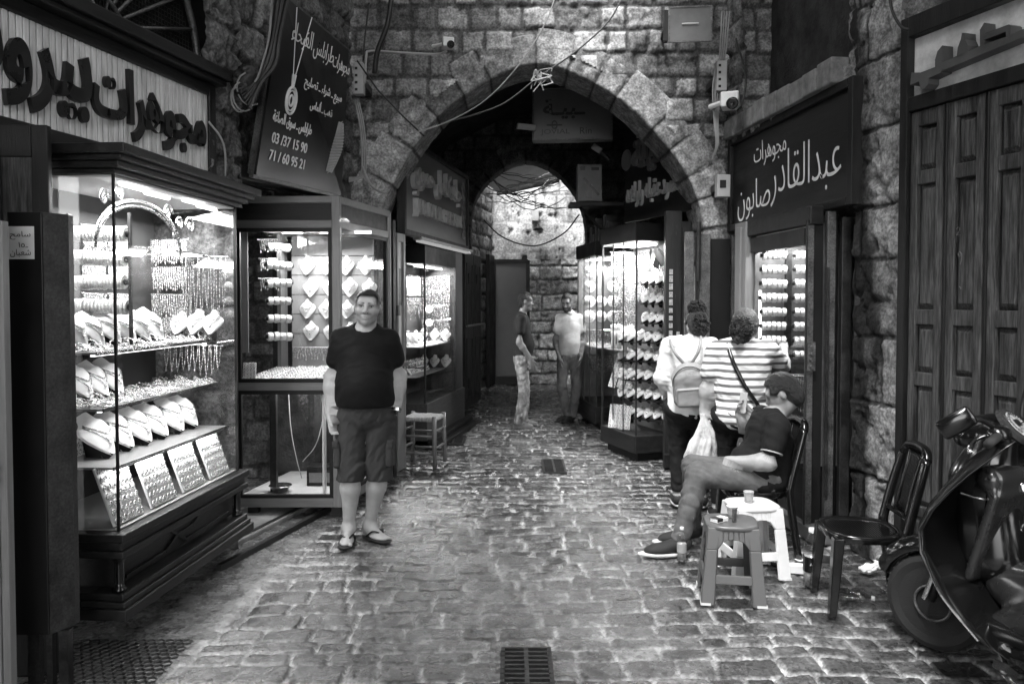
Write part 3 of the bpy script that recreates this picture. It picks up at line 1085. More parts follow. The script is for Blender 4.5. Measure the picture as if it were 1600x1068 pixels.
MB().box(.045, .049, .05, D1, .56, 2.275).box(.05, L1 - .03, .045, .049, .56, 2.275).box(L1 - .03, L1 - .026, .05, D1, .56, 2.275).build("glass", MT['glass'], case1)
MB().box(.040, .051, .040, .051, .56, 2.275).build("glass_edge", MT['black'], case1)
MB().box(L1 - .036, L1 - .02, .038, .054, .56, 2.275).build("end_post", MT['dwood'], case1)
MB().box(.05, L1 - .03, D1 - .03, D1 - .01, .56, 2.275).build("back_panel", mat("case_back", 0.05, 0.6, var=0.3, scale=3), case1)
MB().box(.05, L1 - .03, .05, D1 - .03, 2.262, 2.272).build("soffit", MT['white'], case1)
MB().box(.05, L1 - .03, .05, D1 - .03, .561, .568).build("floor_panel", MT['grey'], case1)
SH = (0.86, 1.145, 1.42)
for k, z in enumerate(SH):
    y0 = (.09, .14, .17)[k]
    sh = MB().box(.08, L1 - .06, y0, D1 - .04, z - .012, z).build("shelf", MT['cream'], case1)
    MB().box(.08, L1 - .06, y0 - .006, y0, z - .016, z + .003).build("shelf_edge", MT['chrome'], sh)
for i, x in enumerate((.2, .52, .84, 1.12)):
    t = MB().tube([(x, .1 + .05 * (i % 2), 2.25), (x + .25, .1 + .05 * (i % 2), 2.25)], .011, 8).build("lamp_tube", MT['lamp'], case1)
case_light(case1, "l", (L1 / 2, .30, 2.235), 1.25, .22, 2.6, rot=(R(-12), 0, 0))
for z, y in ((SH[2], .2), (SH[1], .17), (SH[0], .12)):
    MB().box(.12, L1 - .12, y, y + .02, z - .022, z - .0125).build("lamp_tube", MT['lamp'], case1)
    case_light(case1, "l", (L1 / 2, y + .01, z - .024), 1.2, .03, .36, rot=(R(-20), 0, 0))
# iron scroll work inside the top
b = MB()
arc = [(.08 + .42 * (1 - math.cos(t)), .16, 1.93 + .24 * math.sin(t)) for t in [math.pi * k / 16 for k in range(17)]]
for off in (0, .03):
    b.tube([(x, y, z + off) for x, y, z in arc], .008, 6)


def scroll(cx, cz, s, sx=1, y=.16):
    return [(cx + sx * s * (.25 + .75 * (1 - k / 22)) * math.cos(.55 * k) * (1 - k / 30), y, cz + s * (.25 + .75 * (1 - k / 22)) * math.sin(.55 * k) * (1 - k / 30)) for k in range(20)]


for cx, cz, s, sx in ((.16, 2.18, .05, 1), (.30, 2.215, .04, -1), (.78, 2.17, .055, 1), (.92, 2.12, .045, -1), (1.05, 2.12, .06, -1), (.86, 2.05, .03, 1)):
    b.tube(scroll(cx, cz, s, sx), .006, 5)
b.tube([(1.0, .16, 1.95), (1.36, .16, 1.95)], .006, 5)
b.build("scroll_ironwork", MT['gold'], case1, smooth=True)
# --- stock
rolls = make_roll(.30, .042, 16)
for i, (z, x) in enumerate(((2.03, .50), (1.90, .50), (1.77, .50), (1.64, .50))):
    place(rolls, F1(x, .40, z), (0, 0, F1.a + R(90)), ("topmost", "second highest", "second lowest", "lowest")[i] + " rod of stacked bangles in the dark bay case", "bangle rods in the dark bay case")
rack = empty("bangle_stand", F1(.5, .40, 1.42), F1.a, "slim dark stand that carries the bangle rods in the bay case", "stand")
MB().box(-.008, .008, .165, .18, 0, .72).box(-.008, .008, -.18, -.165, 0, .72).box(-.06, .06, -.2, .2, 0, .012).build("frame", MT['dsteel'], rack)
ch = make_chains(.24, .17, 16)
k = 0
for zi, z in enumerate((2.10, 1.90, 1.71, 1.56)):
    for xi, x in enumerate((.72, .98)):
        o = place(ch, F1(x, D1 - .05, z), (0, 0, F1.a), "dense rack of fine chains on the back wall of the dark bay case", "chain racks on the back of the bay case")
AE = F1.a + R(-90)                                       # facing the near end of the case
for zi, z in enumerate((2.06, 1.885, 1.71, 1.56)):
    place(ch, F1(L1 - .12, .44, z), (0, 0, AE), "dense rack of fine chains across the far end of the dark bay case", "chain racks across the far end of the bay case", (1.0, 1.0, .95, .8)[zi])
lc = make_chains(.28, .42, 8, dense=.0028)
place(lc, F1(L1 - .14, .20, 1.95), (0, 0, AE), "rack of long pendant necklaces at the far end of the bay case", None)
lc2 = make_chains(.40, .2, 10, dense=.003)
place(lc2, F1(L1 - .14, .28, 1.39), (0, 0, AE), "short pendants hanging under the top shelf of the bay case", None)
for i in range(3):
    place(BUST_S, F1(L1 - .20, .14 + .11 * i, 1.45), (R(-30), 0, AE), "small white bust below the long necklaces of the bay case", "small white busts at the far end of the bay case")
MB().box(-.006, .006, -.004, .004, 0, .56).box(-.2, .2, -.004, .004, .55, .56).build("rack_frame", MT['chrome'], case1).location = (L1 - .12, .30, 1.42)
for i in range(6):
    place(BUST, F1(.20 + .15 * i, .30, SH[2] + .012), (R(-38), 0, F1.a + R(-6)), "slanted white necklace bust in the top row of the dark bay case", "white busts in the top row of the bay case", .95)
for i in range(4):
    place(BUST, F1(.16 + .14 * i, .34, SH[1] + .012), (R(-36), 0, F1.a + R(-4)), "white necklace bust in the middle row of the dark bay case", "white busts in the middle row of the bay case", .95)
for i in range(6):
    place(BUST, F1(.30 + .185 * i, .23, SH[0] + .012), (R(-42), 0, F1.a + R(-6)), "white necklace bust on the lowest shelf of the dark bay case", "white busts on the lowest shelf of the bay case", 1.08)
F1.put(heap("gold_jewellery", .1, L1 - .08, .19, .32, SH[2], 150, 3, "bracelets and chains strewn on the top shelf of the bay case"))
F1.put(heap("gold_jewellery", .1, L1 - .1, .16, .40, SH[1], 240, 4, "heaped gold chains and rings along the middle shelf of the bay case"))
F1.put(heap("gold_jewellery", .7, L1 - .1, .30, .5, SH[1], 60, 5, "bracelets towards the far end of the middle shelf"))
tr = make_tray(.27, .30, 7, 7)
labs = ("nearest", "second nearest", "third nearest", "farthest")
for i in range(4):
    place(tr, F1(.20 + .345 * i, .075, .575), (R(-20), 0, F1.a), f"leaning white ring tray at the foot of the bay case, {labs[i]} of four", "ring trays at the foot of the bay case", 1.0)
tr2 = make_tray(.16, .11, 5, 3)
for i in range(5):
    place(tr2, F1(.28 + .21 * i, .40, SH[0] + .012), (R(-18), 0, F1.a), "small white card of earrings behind the lowest row of busts", "earring cards on the lowest shelf of the bay case")

# ================================================================== CASE 2: pale wood glass case
FL, FR, BR, BL = (-2.14, 6.13), (-1.34, 6.13), (-1.115, 7.16), (-1.95, 7.2)
case2 = empty("glass_display_case", (FR[0], FR[1], 0), 0, "tall pale wood and glass display case with white interior, behind the man in black", "display case")
sh2 = lambda p: (p[0] - FR[0], p[1] - FR[1])
fl, fr, br, bl = sh2(FL), sh2(FR), sh2(BR), sh2(BL)


def v3(p, z): return (p[0], p[1], z)


for z, w_, h_ in ((.115, .05, .07), (1.01, .05, .06), (2.25, .05, .06), (2.435, .06, .055)):
    for p, q in ((fl, fr), (fr, br)):
        MB().beam(v3(p, z), v3(q, z), w_, h_).build("rail", MT['mwood_h'], case2, bevel=.005)
for p in (fl, fr, br):
    MB().box(p[0] - .032, p[0] + .032, p[1] - .032, p[1] + .032, .08, 2.46).build("post", MT['mwood'], case2, bevel=.006)
b = MB()
for p, q in ((fl, fr), (fr, br)):
    b.beam(v3(p, 2.343), v3(q, 2.343), .03, .13)
b.build("header_panel", MT['dwood_h'], case2)
b = MB()
for p, q in ((fl, fr), (fr, br)):
    b.beam(v3(p, 2.205), v3(q, 2.205), .036, .03)
    b.beam(v3(p, 1.055), v3(q, 1.055), .036, .03)
    b.beam(v3(p, .965), v3(q, .965), .036, .03)
    b.beam(v3(p, .16), v3(q, .16), .036, .03)
for p, q in ((fl, fr), (fr, br)):
    P0, Q0 = Vector((p[0], p[1], 0)), Vector((q[0], q[1], 0))
    d = (Q0 - P0).normalized()
    for k in (P0 + d * .045, Q0 - d * .045):
        b.beam(k + Vector((0, 0, .17)), k + Vector((0, 0, .96)), .03, .036, up=d)
        b.beam(k + Vector((0, 0, 1.06)), k + Vector((0, 0, 2.20)), .03, .036, up=d)
b.build("black_trim", MT['black'], case2)
MB().polyslab([fl, fr, br, bl], .13, .15).build("floor_panel", mat("case_floor", 0.5, 0.4, var=0.25, scale=3), case2)
MB().polyslab([fl, fr, br, bl], .99, 1.03).build("display_deck", MT['grey'], case2)
MB().polyslab([fl, fr, br, bl], 2.23, 2.25).build("soffit", MT['white'], case2)
MB().polyslab([fl, fr, br, bl], 2.40, 2.462).build("roof", MT['dwood_h'], case2)
MB().beam(v3(fl, .57), v3(fr, .57), .006, .80).beam(v3(fr, .57), v3(br, .57), .006, .80).beam(v3(fl, 1.63), v3(fr, 1.63), .006, 1.14).beam(v3(fr, 1.63), v3(br, 1.63), .006, 1.14).build("glass", MT['glass'], case2)
# white back wall with slat grooves
bk0, bk1 = (-.53, .68), (.16, .72)
b = MB()
for i in range(7):
    z0 = 1.06 + i * .165
    b.beam((bk0[0], bk0[1], z0 + .08), (bk1[0], bk1[1], z0 + .08), .02, .158)
b.build("back_panel", MT['cream'], case2)
MB().beam((bk0[0] - .06, .60, 1.05), (bk0[0] - .06, .60, 2.22), .03, .20).beam((bk0[0] - .28, .28, 1.25), (bk0[0] - .28, .28, 2.22), .075, .02).build("divider", MT['mwood'], case2)
MB().beam((-.76, .9, 1.6), (-.6, .9, 1.6), .02, 1.1).build("side_mirror", MT['dsteel'], case2)
# lower compartment: dark legs and backing
MB().beam((-.56, .22, .15), (-.56, .22, .98), .05, .05).beam((-.30, .62, .15), (-.30, .62, .98), .06, .05).beam((-.22, .62, .15), (-.22, .62, .98), .03, .03).build("inner_leg", MT['black'], case2)
MB().beam((-.75, .95, .55), (.15, .98, .55), .02, .82).build("lower_back", MT['dark_stone'], case2)
MB().beam((-.12, .06, .15), (-.12, .06, .97), .07, .015, up=(1, 0, 0)).build("white_strip", MT['white'], case2)
for x in (-.5, -.2, .05):
    MB().tube([(x, .3, 2.215), (x + .16, .3, 2.215)], .012, 8).build("lamp_tube", MT['lamp'], case2)
case_light(case2, "l", (-.28, .33, 2.20), .7, .4, 2.2, rot=(R(-18), R(-8), 0))
case_light(case2, "l", (-.30, .30, .985), .6, .3, .7)  # added fill light, no lamp fitted in the lower compartment
MB().box(-.7, -.62, -.0, .06, 0, .08).box(-.06, .02, .02, .08, 0, .08).box(.15, .21, .92, .98, 0, .08).build("foot", MT['black'], case2)
F2 = Frame(FR[0], FR[1], 0)
for r_ in range(4):
    for c_ in range(4):
        x = -.40 + .165 * c_ + (.03 if r_ % 2 else 0)
        place(BUST_S, F2(x, .655 + .01 * c_, 1.88 - .185 * r_), (R(-14), 0, R(rj.uniform(-5, 5))), "white necklace bust hung on the pale back wall of the glass case", "white busts on the back wall of the glass case", 1.0)
rl = make_roll(.20, .036, 4, lab="rod of broad gold bangles")
for i in range(6):
    place(rl, F2(-.56, .40, 2.10 - .145 * i), (0, 0, R(38)), f"rod of four broad bangles in the pale glass case, {('top', 'second', 'third', 'fourth', 'fifth', 'lowest')[i]} of six", "bangle rods in the pale glass case")
ch2 = make_chains(.16, .11, 9)
for i in range(3):
    place(ch2, F2(-.66, .47, 2.17 - .16 * i), (0, 0, R(30)), "little rack of chains behind the bangle rods of the pale glass case", "chain racks in the pale glass case")
ch3 = make_chains(.55, .10, 22)
place(ch3, F2(-.25, .66, 1.27), (0, 0, R(3)), "row of short chains low on the white back wall of the glass case", None)
tr3 = make_tray(.20, .40, 6, 12)
for i in range(4):
    place(tr3, F2(-.68 + .185 * i, .12 + .0 * i, 1.05 + .004 * i), (R(-80), 0, R(-24)), f"flat white tray of rings in the pale glass case, {('leftmost', 'second from left', 'third from left', 'rightmost')[i]} of four", "ring trays in the pale glass case", .95)
tr4 = make_tray(.10, .14, 4, 6)
place(tr4, F2(-.70, .06, 1.05), (R(-15), 0, R(8)), "small upright earring card at the left of the pale glass case", None)
bowl = MB().lathe([(.03, 0), (.055, .004), (.085, .05), (.092, .052), (.088, .056), (.055, .010), (.0, .006)], 24).build("steel_bowl", MT['chrome'], smooth=True)
bowl.location = F2(-.50, .18, .152)
tag(bowl, "small metal bowl on the floor of the pale glass case", "bowl")
box = MB().box(-.12, .12, -.08, .08, 0, .16).build("crate", MT['black'], bevel=.006)
MB().box(-.10, .10, -.083, -.079, .03, .11).build("print", MT['letterdim'], box)
box.location = F2(-.22, .45, .152)
tag(box, "dark printed carton inside the lower part of the pale glass case", "carton")
wire = MB()
wire.tube(spline([F2(-.52, .5, .95), F2(-.50, .5, .6), F2(-.44, .45, .35), F2(-.40, .45, .2)], 6), .004, 5).tube(spline([F2(-.2, .55, .9), F2(-.28, .5, .5), F2(-.40, .48, .33)], 6), .004, 5)
tag(wire.build("loose_wires", MT['cablew']), "loose pale wires dangling in the lower compartment of the glass case", "wire")

# ================================================================== SHOP 3: under the letter sign in the passage
S3a, S3b = Vector((-.98, 9.0)), Vector((-.737, 10.35))
d3 = (S3b - S3a).normalized()
F3 = Frame(S3a.x, S3a.y, math.atan2(d3.y, d3.x))
L3 = (S3b - S3a).length
case3 = empty("passage_display_case", (F3.x, F3.y, 0), F3.a, "glass display case on a brown wooden base inside the passage, behind the rush stool", "display case")
MB().box(-.03, L3 + .4, -.03, .5, .08, .50).build("base", mat("base_wood", 0.055, .4, var=.4, stretch=(.6, 6, 6), bump=.2, bscale=20), case3, bevel=.006)
MB().box(-.03, L3 + .5, -.20, -.03, -.02, .05).box(-.03, L3 + .5, -.12, -.03, .05, .10).build("threshold", MT['dwood_h'], case3, bevel=.006)
MB().box(0, L3, 0, .005, .5, 2.08).box(0, .005, 0, .5, .5, 2.08).build("glass", MT['glass'], case3)
b = MB().box(-.008, .012, -.008, .012, .5, 2.08).box(-.008, .012, .22, .236, .5, 2.08).box(L3 - .01, L3 + .01, -.008, .012, .5, 2.08)
for z in (.9, 1.3, 1.7): b.box(-.004, .006, 0, .5, z, z + .012)
b.build("glass_edge", MT['dsteel'], case3)
MB().box(-.02, L3, -.01, .5, 2.08, 2.28).build("header", MT['black'], case3)
MB().box(0, L3 + .4, .48, .5, .5, 2.08).box(L3 + .02, L3 + .4, -.0, .48, .5, 2.3).build("back_panel", mat('case_back_passage', .07, .5, var=.3), case3)
MB().box(.03, L3 - .02, .06, .46, 1.12, 1.135).box(.03, L3 - .02, .12, .46, .78, .79).build("shelf", MT['cream'], case3)
MB().tube([(.1, .15, 2.06), (L3 - .1, .15, 2.06)], .012, 8).build("lamp_tube", MT['lamp'], case3)
case_light(case3, "l", (L3 / 2, .28, 2.05), 1.0, .2, 4.5, rot=(R(-32), 0, 0))
for x, z in ((L3 - .16, 1.55), (L3 - .16, 1.38), (.12, .85)):
    MB().sphere((x, .3, z), .045, 8).build("bulb", MT['lamp'], case3, smooth=True)
place(lc, F3(.8, .44, 1.98), (0, 0, F3.a), "rack of long necklaces hanging in the passage case", None) if False else None
for i in range(3):
    o = place(ch, F3(.55 + .27 * i, .45, 1.98), (0, 0, F3.a), "rack of chains along the back of the passage case", "chain racks in the passage case", 1.1)
lc3 = make_chains(.5, .5, 14, dense=.003)
place(lc3, F3(.85, .40, 1.95), (0, 0, F3.a), "long necklaces hanging in the middle of the passage case", None)
for i in range(4):
    place(BUST_S, F3(.35 + .17 * i, .30, 1.14), (R(-30), 0, F3.a), "small white bust on the upper shelf of the passage case", "white busts in the passage case", 1.0)
for i in range(3):
    place(tr2, F3(.45 + .25 * i, .25, .80), (R(-40), 0, F3.a), "tilted tray of small jewellery on the lower shelf of the passage case", "trays in the passage case", 1.7)
A3 = F3.a + R(-90)
for j in range(4):
    place(ch, F3(L3 - .05, .24, 1.98 - .19 * j), (0, 0, A3), "rack of chains across the far end of the passage case", "chain racks at the far end of the passage case", 1.5)
for j in range(2):
    for i in range(3):
        place(BUST_S, F3(L3 - .12, .10 + .15 * i, (1.14, .80)[j]), (R(-24), 0, A3), "small white bust at the far end of the passage case", "white busts at the far end of the passage case", 1.0)
F3.put(heap("gold_jewellery", .1, L3 - .1, .08, .3, 1.135, 90, 8, "bracelets on the upper shelf of the passage case"))
# white slatted awning light over it
aw = empty("light_fixture", F3(.3, -.05, 2.3), F3.a, "long double strip light under the carved letter sign", "strip light")
MB().box(-.9, 1.45, -.10, .0, .0, .03).build("tray", MT['paleb'], aw)
for y in (-.03, -.075):
    MB().box(-.85, 1.4, y - .012, y + .012, -.02, -.001).build("lamp_tube", MT['lampdim'], aw)
# post and glazed door leaf at the near end
post = empty("shop_door_leaf", (P(617, 500, 7.75).x, 7.75, 0), R(78), "narrow pale glazed shop door leaf just behind the man in black", "door")
w3 = .23
MB().box(0, .04, -.03, .03, 0, 2.32).box(w3 - .05, w3, -.03, .03, 0, 2.32).box(.04, w3 - .05, -.03, .03, 0, .9).box(.04, w3 - .05, -.03, .03, 2.24, 2.32).build("frame", MT['mwood'], post, bevel=.005)
MB().box(.04, w3 - .05, -.004, .004, .9, 2.24).build("frosted_pane", mat("frosted", 0.6, .5, var=.15), post)
MB().box(.05, w3 - .06, -.012, -.004, 1.62, 1.98).build("plaque", MT['dsteel'], post)
b = MB().box(-.06, .0, -.06, -.03, 1.52, 1.62).box(-.08, w3 + .03, -.05, -.035, 1.02, 1.06)
b.build("latch", MT['steel'], post, bevel=.003)
pl2 = MB().box(-.05, .02, -.05, .05, 0, 2.42).build("door_post", MT['black'], bevel=.004)
pl2.location = (P(610, 500, 7.55).x, 7.55, 0); pl2.rotation_euler = (0, 0, R(78))
tag(pl2, "black metal door post between the pale glass case and the glazed leaf", "post", kind='thing')
# folded doors at the far end
q0, q1 = P(727, 645, 11.7), P(752, 628, 12.9)
dd = (Vector((q1.x, q1.y)) - Vector((q0.x, q0.y)))
fd = empty("folding_door", (q0.x, q0.y, 0), math.atan2(dd.y, dd.x), "open brown panelled folding door with iron bar, left of the far arch", "door")
LL = dd.length
zt = P(740, 397, 12.2).z
for s in (0, 1):
    lf = MB().box(s * LL / 2 + .01, (s + 1) * LL / 2 - .01, 0, .05, .06, zt).build("leaf", MT['dwood'], fd, bevel=.006)
    x0, x1 = s * LL / 2 + .09, (s + 1) * LL / 2 - .09
    pb = MB()
    for za, zb in ((.2, 1.1), (1.25, zt - .15)):
        pb.box(x0, x1, -.012, 0, za, za + .02).box(x0, x1, -.012, 0, zb - .02, zb).box(x0, x0 + .03, -.012, 0, za, zb).box(x1 - .03, x1, -.012, 0, za, zb)
    pb.build("moulding", MT['dwood'], lf)
    MB().box(s * LL / 2 + .2, s * LL / 2 + .26, -.02, 0, .35, .5).box(s * LL / 2 + .2, s * LL / 2 + .26, -.02, 0, zt - .45, zt - .3).build("hinge", MT['black'], lf)
MB().tube([(-.05, -.04, 1.28), (LL + .05, -.04, 1.28)], .02, 8).build("bar", MT['steel'], fd)
# ================================================================== RIGHT SHOPS
# ---- the two glass cases inside the passage
def glass_case(A, C, Bw, zb, zg, zt, zh, label, deck=MT['dwood_h'], watts=10):
    """front corner A, far end C along the alley, width Bw into the shop"""
    a = Vector((A[0], A[1])); c = Vector((C[0], C[1]))
    d = (c - a).normalized()
    ang = math.atan2(d.y, d.x)
    L = (c - a).length
    f = Frame(a.x, a.y, ang)
    t = empty("glass_display_case", (a.x, a.y, 0), ang, label, "display case")
    # local x runs away from the viewer, the shop lies on the right: local -y
    MB().box(-.02, L, -Bw, .02, zb, zg).build("base", deck, t, bevel=.008)
    MB().box(.05, L - .05, -Bw + .05, -.05, 0, zb).build("foot", MT['black'], t)
    MB().box(0, L, -.005, 0, zg, zt).box(0, .005, -Bw, -.005, zg, zt).build("glass", MT['glass'], t)
    e = MB().box(-.006, .008, -.008, .006, zg, zt).box(L - .02, L, -.01, .008, zg, zt)
    for k in (.36, .66):
        e.box(L * k - .004, L * k + .004, -.006, .004, zg, zt)
    e.build("glass_edge", MT['dsteel'], t)
    MB().box(-.03, L, -Bw, .03, zt, zh).build("header", MT['black'], t, bevel=.006)
    MB().box(0, L, -Bw, -.0, zt - .02, zt - .004).build("soffit", MT['white'], t)
    MB().box(.0, L, -Bw, -Bw + .02, zg, zt - .02).build("back_panel", mat("case_back_r", 0.2, .5, var=.3), t)
    if watts > 3: MB().box(L - .02, L, -Bw, -.01, zg, zt - .02).build("end_panel", mat("case_end", .16, .5, var=.3), t)
    for k in range(3):
        MB().box(.08, L - .1, -.12 - .1 * k, -.09 - .1 * k, zt - .034, zt - .022).build("lamp_tube", MT['lamp'], t)
    case_light(t, "l", (L / 2, -Bw * .6, zt - .05), L * .8, Bw * .5, watts * 1.25, rot=(R(30), 0, 0))
    return t, f, L


cR1, FR1, LR1 = glass_case((1.275, 8.2), (1.01, 8.95), .42, .09, .27, 2.28, 2.46, "bright glass display case with slanted white busts, just beyond the two women", watts=2.2)
cR2, FR2, LR2 = glass_case((1.085, 10.25), (.935, 11.35), .6, .07, .30, 2.24, 2.42, "glass display case of round white neck stands behind the man with folded hands", watts=3.4)
# black steps of busts inside R1, turned towards the alley
num = ('one', 'two', 'three', 'four', 'five', 'six', 'seven', 'eight')
for k in range(8):
    z = .40 + .205 * k
    n_ = 6 if k < 5 else 4
    pa, pb = ((.50, -.07), (.05, -.36)) if k < 5 else ((.26, -.22), (.05, -.36))
    st_ = MB().beam((pa[0] + .06, pa[1] - .05, z - .006), (pb[0] - .02, pb[1] - .02, z - .006), .13, .010).build("step", MT['dwood_h'], cR1)
    for i in range(n_):
        t = i / (n_ - 1)
        place(BUST_S, FR1(pa[0] + (pb[0] - pa[0]) * t, pa[1] + (pb[1] - pa[1]) * t, z + .004), (R(-40), 0, FR1.a + R(-90 - 62)), f"slanted white bust on step {num[k]} from the floor of the bright right hand case",
              f"busts of the bright right hand case, step {num[k]}", .95)
for j in range(5):
    place(ch, FR1(LR1 - .07, -.24, 2.20 - .165 * j), (0, 0, FR1.a + R(-90)), "rack of fine chains at the back of the bright right hand case", "chain racks in the bright right hand case", (1.45, 1, .86)[0])
for j in range(3):
    for i in range(2):
        place(ch, FR1((.20, .55)[i], -.385, 2.22 - .19 * j), (0, 0, FR1.a + R(180)), "rack of fine chains on the long back panel of the bright right hand case", "chain racks on the long back panel", 1.2)
place(BUST, FR1(.03, -.32, 2.02), (R(-6), 0, FR1.a + R(-90 + 10)), "large white neck form high at the near corner of the bright right hand case", None, 1.15)
# R2: round neck stands in a grid on the glass, hand stands, tilted boards
def make_round():
    root = empty("neck_stand", (0, 0, 0), 0, "round white neck stand", "neck stand")
    MB().lathe([(.0, .03), (.035, .03), (.038, .012), (.05, .004), (.082, -.012), (.088, -.02), (.08, -.022), (0, -.02)], 24, (0, 0, 0), (0, -1, 0)).build("collar", MT['white'], root, smooth=True)
    MB().tube([(.055 * math.sin(t), -.006, -.012 - .055 * math.cos(t)) for t in [-1.9 + k * 3.8 / 12 for k in range(13)]], .003, 5).sphere((0, -.004, -.075), (.006, .004, .012), 5).build("necklace", MT['gold'], root)
    return root


rs_ = make_round()
rows = ("top", "second", "third", "bottom")
for j in range(4):
    for i in range(3):
        if j == 1 and i == 1: continue
        place(rs_, (1.06 + .17 * i, 11.0 + .03 * i, 2.06 - .205 * j), (R(-14), 0, R(6)), f"round white neck stand in the {rows[j]} row of the case by the far men", f"round neck stands, {rows[j]} row", .98)
for i in range(2):
    o = place(ch, (1.25, 11.12, 1.25 - .35 * i), (0, 0, 0), "rack of chains deep inside the case of round neck stands", "chain racks in the case of round neck stands", 1.6)


def make_hand():
    root = MB()
    root.tube([(0, 0, 0), (0, 0, .05), (0, 0, .11), (0, 0, .17)], [.026, .02, .022, .03], 10)
    for k in range(4):
        x = -.022 + .015 * k
        root.tube([(x, 0, .165), (x * 1.15, 0, .20), (x * 1.25, -.004, .235 + .012 * (1 - abs(k - 1.5)))], [.009, .0085, .006], 7)
    root.tube([(.026, 0, .13), (.045, -.006, .16), (.052, -.01, .185)], [.011, .010, .007], 7)
    o = root.build("hand_stand", MT['white'], smooth=True)
    return tag(o, "white hand shaped ring stand", "ring stand")


hs = make_hand()
for i in range(4):
    place(hs, (1.115 + .062 * i, 8.80 - .02 * i, 1.135), (0, 0, R(-10)), "white hand shaped ring stand on the glass shelf of the bright right hand case", "white hand stands", 1.1)
MB().box(.42, LR1 - .03, -.36, -.03, 1.118, 1.13).build("shelf", MT['cream'], cR1)
FR2.put(heap("gold_jewellery", .4, LR2 - .05, -.4, -.06, 1.055, 60, 12, "bracelets on the glass shelf below the round neck stands"))
MB().box(.02, LR2 - .03, -.45, -.03, 1.04, 1.053).build("shelf", MT['cream'], cR2)
tr5 = make_tray(.075, .34, 2, 8, "pendant_board")
for i in range(3):
    place(tr5, (1.085 + .085 * i, 8.72 - .05 * i, .72), (R(-18), R(14), R(-18)), "tall narrow white pendant board under the white hand stands", "tall white pendant boards")
tr6 = make_tray(.12, .26, 3, 6, "pendant_board")
for i in range(2):
    place(tr6, (1.10 + .10 * i, 8.66 - .12 * i, .285), (R(-20), 0, R(-24)), "short white pendant board leaning at the foot of the bright right hand case", "short white pendant boards")

# label post beside the bright case
lp = empty("shop_door_post", (P(1052, 600, 7.9).x, 7.9, 0), 0, "dark door post with a column of small stickers right of the bright case", "post")
zt = P(1050, 330, 7.9).z
MB().box(-.09, .07, -.04, .06, 0, zt).box(.07, .17, -.02, .05, 0, zt - .1).build("board", MT['dwood'], lp, bevel=.006)
b = MB()
for k in range(13):
    z = 1.02 + k * .075
    b.box(-.055, -.02, -.046, -.0405, z, z + rj.uniform(.045, .066))
b.box(.02, .05, -.046, -.0405, 1.2, 1.36)
b.build("sticker", mat("sticker", .3, .6, var=.6, scale=60), lp)
MB().box(-.1, .02, -.09, -.041, .02, .16).build("foot_block", MT['black'], lp, bevel=.01)

# ---- folded metal shutter leaves on the pier
fs = empty("folded_shutter", (P(1098, 600, 7.35).x, 7.35, 0), 0, "folded steel shutter leaves with bright edges behind the two women", "shutter")
zt = P(1100, 362, 7.35).z
for i, (x0, x1, y, m_) in enumerate(((-.17, -.09, 0, 'steel'), (-.075, -.05, -.03, 'black'), (-.04, .06, -.01, 'steel'), (.07, .26, .05, 'black'), (.26, .33, .0, 'steel'), (.33, .43, -.02, 'black'))):
    MB().box(x0, x1, y, y + .04, .03, zt - (.0, .05, .02, .06, .03, 0)[i]).build("leaf", MT[m_], fs, bevel=.004)
MB().tube([(-.06, -.06, zt - .45), (-.06, -.06, zt + .08)], .02, 8).tube([(.30, -.05, zt - .4), (.30, -.05, zt + .06)], .02, 8).build("hinge", MT['dsteel'], fs)

# ---- the calligraphy shop: window, jambs, folded door leaves
wA, wB = Vector((2.0, 6.60)), Vector((2.09, 5.63))     # far and near ends of the lit window
fw = wB - wA
FW = Frame(wA.x, wA.y, math.atan2(fw.y, fw.x))          # local x runs towards the viewer, local +y is the shop side? (left of direction = +x world)
LW = fw.length
shop = empty("shop_window", (FW.x, FW.y, 0), FW.a, "brightly lit window of bangle rods under the calligraphy board", "shop window")
IN = 1 if (-math.sin(FW.a)) > 0 else -1
z0, z1 = .50, 2.10
yb = .45 * IN
def ybox(mb, x0, x1, ya, yb_, za, zb): return mb.box(x0, x1, min(ya, yb_), max(ya, yb_), za, zb)
ybox(MB(), 0, LW, 0, .5 * IN, 0, z0).build("base", MT['dwood_h'], shop, bevel=.006)
ybox(MB(), 0, LW, yb, yb + .02 * IN, z0, z1 + .1).build("back_panel", mat('window_back', .10, .5, var=.4), shop)
ybox(ybox(MB(), -.02, 0, .0, yb, z0, z1 + .1), LW, LW + .02, .0, yb, z0, z1 + .1).build("side_panel", bpy.data.materials['window_back'], shop)
ybox(MB(), 0, LW, 0.01 * IN, yb, z1 + .08, z1 + .1).build("soffit", MT['white'], shop)
ybox(MB(), 0, LW, .0, .006 * IN, z0, z1).build("glass", MT['glass'], shop)
ybox(ybox(MB(), 0, LW, -.04 * IN, .03 * IN, z1 - .04, z1 + .08), 0, LW, -.05 * IN, .03 * IN, z0 - .03, z0 + .02).build("frame", MT['black'], shop, bevel=.004)
ybox(MB(), .12, .15, .20 * IN, .25 * IN, z0, z1).build("divider", MT['dsteel'], shop)
MB().box(.05, .07, min(.015 * IN, .03 * IN), max(.015 * IN, .03 * IN), 1.35, 1.75).build("lamp_tube", MT['lamp'], shop)
case_light(shop, "l", (LW / 2, .2 * IN, z1 + .06), .8, .25, 1.9)
rw = make_roll(.20, .038, 5)
rw2 = make_roll(.17, .038, 4)
for j in range(8):
    for i in range(2):
        nm = ("uppermost", "second", "third", "fourth", "fifth", "sixth", "seventh", "lowest")[j]
        place((rw, rw2)[i], ((2.10, 2.325)[i], (6.42, 6.36)[i], 2.03 - .113 * j), (0, 0, R(-3)), f"{nm} rod of bangles in the {('left', 'right')[i]} column of the lit window at right", f"bangle rods, {('left', 'right')[i]} column of the lit window")
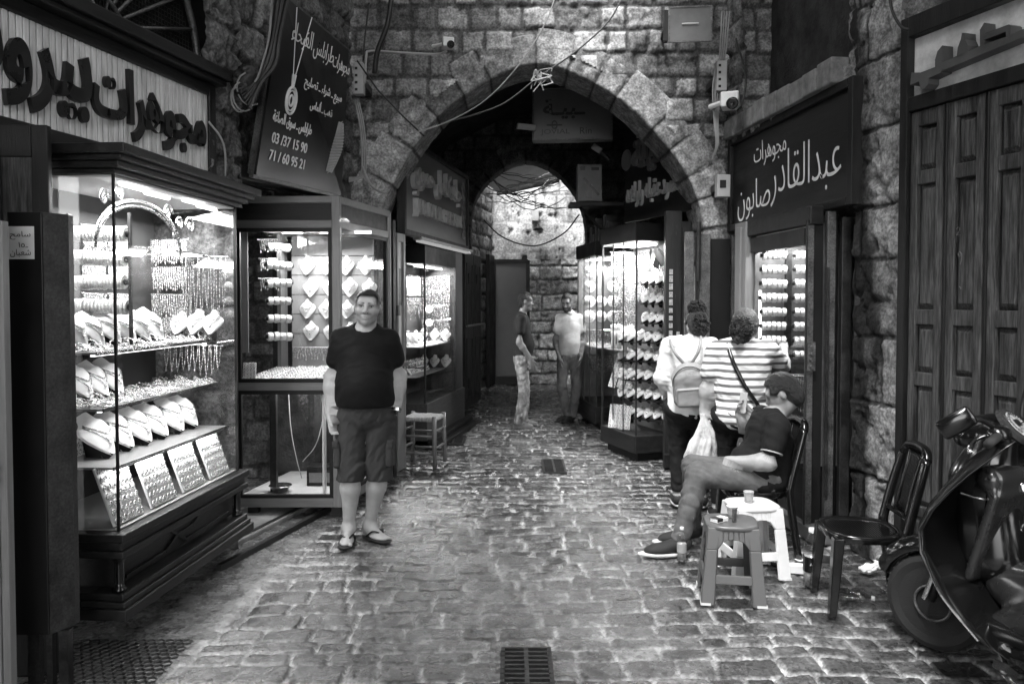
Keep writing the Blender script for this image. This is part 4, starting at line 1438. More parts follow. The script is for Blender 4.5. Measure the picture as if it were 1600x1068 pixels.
cx2 = make_chains(.4, .3, 12)
for i in range(2):
    place(cx2, ((2.12, 2.30)[i], (6.40, 6.2)[i], 1.08), (0, 0, 0), "chains hanging low in the lit window at right", "chains low in the lit window")
# wood jamb on the far side and the doorway head
jm = empty("wood_jamb", (P(1165, 600, 6.75).x, 6.75, 0), FW.a, "ribbed grey wooden jamb at the left of the lit window", "jamb")
MB().box(-.12, .12, -.06, .06, 0, 2.32).box(-.05, .05, -.08, .08, 0, 2.28).build("board", MT['mwood'], jm, bevel=.006)
a, b2 = P(1180, 372, 6.6), P(1268, 345, 5.6)
hd = MB().beam((1.98, 6.75, 2.26), (2.11, 5.55, 2.26), .1, .13).build("lintel", MT['dwood_h'], bevel=.008)
tag(hd, "dark wooden head over the lit window", "lintel", kind='thing')
# folded door leaves right of the window, with lock plate
fdl = empty("folded_door_leaves", (2.10, 5.60, 0), 0, "dark folded steel door leaves with a lock plate, right of the lit window", "door")
zt = P(1290, 318, 5.45).z
for i, (x, y, w_, t_, m_) in enumerate(((-.02, .0, .045, .05, 'steel'), (.04, .02, .07, .04, 'black'), (.115, -.02, .06, .05, 'steel'), (.165, .04, .05, .04, 'black'), (.21, -.05, .07, .05, 'dsteel'))):
    MB().box(x - w_ / 2, x + w_ / 2, y - t_ / 2, y + t_ / 2, .02, zt - .02 * i).build("leaf", MT[m_], fdl, bevel=.004)
b = MB().box(-.045, .01, -.05, -.026, 1.18, 1.38)
for k in range(4): b.tube([(-.018, -.062, 1.21 + .045 * k), (-.018, -.05, 1.21 + .045 * k)], .013, 10)
b.build("lock_plate", MT['steel'], fdl, bevel=.002)
MB().tube([(-.05, -.03, .1), (-.05, -.03, zt - .1)], .008, 6).tube([(.085, -.06, .3), (.085, -.06, 1.9)], .012, 6).build("rod", MT['dsteel'], fdl)

# ---- calligraphy board
def board(p, q, z0, z1, thick, m, name, label, cat="sign", frame=None, fw=.05, lean=0.0, side=-1):
    """a sign board between plan points p (left as read) and q; returns thing, origin at lower left, unit vectors"""
    p, q = Vector((p[0], p[1], 0)), Vector((q[0], q[1], 0))
    ux = (q - p).normalized()
    L = (q - p).length
    t = empty(name, (p.x, p.y, z0), math.atan2(ux.y, ux.x), label, cat)
    H = z1 - z0
    MB().box(0, L, 0, thick, 0, H).build("panel", m, t, bevel=.003)
    if frame:
        MB().box(-fw, 0, -.03, thick, -fw, H + fw).box(L, L + fw, -.03, thick, -fw, H + fw).box(0, L, -.03, thick, -fw, 0).box(0, L, -.03, thick, H, H + fw).build("frame", frame, t, bevel=.006)
    return t, L, H


def write(t, items, m, name="lettering", depth=.004, lift=0.001):
    mb = MB()
    for it in items:
        s, x, z, w_, h_ = it[:5]
        kw = it[5] if len(it) > 5 else {}
        letter(mb, s, (0, 0, 0), (1, 0, 0), (0, 0, 1), x, z, w_, h_, depth, lift, **kw)
    return mb.build(name, m, t)


def strokes(mb, lines, W, H, r, y=-.012):
    """hand drawn pen strokes: polylines in 0..1 board coordinates with varying breadth"""
    for pts, k in lines:
        sp = spline([(a * W, y, b * H) for a, b in pts], 6)
        n_ = len(sp)
        mb.tube(sp, [r * k * (.35 + .65 * math.sin(math.pi * min(1, .12 + .83 * i / (n_ - 1)))) for i in range(n_)], 6)


cb, Lc, Hc = board((2.03, 7.38), (2.245, 5.33), 2.36, 3.08, .05, MT['dwood_h'], "calligraphy_board", "dark wooden shop board with white painted calligraphy over the lit window", frame=MT['dwood'], fw=.06)
# painted with a broad pen: two lines
write(cb, [("مجوهرات", Lc * .23, Hc * .60, Lc * .30, Hc * .30, dict(ar=True, shear=-.1, bold=-.012)),
           ("عبدالقادر", Lc * .40, Hc * .10, Lc * .54, Hc * .58, dict(ar=True, bold=-.014)),
           ("صابون", Lc * .06, Hc * .02, Lc * .33, Hc * .46, dict(ar=True, bold=-.014))], MT['letterw'], depth=.003)

# ---- wooden folding shutters at the far right
sA, sB = Vector((2.365, 4.84)), Vector((3.115, 2.59))
sv = (sB - sA).normalized()
FS = Frame(sA.x, sA.y, math.atan2(sv.y, sv.x))
ws = empty("wooden_shutters", (FS.x, FS.y, 0), FS.a, "tall weathered wooden folding shutters with raised panels behind the motor scooter", "shutter")
zt = 2.78
xw = .235
nleaf = 7
for i in range(nleaf):
    x0 = .06 + i * (xw + .03)
    lf = MB()
    st = .052
    pans = ((.17, .40), (.46, 1.17), (1.25, 1.53), (1.62, 2.35), (2.43, 2.69))
    lf.box(x0, x0 + st, -.02, .03, .05, zt).box(x0 + xw - st, x0 + xw, -.02, .03, .05, zt)
    for za, zb in ((.05, .17), (.40, .46), (1.17, 1.25), (1.53, 1.62), (2.35, 2.43), (2.69, zt)):
        lf.box(x0 + st, x0 + xw - st, -.02, .03, za, zb)
    lf = lf.build("leaf", MT['shutter'], ws, bevel=.006)
    pn = MB()
    for za, zb in pans:
        xa, xb = x0 + st, x0 + xw - st
        b_ = .026
        pn.add([(xa, .014, za), (xb, .014, za), (xb, .014, zb), (xa, .014, zb), (xa + b_, -.008, za + b_ * 1.4), (xb - b_, -.008, za + b_ * 1.4), (xb - b_, -.008, zb - b_ * 1.4), (xa + b_, -.008, zb - b_ * 1.4)],
               [(0, 1, 5, 4), (1, 2, 6, 5), (2, 3, 7, 6), (3, 0, 4, 7), (4, 5, 6, 7)])
    pn.build("panel", MT['shutter'], lf)
    MB().tube([(x0 + xw + .015, -.012, .1), (x0 + xw + .015, -.012, zt)], .012, 6).build("hinge_bead", MT['black'], lf)
SW = nleaf * (xw + .03) + .1
MB().box(-.0, .055, -.05, .05, 0, 3.34).box(.055, SW, -.04, .05, zt + .005, zt + .09).box(.055, SW, -.05, .05, 3.22, 3.34).box(0, SW, .03, .06, 0, .05).build("frame", MT['dwood'], ws, bevel=.006)
MB().box(0, SW, .045, .06, .0, zt + .02).build("backing", MT['black'], ws)
chalk = MB()
for pts in ([(0, .036), (.010, .048), (.022, .040), (.016, .024), (.002, .004), (.012, .006), (.026, .002)], ):
    chalk.tube(spline([(.395 + x, -.0225, 2.03 + z) for x, z in pts], 5), .0022, 5)
chalk.tube(spline([(.405 + x, -.0225, 1.87 + z) for x, z in [(.024, .062), (.012, .072), (.004, .058), (.014, .044), (.026, .062), (.027, .03), (.018, .0)]], 5), .0026, 5)
chalk.tube(spline([(.42, -.0225, 1.75), (.43, -.0225, 1.742), (.428, -.0225, 1.735)], 4), .0025, 5)
chalk.build("chalk_marks", MT['letterdim'], ws)
# carved letters over the shutters
cs = empty("carved_sign", (FS.x, FS.y, 2.875), FS.a, "pale board with thick cut out dark letters above the wooden shutters", "sign")
MB().box(.06, SW, .0, .03, 0, .34).build("panel", mat("pale_board", .6, .8, var=.5, scale=4, bump=.3), cs)


def on_plane(px, py, org, ang):
    """where the sight line of a pixel meets the vertical plane at org: (along, height)"""
    d = P(px, py, 1.0) - Vector((0, 0, EYE))
    ux = Vector((math.cos(ang), math.sin(ang), 0)); n_ = Vector((-ux.y, ux.x, 0))
    o = Vector((org[0], org[1], 0)) - Vector((0, 0, 0))
    t = (o.x * n_.x + o.y * n_.y) / (d.x * n_.x + d.y * n_.y)
    p = d * t
    return ux.dot(Vector((p.x - o.x, p.y - o.y, 0))), EYE + p.z


mb = MB()
for poly in ([(118, 712), (128, 606), (205, 606), (325, 560), (325, 500), (345, 430), (385, 380), (385, 560), (375, 605), (270, 655), (270, 700), (235, 742), (205, 742), (190, 680)],
             [(384, 520), (700, 385), (940, 300), (1068, 240), (1068, 310), (940, 360), (700, 460), (384, 592)],
             [(505, 480), (515, 400), (540, 330), (550, 275), (572, 275), (575, 330), (598, 380), (598, 440)],
             [(700, 392), (700, 250), (735, 190), (740, 280), (940, 205), (955, 215), (955, 296), (920, 310), (915, 265), (735, 335), (735, 378)]):
    q = [on_plane(1400 + x / 5.34, y / 5.34, (FS.x + .085 * math.sin(FS.a), FS.y - .085 * math.cos(FS.a)), FS.a) for x, y in poly]
    n_ = len(q)
    vs = [(a, -.085, z - 2.875) for a, z in q] + [(a, -.006, z - 2.875) for a, z in q]
    mb.add(vs, [tuple(range(n_)), tuple(range(2 * n_ - 1, n_ - 1, -1))] + [(i, n_ + i, n_ + (i + 1) % n_, (i + 1) % n_) for i in range(n_)])
mb.build("lettering", mat("carved_letter", .075, .5, var=.3), cs)
# ================================================================== LEFT SIGNS
# striped sign
ss, Ls, Hs = board((-2.46, 2.75), (-1.945, 5.12), 2.49, 2.97, .06, MT['dwood'], "striped_sign", "long white striped sign board with big black letters above the bay case", frame=MT['dwood_h'], fw=.07)
n = 62
b = MB()
for i in range(n):
    x = Ls * (i + .5) / n
    b.box(x - Ls / n * .40, x + Ls / n * .40, -.014, 0, 0, Hs)
b.build("strips", mat("pale_strip", .62, .5, var=.35, scale=5, stretch=(6, 6, .7)), ss, bevel=.003)
write(ss, [("مجوهرات", Ls * .574, Hs * .10, Ls * .403, Hs * .80, dict(ar=True, bold=.03)), ("بيروت", Ls * .20, Hs * .10, Ls * .37, Hs * .84, dict(ar=True, bold=.03))], MT['letterb'], depth=.025, lift=.016)
MB().box(-.1, Ls + .09, -.10, .06, Hs + .07, Hs + .10).box(-.1, Ls + .10, -.13, .06, Hs + .10, Hs + .17).build("cornice", MT['dwood_h'], ss, bevel=.008)
# fan light with iron spokes above it
f0, f1 = Vector((xl(3.1) - .02, 3.1, 0)), Vector((xl(5.3) - .02, 5.3, 0))
fu = (f1 - f0).normalized()
fl_ = empty("fan_grille", (xl(4.39) - .05, 4.39, 3.07), math.atan2(fu.y, fu.x), "half round iron fan grille with mesh above the striped sign", "grille")
b = MB()
RF = .88
b.tube([(.17 * math.cos(t), 0, .08 + .17 * math.sin(t)) for t in [math.pi * k / 14 for k in range(15)]], .013, 6)
b.tube([(RF * math.cos(t), 0, .05 + RF * math.sin(t)) for t in [math.pi * k / 24 for k in range(25)]], .025, 6)
for k in range(13):
    t = math.pi * (k + .35) / 13
    b.tube([(.17 * math.cos(t), 0, .08 + .17 * math.sin(t)), (RF * math.cos(t), 0, .06 + RF * math.sin(t))], .012, 6)
for t in (.5, 1.3, 2.1):
    b.tube([(0, 0, .08), (.16 * math.cos(t), 0, .08 + .16 * math.sin(t))], .007, 5)
b.build("spokes", MT['steel'], fl_, smooth=True)
b = MB()
for k in range(60):
    x = -RF + 2 * RF * k / 59
    h = math.sqrt(max(0, 1 - (x / RF) ** 2)) * RF
    if h > .02: b.box(x - .002, x + .002, .03, .034, .03, h)
for k in range(30):
    z = .03 + k * .029
    w_ = RF * math.sqrt(max(0, 1 - min(1, z / RF) ** 2))
    if w_ > .02: b.box(-w_, w_, .034, .038, z - .002, z + .002)
b.build("wire_mesh", MT['dsteel'], fl_)
MB().box(-2.2, 1.9, .20, .22, -.3, 2.6).build("dark_backing", MT['black'], fl_)
# black banner leaning out from the wall
bl0, br0, tl0, tr0 = P(400, 273, 5.47), P(533.5, 305, 6.75), P(443, -8, 5.40), P(545, 80, 6.66)
ux = (br0 - bl0); Lb = ux.length; ux.normalize()
uz = (tl0 - bl0); Hb = uz.length; uz.normalize()
un = ux.cross(uz).normalized()          # towards the wall? decided below
if un.x < 0: un = -un                    # un points into the alley
bn = empty("black_banner", bl0, 0, "black vinyl jewellery banner with pendant and phone numbers above the pale glass case", "sign")
tlr, trr, brr = tl0 - bl0, tr0 - bl0, br0 - bl0
MB().hexa([Vector((0, 0, 0)), brr, trr, tlr], [k - un * .03 for k in (Vector((0, 0, 0)), brr, trr, tlr)]).build("vinyl", MT['banner'], bn)
b = MB()
for p, q in ((Vector((0, 0, 0)), brr), (brr, trr), (trr, tlr), (tlr, Vector((0, 0, 0)))):
    b.beam(p - un * .035, q - un * .035, .05, .035, up=un)
b.build("frame", MT['steel'], bn)
mb = MB()
H2 = (trr - brr).length


def bw_(s, fx, fz, fw_, fh, **k):
    # fractional position on the banner: z measured on the left edge, sheared to follow it
    letter(mb, s, (0, 0, 0), ux, uz, Lb * fx, Hb * fz, Lb * fw_, Hb * fh, .003, .004, **k)


bw_("مجوهرات", .61, .755, .22, .12, ar=True, bold=-.008)
bw_("طرابلس", .37, .765, .24, .13, ar=True, bold=-.008)
bw_("الفيحاء", .13, .775, .22, .13, ar=True, bold=-.008)
bw_("مبيع ـ شراء ـ تصليح", .33, .565, .46, .085, ar=True, bold=.008)
bw_("ذهب ـ ألماس", .43, .46, .27, .08, ar=True, bold=.008)
bw_("طرابلس ـ سوق الصاغة", .07, .30, .42, .085, ar=True, bold=.012)
bw_("03 /37 15 90", .09, .20, .38, .062, bold=.012)
bw_("71 / 60 95 21", .09, .10, .38, .062, bold=.012)
mb.build("lettering", MT['letterw'], bn)


def bp(fx, fz, lift=.006): return ux * (Lb * fx) + uz * (Hb * fz) + un * lift


pd = MB()
cc = (.22, .47)
pd.tube([bp(.135, .98), bp(.20, .62)], .004, 5).tube([bp(.30, .98), bp(.225, .62)], .004, 5).tube([bp(.20, .62), bp(.212, .54)], .010, 6).tube([bp(.225, .62), bp(.217, .54)], .010, 6)
for r_, th in ((.075, .010), (.056, .006), (.03, .008)):
    pd.tube([bp(cc[0] + .0, cc[1]) + ux * (r_ * .9 * math.cos(t)) + uz * (r_ * 1.25 * math.sin(t)) for t in [k * math.pi / 12 for k in range(25)]], th, 5)
pd.build("pendant_print", MT['letterw'], bn)
br_ = MB()
for k in range(9):
    s = (k - 4) / 4
    br_.tube([bp(.80 + .06 * s * (.6 + .4 * math.sin(t * 1.0)) + .055 * (f - .5) + .03 * math.sin(3 * f), .13 + .34 * f) for f, t in [(j / 10, j / 3) for j in range(11)]], .0035, 4)
for j in range(18):
    f = j / 17
    w_ = math.sin(math.pi * (.08 + .86 * f))
    br_.tube([bp(.80 + .055 * (f - .5) + .03 * math.sin(3 * f) - .075 * w_, .13 + .34 * f - .012), bp(.80 + .055 * (f - .5) + .03 * math.sin(3 * f) + .075 * w_, .13 + .34 * f + .012)], .0035, 4)
br_.build("bracelet_print", MT['letterg'], bn)
# dark ledges in the recess by the banner
b = MB().beam(P(360, 268, 5.45), P(515, 300, 6.9), .16, .10).beam(P(358, 250, 5.5) + Vector((-.15, 0, 0)), P(430, 262, 5.9) + Vector((-.1, 0, 0)), .10, .06)
tag(b.build("wood_ledge", MT['dwood_h'], bevel=.01), "dark wooden ledge under the black banner", "ledge", kind='thing')

# carved letter sign in the passage
kl = empty("k", (0, 0, 0)) if False else None
js, Lj, Hj = board((P(631, 300, 7.9).x, 7.9), (P(728, 330, 10.5).x, 10.5), 2.37, 3.24, .06, mat("sign_wood", .13, .5, var=.4, scale=2, stretch=(1, 5, 5)), "carved_letter_sign", "brown wooden sign with raised Arabic and Latin letters on the left of the passage", frame=MT['dwood'], fw=.05)
write(js, [("JAD KAMIL HAMAWI", Lj * .10, Hj * .17, Lj * .72, Hj * .22, dict(bold=.015))], mat("sign_letter", .36, .4, var=.3), depth=.06, lift=.0)
write(js, [("جاد كامل حموي", Lj * .08, Hj * .42, Lj * .76, Hj * .46, dict(ar=True, bold=.02))], bpy.data.materials['sign_letter'], depth=.05, lift=.0)
b = MB()
for k in range(6):
    zc = Hj * (.14 + .14 * k)
    b.tube([(Lj * .91 + .05 * math.cos(t), -.02, zc + .055 * math.sin(t)) for t in [q * math.pi / 6 for q in range(13)]], .012, 5)
b.build("ornament", MT['letterdim'], js)

# hanging light box: JOVIAL
jv, L_, H_ = board((P(834, 180, 9.4).x, 9.4), (P(955, 180, 9.3).x, 9.3), P(834, 218, 9.4).z, P(834, 141, 9.4).z, .16, mat("lightbox", .10, .35, var=.2, scale=1.5), "hanging_sign_box", "unlit sign box reading JOVIAL hung under the passage vault", frame=MT['steel'], fw=.018)
write(jv, [("JOVIAL", L_ * .09, H_ * .07, L_ * .38, H_ * .13, dict(bold=.01)), ("Rin", L_ * .60, H_ * .09, L_ * .15, H_ * .13), ("ـبيـة", L_ * .12, H_ * .40, L_ * .55, H_ * .40, dict(ar=True, bold=.03))], MT['letterb'])
b = MB()
b.tube([(L_ * .17, -.004, H_ * .28), (L_ * .37, -.004, H_ * .28)], .008, 5).tube([(L_ * .27 + .03 * math.cos(t), -.004, H_ * .29 + .045 * math.sin(t)) for t in [k * math.pi / 6 for k in range(13)]], .008, 5)
b.build("emblem", MT['letterb'], jv)
for x in (.1, L_ - .1):
    MB().tube([(x, .08, H_), (x, .08, H_ + .5)], .012, 6).build("hanger", MT['dsteel'], jv)

# relief sign on the right of the passage
gs, Lg, Hg = board((P(976, 280, 9.2).x, 9.2), (P(1086, 260, 7.75).x, 7.75), 2.55, 3.62, .06, MT['dwood_h'], "relief_sign", "dark sign with relief letters and round emblem above the bright right hand case")
write(gs, [("محمود عقيله واولاده", Lg * .06, Hg * .14, Lg * .80, Hg * .26, dict(ar=True, bold=.02))], mat("relief_letter", .42, .5, var=.3), depth=.03)
write(gs, [("عقيلة", Lg * .14, Hg * .46, Lg * .68, Hg * .36, dict(ar=True, bold=.06)), ("AGHIELI", Lg * .22, Hg * .84, Lg * .60, Hg * .11, dict(bold=.02))], mat("relief_letter_grey", .16, .5, var=.3), depth=.03)
MB().lathe([(0, .02), (.10, .02), (.115, .012), (.12, 0), (0, 0)], 28, (.05, 0, Hg * .66), (0, -1, 0)).build("emblem", mat("emblem", .12, .5), gs, smooth=False)

# boxes on a bracket by the second arch
bx = MB().box(-.16, .16, -.12, .12, 0, .48).build("cardboard_box", mat("box_card", .20, .6, var=.25), bevel=.006)
b = MB()
letter(b, "\u25AC", (0, -.121, 0), (1, 0, 0), (0, 0, 1), .0, .38, .1, .04, .001) if False else b.box(.02, .12, -.1225, -.1205, .40, .44).box(-.12, -.06, -.1225, -.1205, .40, .45)
b.beam((-.08, -.122, .30), (.12, -.122, .08), .002, .03).box(-.05, .03, -.1225, -.1205, .05, .14)
b.build("print", MT['letterb'], bx)
bx.location = P(920, 316, 10.6)
tag(bx, "pale carton standing on a high bracket right of the far arch", "carton")
br2 = MB().box(-.24, .45, -.16, .2, -.05, 0).beam((-.1, 0, -.05), (.35, .1, -.5), .03, .03).build("shelf_bracket", MT['black'])
br2.location = P(918, 317, 10.6) + Vector((0, 0, -.005))
tag(br2, "black shelf bracket under the carton", "bracket")
cl = MB().beam((0, 0, 0), (.1, -.02, -.07), .07, .07).build("spot_lamp", MT['paleb'], bevel=.01)
MB().tube([(.1, -.02, -.07), (.2, 0, -.16)], .02, 6).build("arm", MT['dsteel'], cl)
cl.location = P(926, 228, 9.8)
tag(cl, "small pale spot lamp under the hanging sign box", "lamp")
# a pale strip lamp in the dark vault
t = MB().beam(P(808, 197, 9.3), P(836, 200, 9.35), .05, .06).build("strip_lamp", MT['paleb']); tag(t, "short pale strip lamp left of the hanging sign box", "lamp")
# things on shelves over the farther right case
rq = MB()
for k in range(7):
    x = .02 + .15 * k
    h = .25 + .12 * math.sin(k * 2.1)
    rq.box(x, x + .11, -.30, -.15, 2.43, 2.43 + h)
o = FR2.put(rq.build("stored_boxes", MT['dsteel'], bevel=.01))
tag(o, "row of dark boxes stored on top of the farther right case", "boxes")
# ================================================================== SMOOTH BODIES (distance fields -> one continuous surface)
def V3(*a): return np.array(a if len(a) > 1 else a[0], float)
def nrm(v): return np.asarray(v, float) / max(1e-9, np.linalg.norm(v))


def cap(a, b, ra, rb=None, k=.02):
    return ('c', V3(a), V3(b), ra, ra if rb is None else rb, k)


def ell(c, r, axes=None, k=.03):
    return ('e', V3(c), V3(r), np.eye(3) if axes is None else np.array([nrm(v) for v in axes]), k)


def rbox(c, h, r, axes=None, k=.005):
    return ('b', V3(c), V3(h), r, np.eye(3) if axes is None else np.array([nrm(v) for v in axes]), k)


def prim_eval(p, X):
    if p[0] == 'c':
        _, a, b, ra, rb, k = p
        ab = b - a
        t = np.clip(((X - a) @ ab) / max(1e-9, ab @ ab), 0, 1)
        d = X - a - t[..., None] * ab
        return np.sqrt((d * d).sum(-1)) - (ra + (rb - ra) * t)
    if p[0] == 'e':
        _, c, r, A, k = p
        q = (X - c) @ A.T
        k0 = np.sqrt(((q / r) ** 2).sum(-1))
        k1 = np.sqrt(((q / (r * r)) ** 2).sum(-1)) + 1e-9
        return np.where(k0 < 1e-4, -r.min(), k0 * (k0 - 1) / k1)
    _, c, h, r, A, k = p
    q = np.abs((X - c) @ A.T) - (h - r)
    return np.sqrt((np.maximum(q, 0) ** 2).sum(-1)) + np.minimum(q.max(-1), 0) - r


def prim_box(p):
    if p[0] == 'c':
        m = max(p[3], p[4])
        return np.minimum(p[1], p[2]) - m, np.maximum(p[1], p[2]) + m
    if p[0] == 'e':
        m = np.abs(p[3].T) @ p[2]
        return p[1] - m, p[1] + m
    m = np.abs(p[4].T) @ p[2]
    return p[1] - m, p[1] + m


def smin(a, b, k):
    if k <= 0: return np.minimum(a, b)
    h = np.maximum(k - np.abs(a - b), 0) / k
    return np.minimum(a, b) - h * h * k * .25


_last = {}


def sdf_mesh(name, prims, vox, m, parent=None, subs=(), clips=(), fold=0.0, fscale=1.0, paint=None, base=0.3, seed=1, fdir=0.0):
    lo = np.min([prim_box(p)[0] for p in prims], 0) - vox * 4 - fold
    hi = np.max([prim_box(p)[1] for p in prims], 0) + vox * 4 + fold
    n = np.ceil((hi - lo) / vox).astype(int) + 1
    ax = [lo[i] + vox * np.arange(n[i]) for i in range(3)]
    D = np.full(n, 1.0, np.float32)

    def sub_grid(p, mg):
        a, b = prim_box(p)
        i0 = np.maximum(0, np.floor((a - mg - lo) / vox).astype(int))
        i1 = np.minimum(n, np.ceil((b + mg - lo) / vox).astype(int) + 1)
        if np.any(i1 <= i0): return None, None
        s = tuple(slice(i0[i], i1[i]) for i in range(3))
        X = np.stack(np.meshgrid(*[ax[i][s[i]] for i in range(3)], indexing='ij'), -1)
        return s, X
    for p in prims:
        s, X = sub_grid(p, p[-1] + 3 * vox)
        if s is None: continue
        D[s] = smin(D[s], prim_eval(p, X), p[-1])
    for p in subs:
        s, X = sub_grid(p, p[-1] + 3 * vox)
        if s is None: continue
        D[s] = -smin(-D[s], prim_eval(p, X), p[-1])
    if fold > 0 or clips:
        XX = np.stack(np.meshgrid(*ax, indexing='ij'), -1)
        if fold > 0:
            near = np.abs(D) < fold * 3 + 2 * vox
            q = XX[near]
            f = fbm(q[:, 0] * 7 * fscale + q[:, 2] * (4 + fdir) * fscale + seed, q[:, 2] * 13 * fscale + q[:, 1] * 9 * fscale - q[:, 0] * 5 * fscale * (1 + fdir), 3, seed)
            f = 1 - 2 * np.abs(2 * f - 1)
            D[near] += (fold * (f - .75)).astype(np.float32)
        for pt, nv in clips:
            D = np.maximum(D, ((XX - V3(pt)) @ nrm(nv)).astype(np.float32))
    _last['garment'] = (prims, list(subs), list(clips))
    S = D < 0
    cnt = np.zeros(np.array(n) - 1, np.int8)
    cs = [(i, j, k) for i in (0, 1) for j in (0, 1) for k in (0, 1)]

    def C(A, c): return A[c[0]:n[0] - 1 + c[0], c[1]:n[1] - 1 + c[1], c[2]:n[2] - 1 + c[2]]
    for c in cs: cnt += C(S, c)
    act = (cnt > 0) & (cnt < 8)
    idx = np.full(act.shape, -1, np.int64)
    I = np.argwhere(act)
    idx[act] = np.arange(len(I))
    vals = np.stack([D[I[:, 0] + c[0], I[:, 1] + c[1], I[:, 2] + c[2]] for c in cs], -1)
    acc = np.zeros((len(I), 3)); w = np.zeros(len(I))
    for a in range(8):
        for b in range(a + 1, 8):
            ca, cb = np.array(cs[a]), np.array(cs[b])
            if np.abs(ca - cb).sum() != 1: continue
            va, vb = vals[:, a], vals[:, b]
            x = (va < 0) != (vb < 0)
            t = np.where(x, va / np.where(x, va - vb, 1), 0)
            acc += np.where(x[:, None], ca + t[:, None] * (cb - ca), 0)
            w += x
    Vt = lo + vox * (I + acc / w[:, None])
    F = []
    for d in range(3):
        e = np.zeros(3, int); e[d] = 1
        o1, o2 = np.zeros(3, int), np.zeros(3, int)
        o1[(d + 1) % 3] = 1; o2[(d + 2) % 3] = 1
        s0 = S[:n[0] - e[0], :n[1] - e[1], :n[2] - e[2]]
        s1 = S[e[0]:, e[1]:, e[2]:]
        E = np.argwhere(s0 != s1)
        ok = np.all((E - o1 - o2 >= 0) & (E < np.array(act.shape)), 1)
        E = E[ok]
        q = np.stack([idx[tuple((E - o1 - o2).T)], idx[tuple((E - o2).T)], idx[tuple(E.T)], idx[tuple((E - o1).T)]], -1)
        fl = s0[tuple(E.T)]
        q[~fl] = q[~fl][:, ::-1]
        F.append(q)
    F = np.concatenate(F)
    F = F[(F >= 0).all(1)]
    cols = None
    if paint is not None:
        cols = np.full(len(Vt), base)
        for pr, c, soft in paint:
            d = pr(Vt) if callable(pr) else prim_eval(pr, Vt)
            t = 1 - sstep(-soft, soft, d)
            cols = cols * (1 - t) + c * t
    return np_mesh(name, Vt, F, m, parent, cols)


def tuck(body, depth=.009, far=.05, avoid=None):
    """draw the body in under the garment made last, so that no skin shows through it"""
    prims, subs, clips = _last['garment']
    me = body.data
    n = len(me.vertices)
    co = np.empty(n * 3, np.float32); me.vertices.foreach_get("co", co)
    X = co.reshape(-1, 3).astype(float)

    def field(q):
        d = np.full(len(q), 1.0)
        for p in prims: d = smin(d, prim_eval(p, q), p[-1])
        return d
    for it in range(3):
        d = field(X)
        k = (d > -depth) & (d < far)
        for p in subs: k &= prim_eval(p, X) > .010
        if avoid is not None: k &= np.linalg.norm(X - avoid, axis=1) > .17
        for pt, nv in clips: k &= ((X - V3(pt)) @ nrm(nv)) < -.004
        if not k.any(): break
        q = X[k]; e = .004
        g = np.stack([field(q + e * a) - field(q - e * a) for a in np.eye(3)], -1)
        g /= np.linalg.norm(g, axis=1)[:, None] + 1e-9
        X[k] = q - g * (d[k] + depth)[:, None]
    me.vertices.foreach_set("co", X.astype(np.float32).ravel())
    me.update()


SKIN = mat("skin", .3, .5, var=.12, scale=25, bump=.15, bscale=160, attr=True, spec=.4)
HAIR = mat("hair", .015, .45, var=.5, scale=60, bump=1.0, bscale=130, stretch=(1, 1, .5), bdist=.02)
HAIRG = mat("hair_grey", .06, .45, var=.6, scale=50, bump=1.0, bscale=110, stretch=(1, 1, .4), bdist=.02)


def cloth(name, v, rough=.85, bump=.25, var=.15, **k):
    return mat(name, v, rough, var=var, scale=9, bump=bump, bscale=220, spec=.2, **k)


def hand_prims(W, Dn, N, T, s=1.0, curl=.35, spread=1.0):
    """palm, four fingers and thumb; Dn along the hand, N out of the palm, T towards the thumb"""
    W, Dn, N, T = V3(W), nrm(Dn), V3(N), V3(T)
    N = nrm(N - Dn * (N @ Dn))
    T = nrm(T - Dn * (T @ Dn) - N * (T @ N))
    out = [ell(W + Dn * .052 * s, (.041 * s, .056 * s, .017 * s), (T, Dn, N), .015), cap(W - Dn * .01, W + Dn * .03 * s, .026 * s, .025 * s, .02)]
    for i, (o, L) in enumerate(((.030, .92), (.010, 1.0), (-.011, .95), (-.030, .76))):
        p = W + Dn * (.092 - .004 * abs(i - 1)) * s + T * o * s * spread
        d = nrm(Dn + T * o * 3.0 * (spread - .6))
        a = curl * (.6 + .12 * i)
        for L2, r0, r1 in ((.042, .0098, .0090), (.027, .0090, .0082), (.021, .0082, .0066)):
            d = nrm(d * math.cos(a) + N * math.sin(a))
            q = p + d * L2 * L * s
            out.append(cap(p, q, r0 * s, r1 * s, .004))
            p = q
            a = curl * 1.15
    p = W + Dn * .028 * s + T * .030 * s
    d = nrm(Dn * .75 + T * .62 + N * .35)
    for L2, r0, r1 in ((.034, .014, .012), (.030, .0115, .0105), (.024, .0105, .0075)):
        q = p + d * L2 * s
        out.append(cap(p, q, r0 * s, r1 * s, .006))
        p = q
        d = nrm(d + Dn * .35 + N * .12)
    return out


def head_frame(c, f, u):
    f = nrm(f); u = V3(u); u = nrm(u - f * (u @ f)); r = np.cross(f, u)
    c = V3(c)
    return c, f, u, r


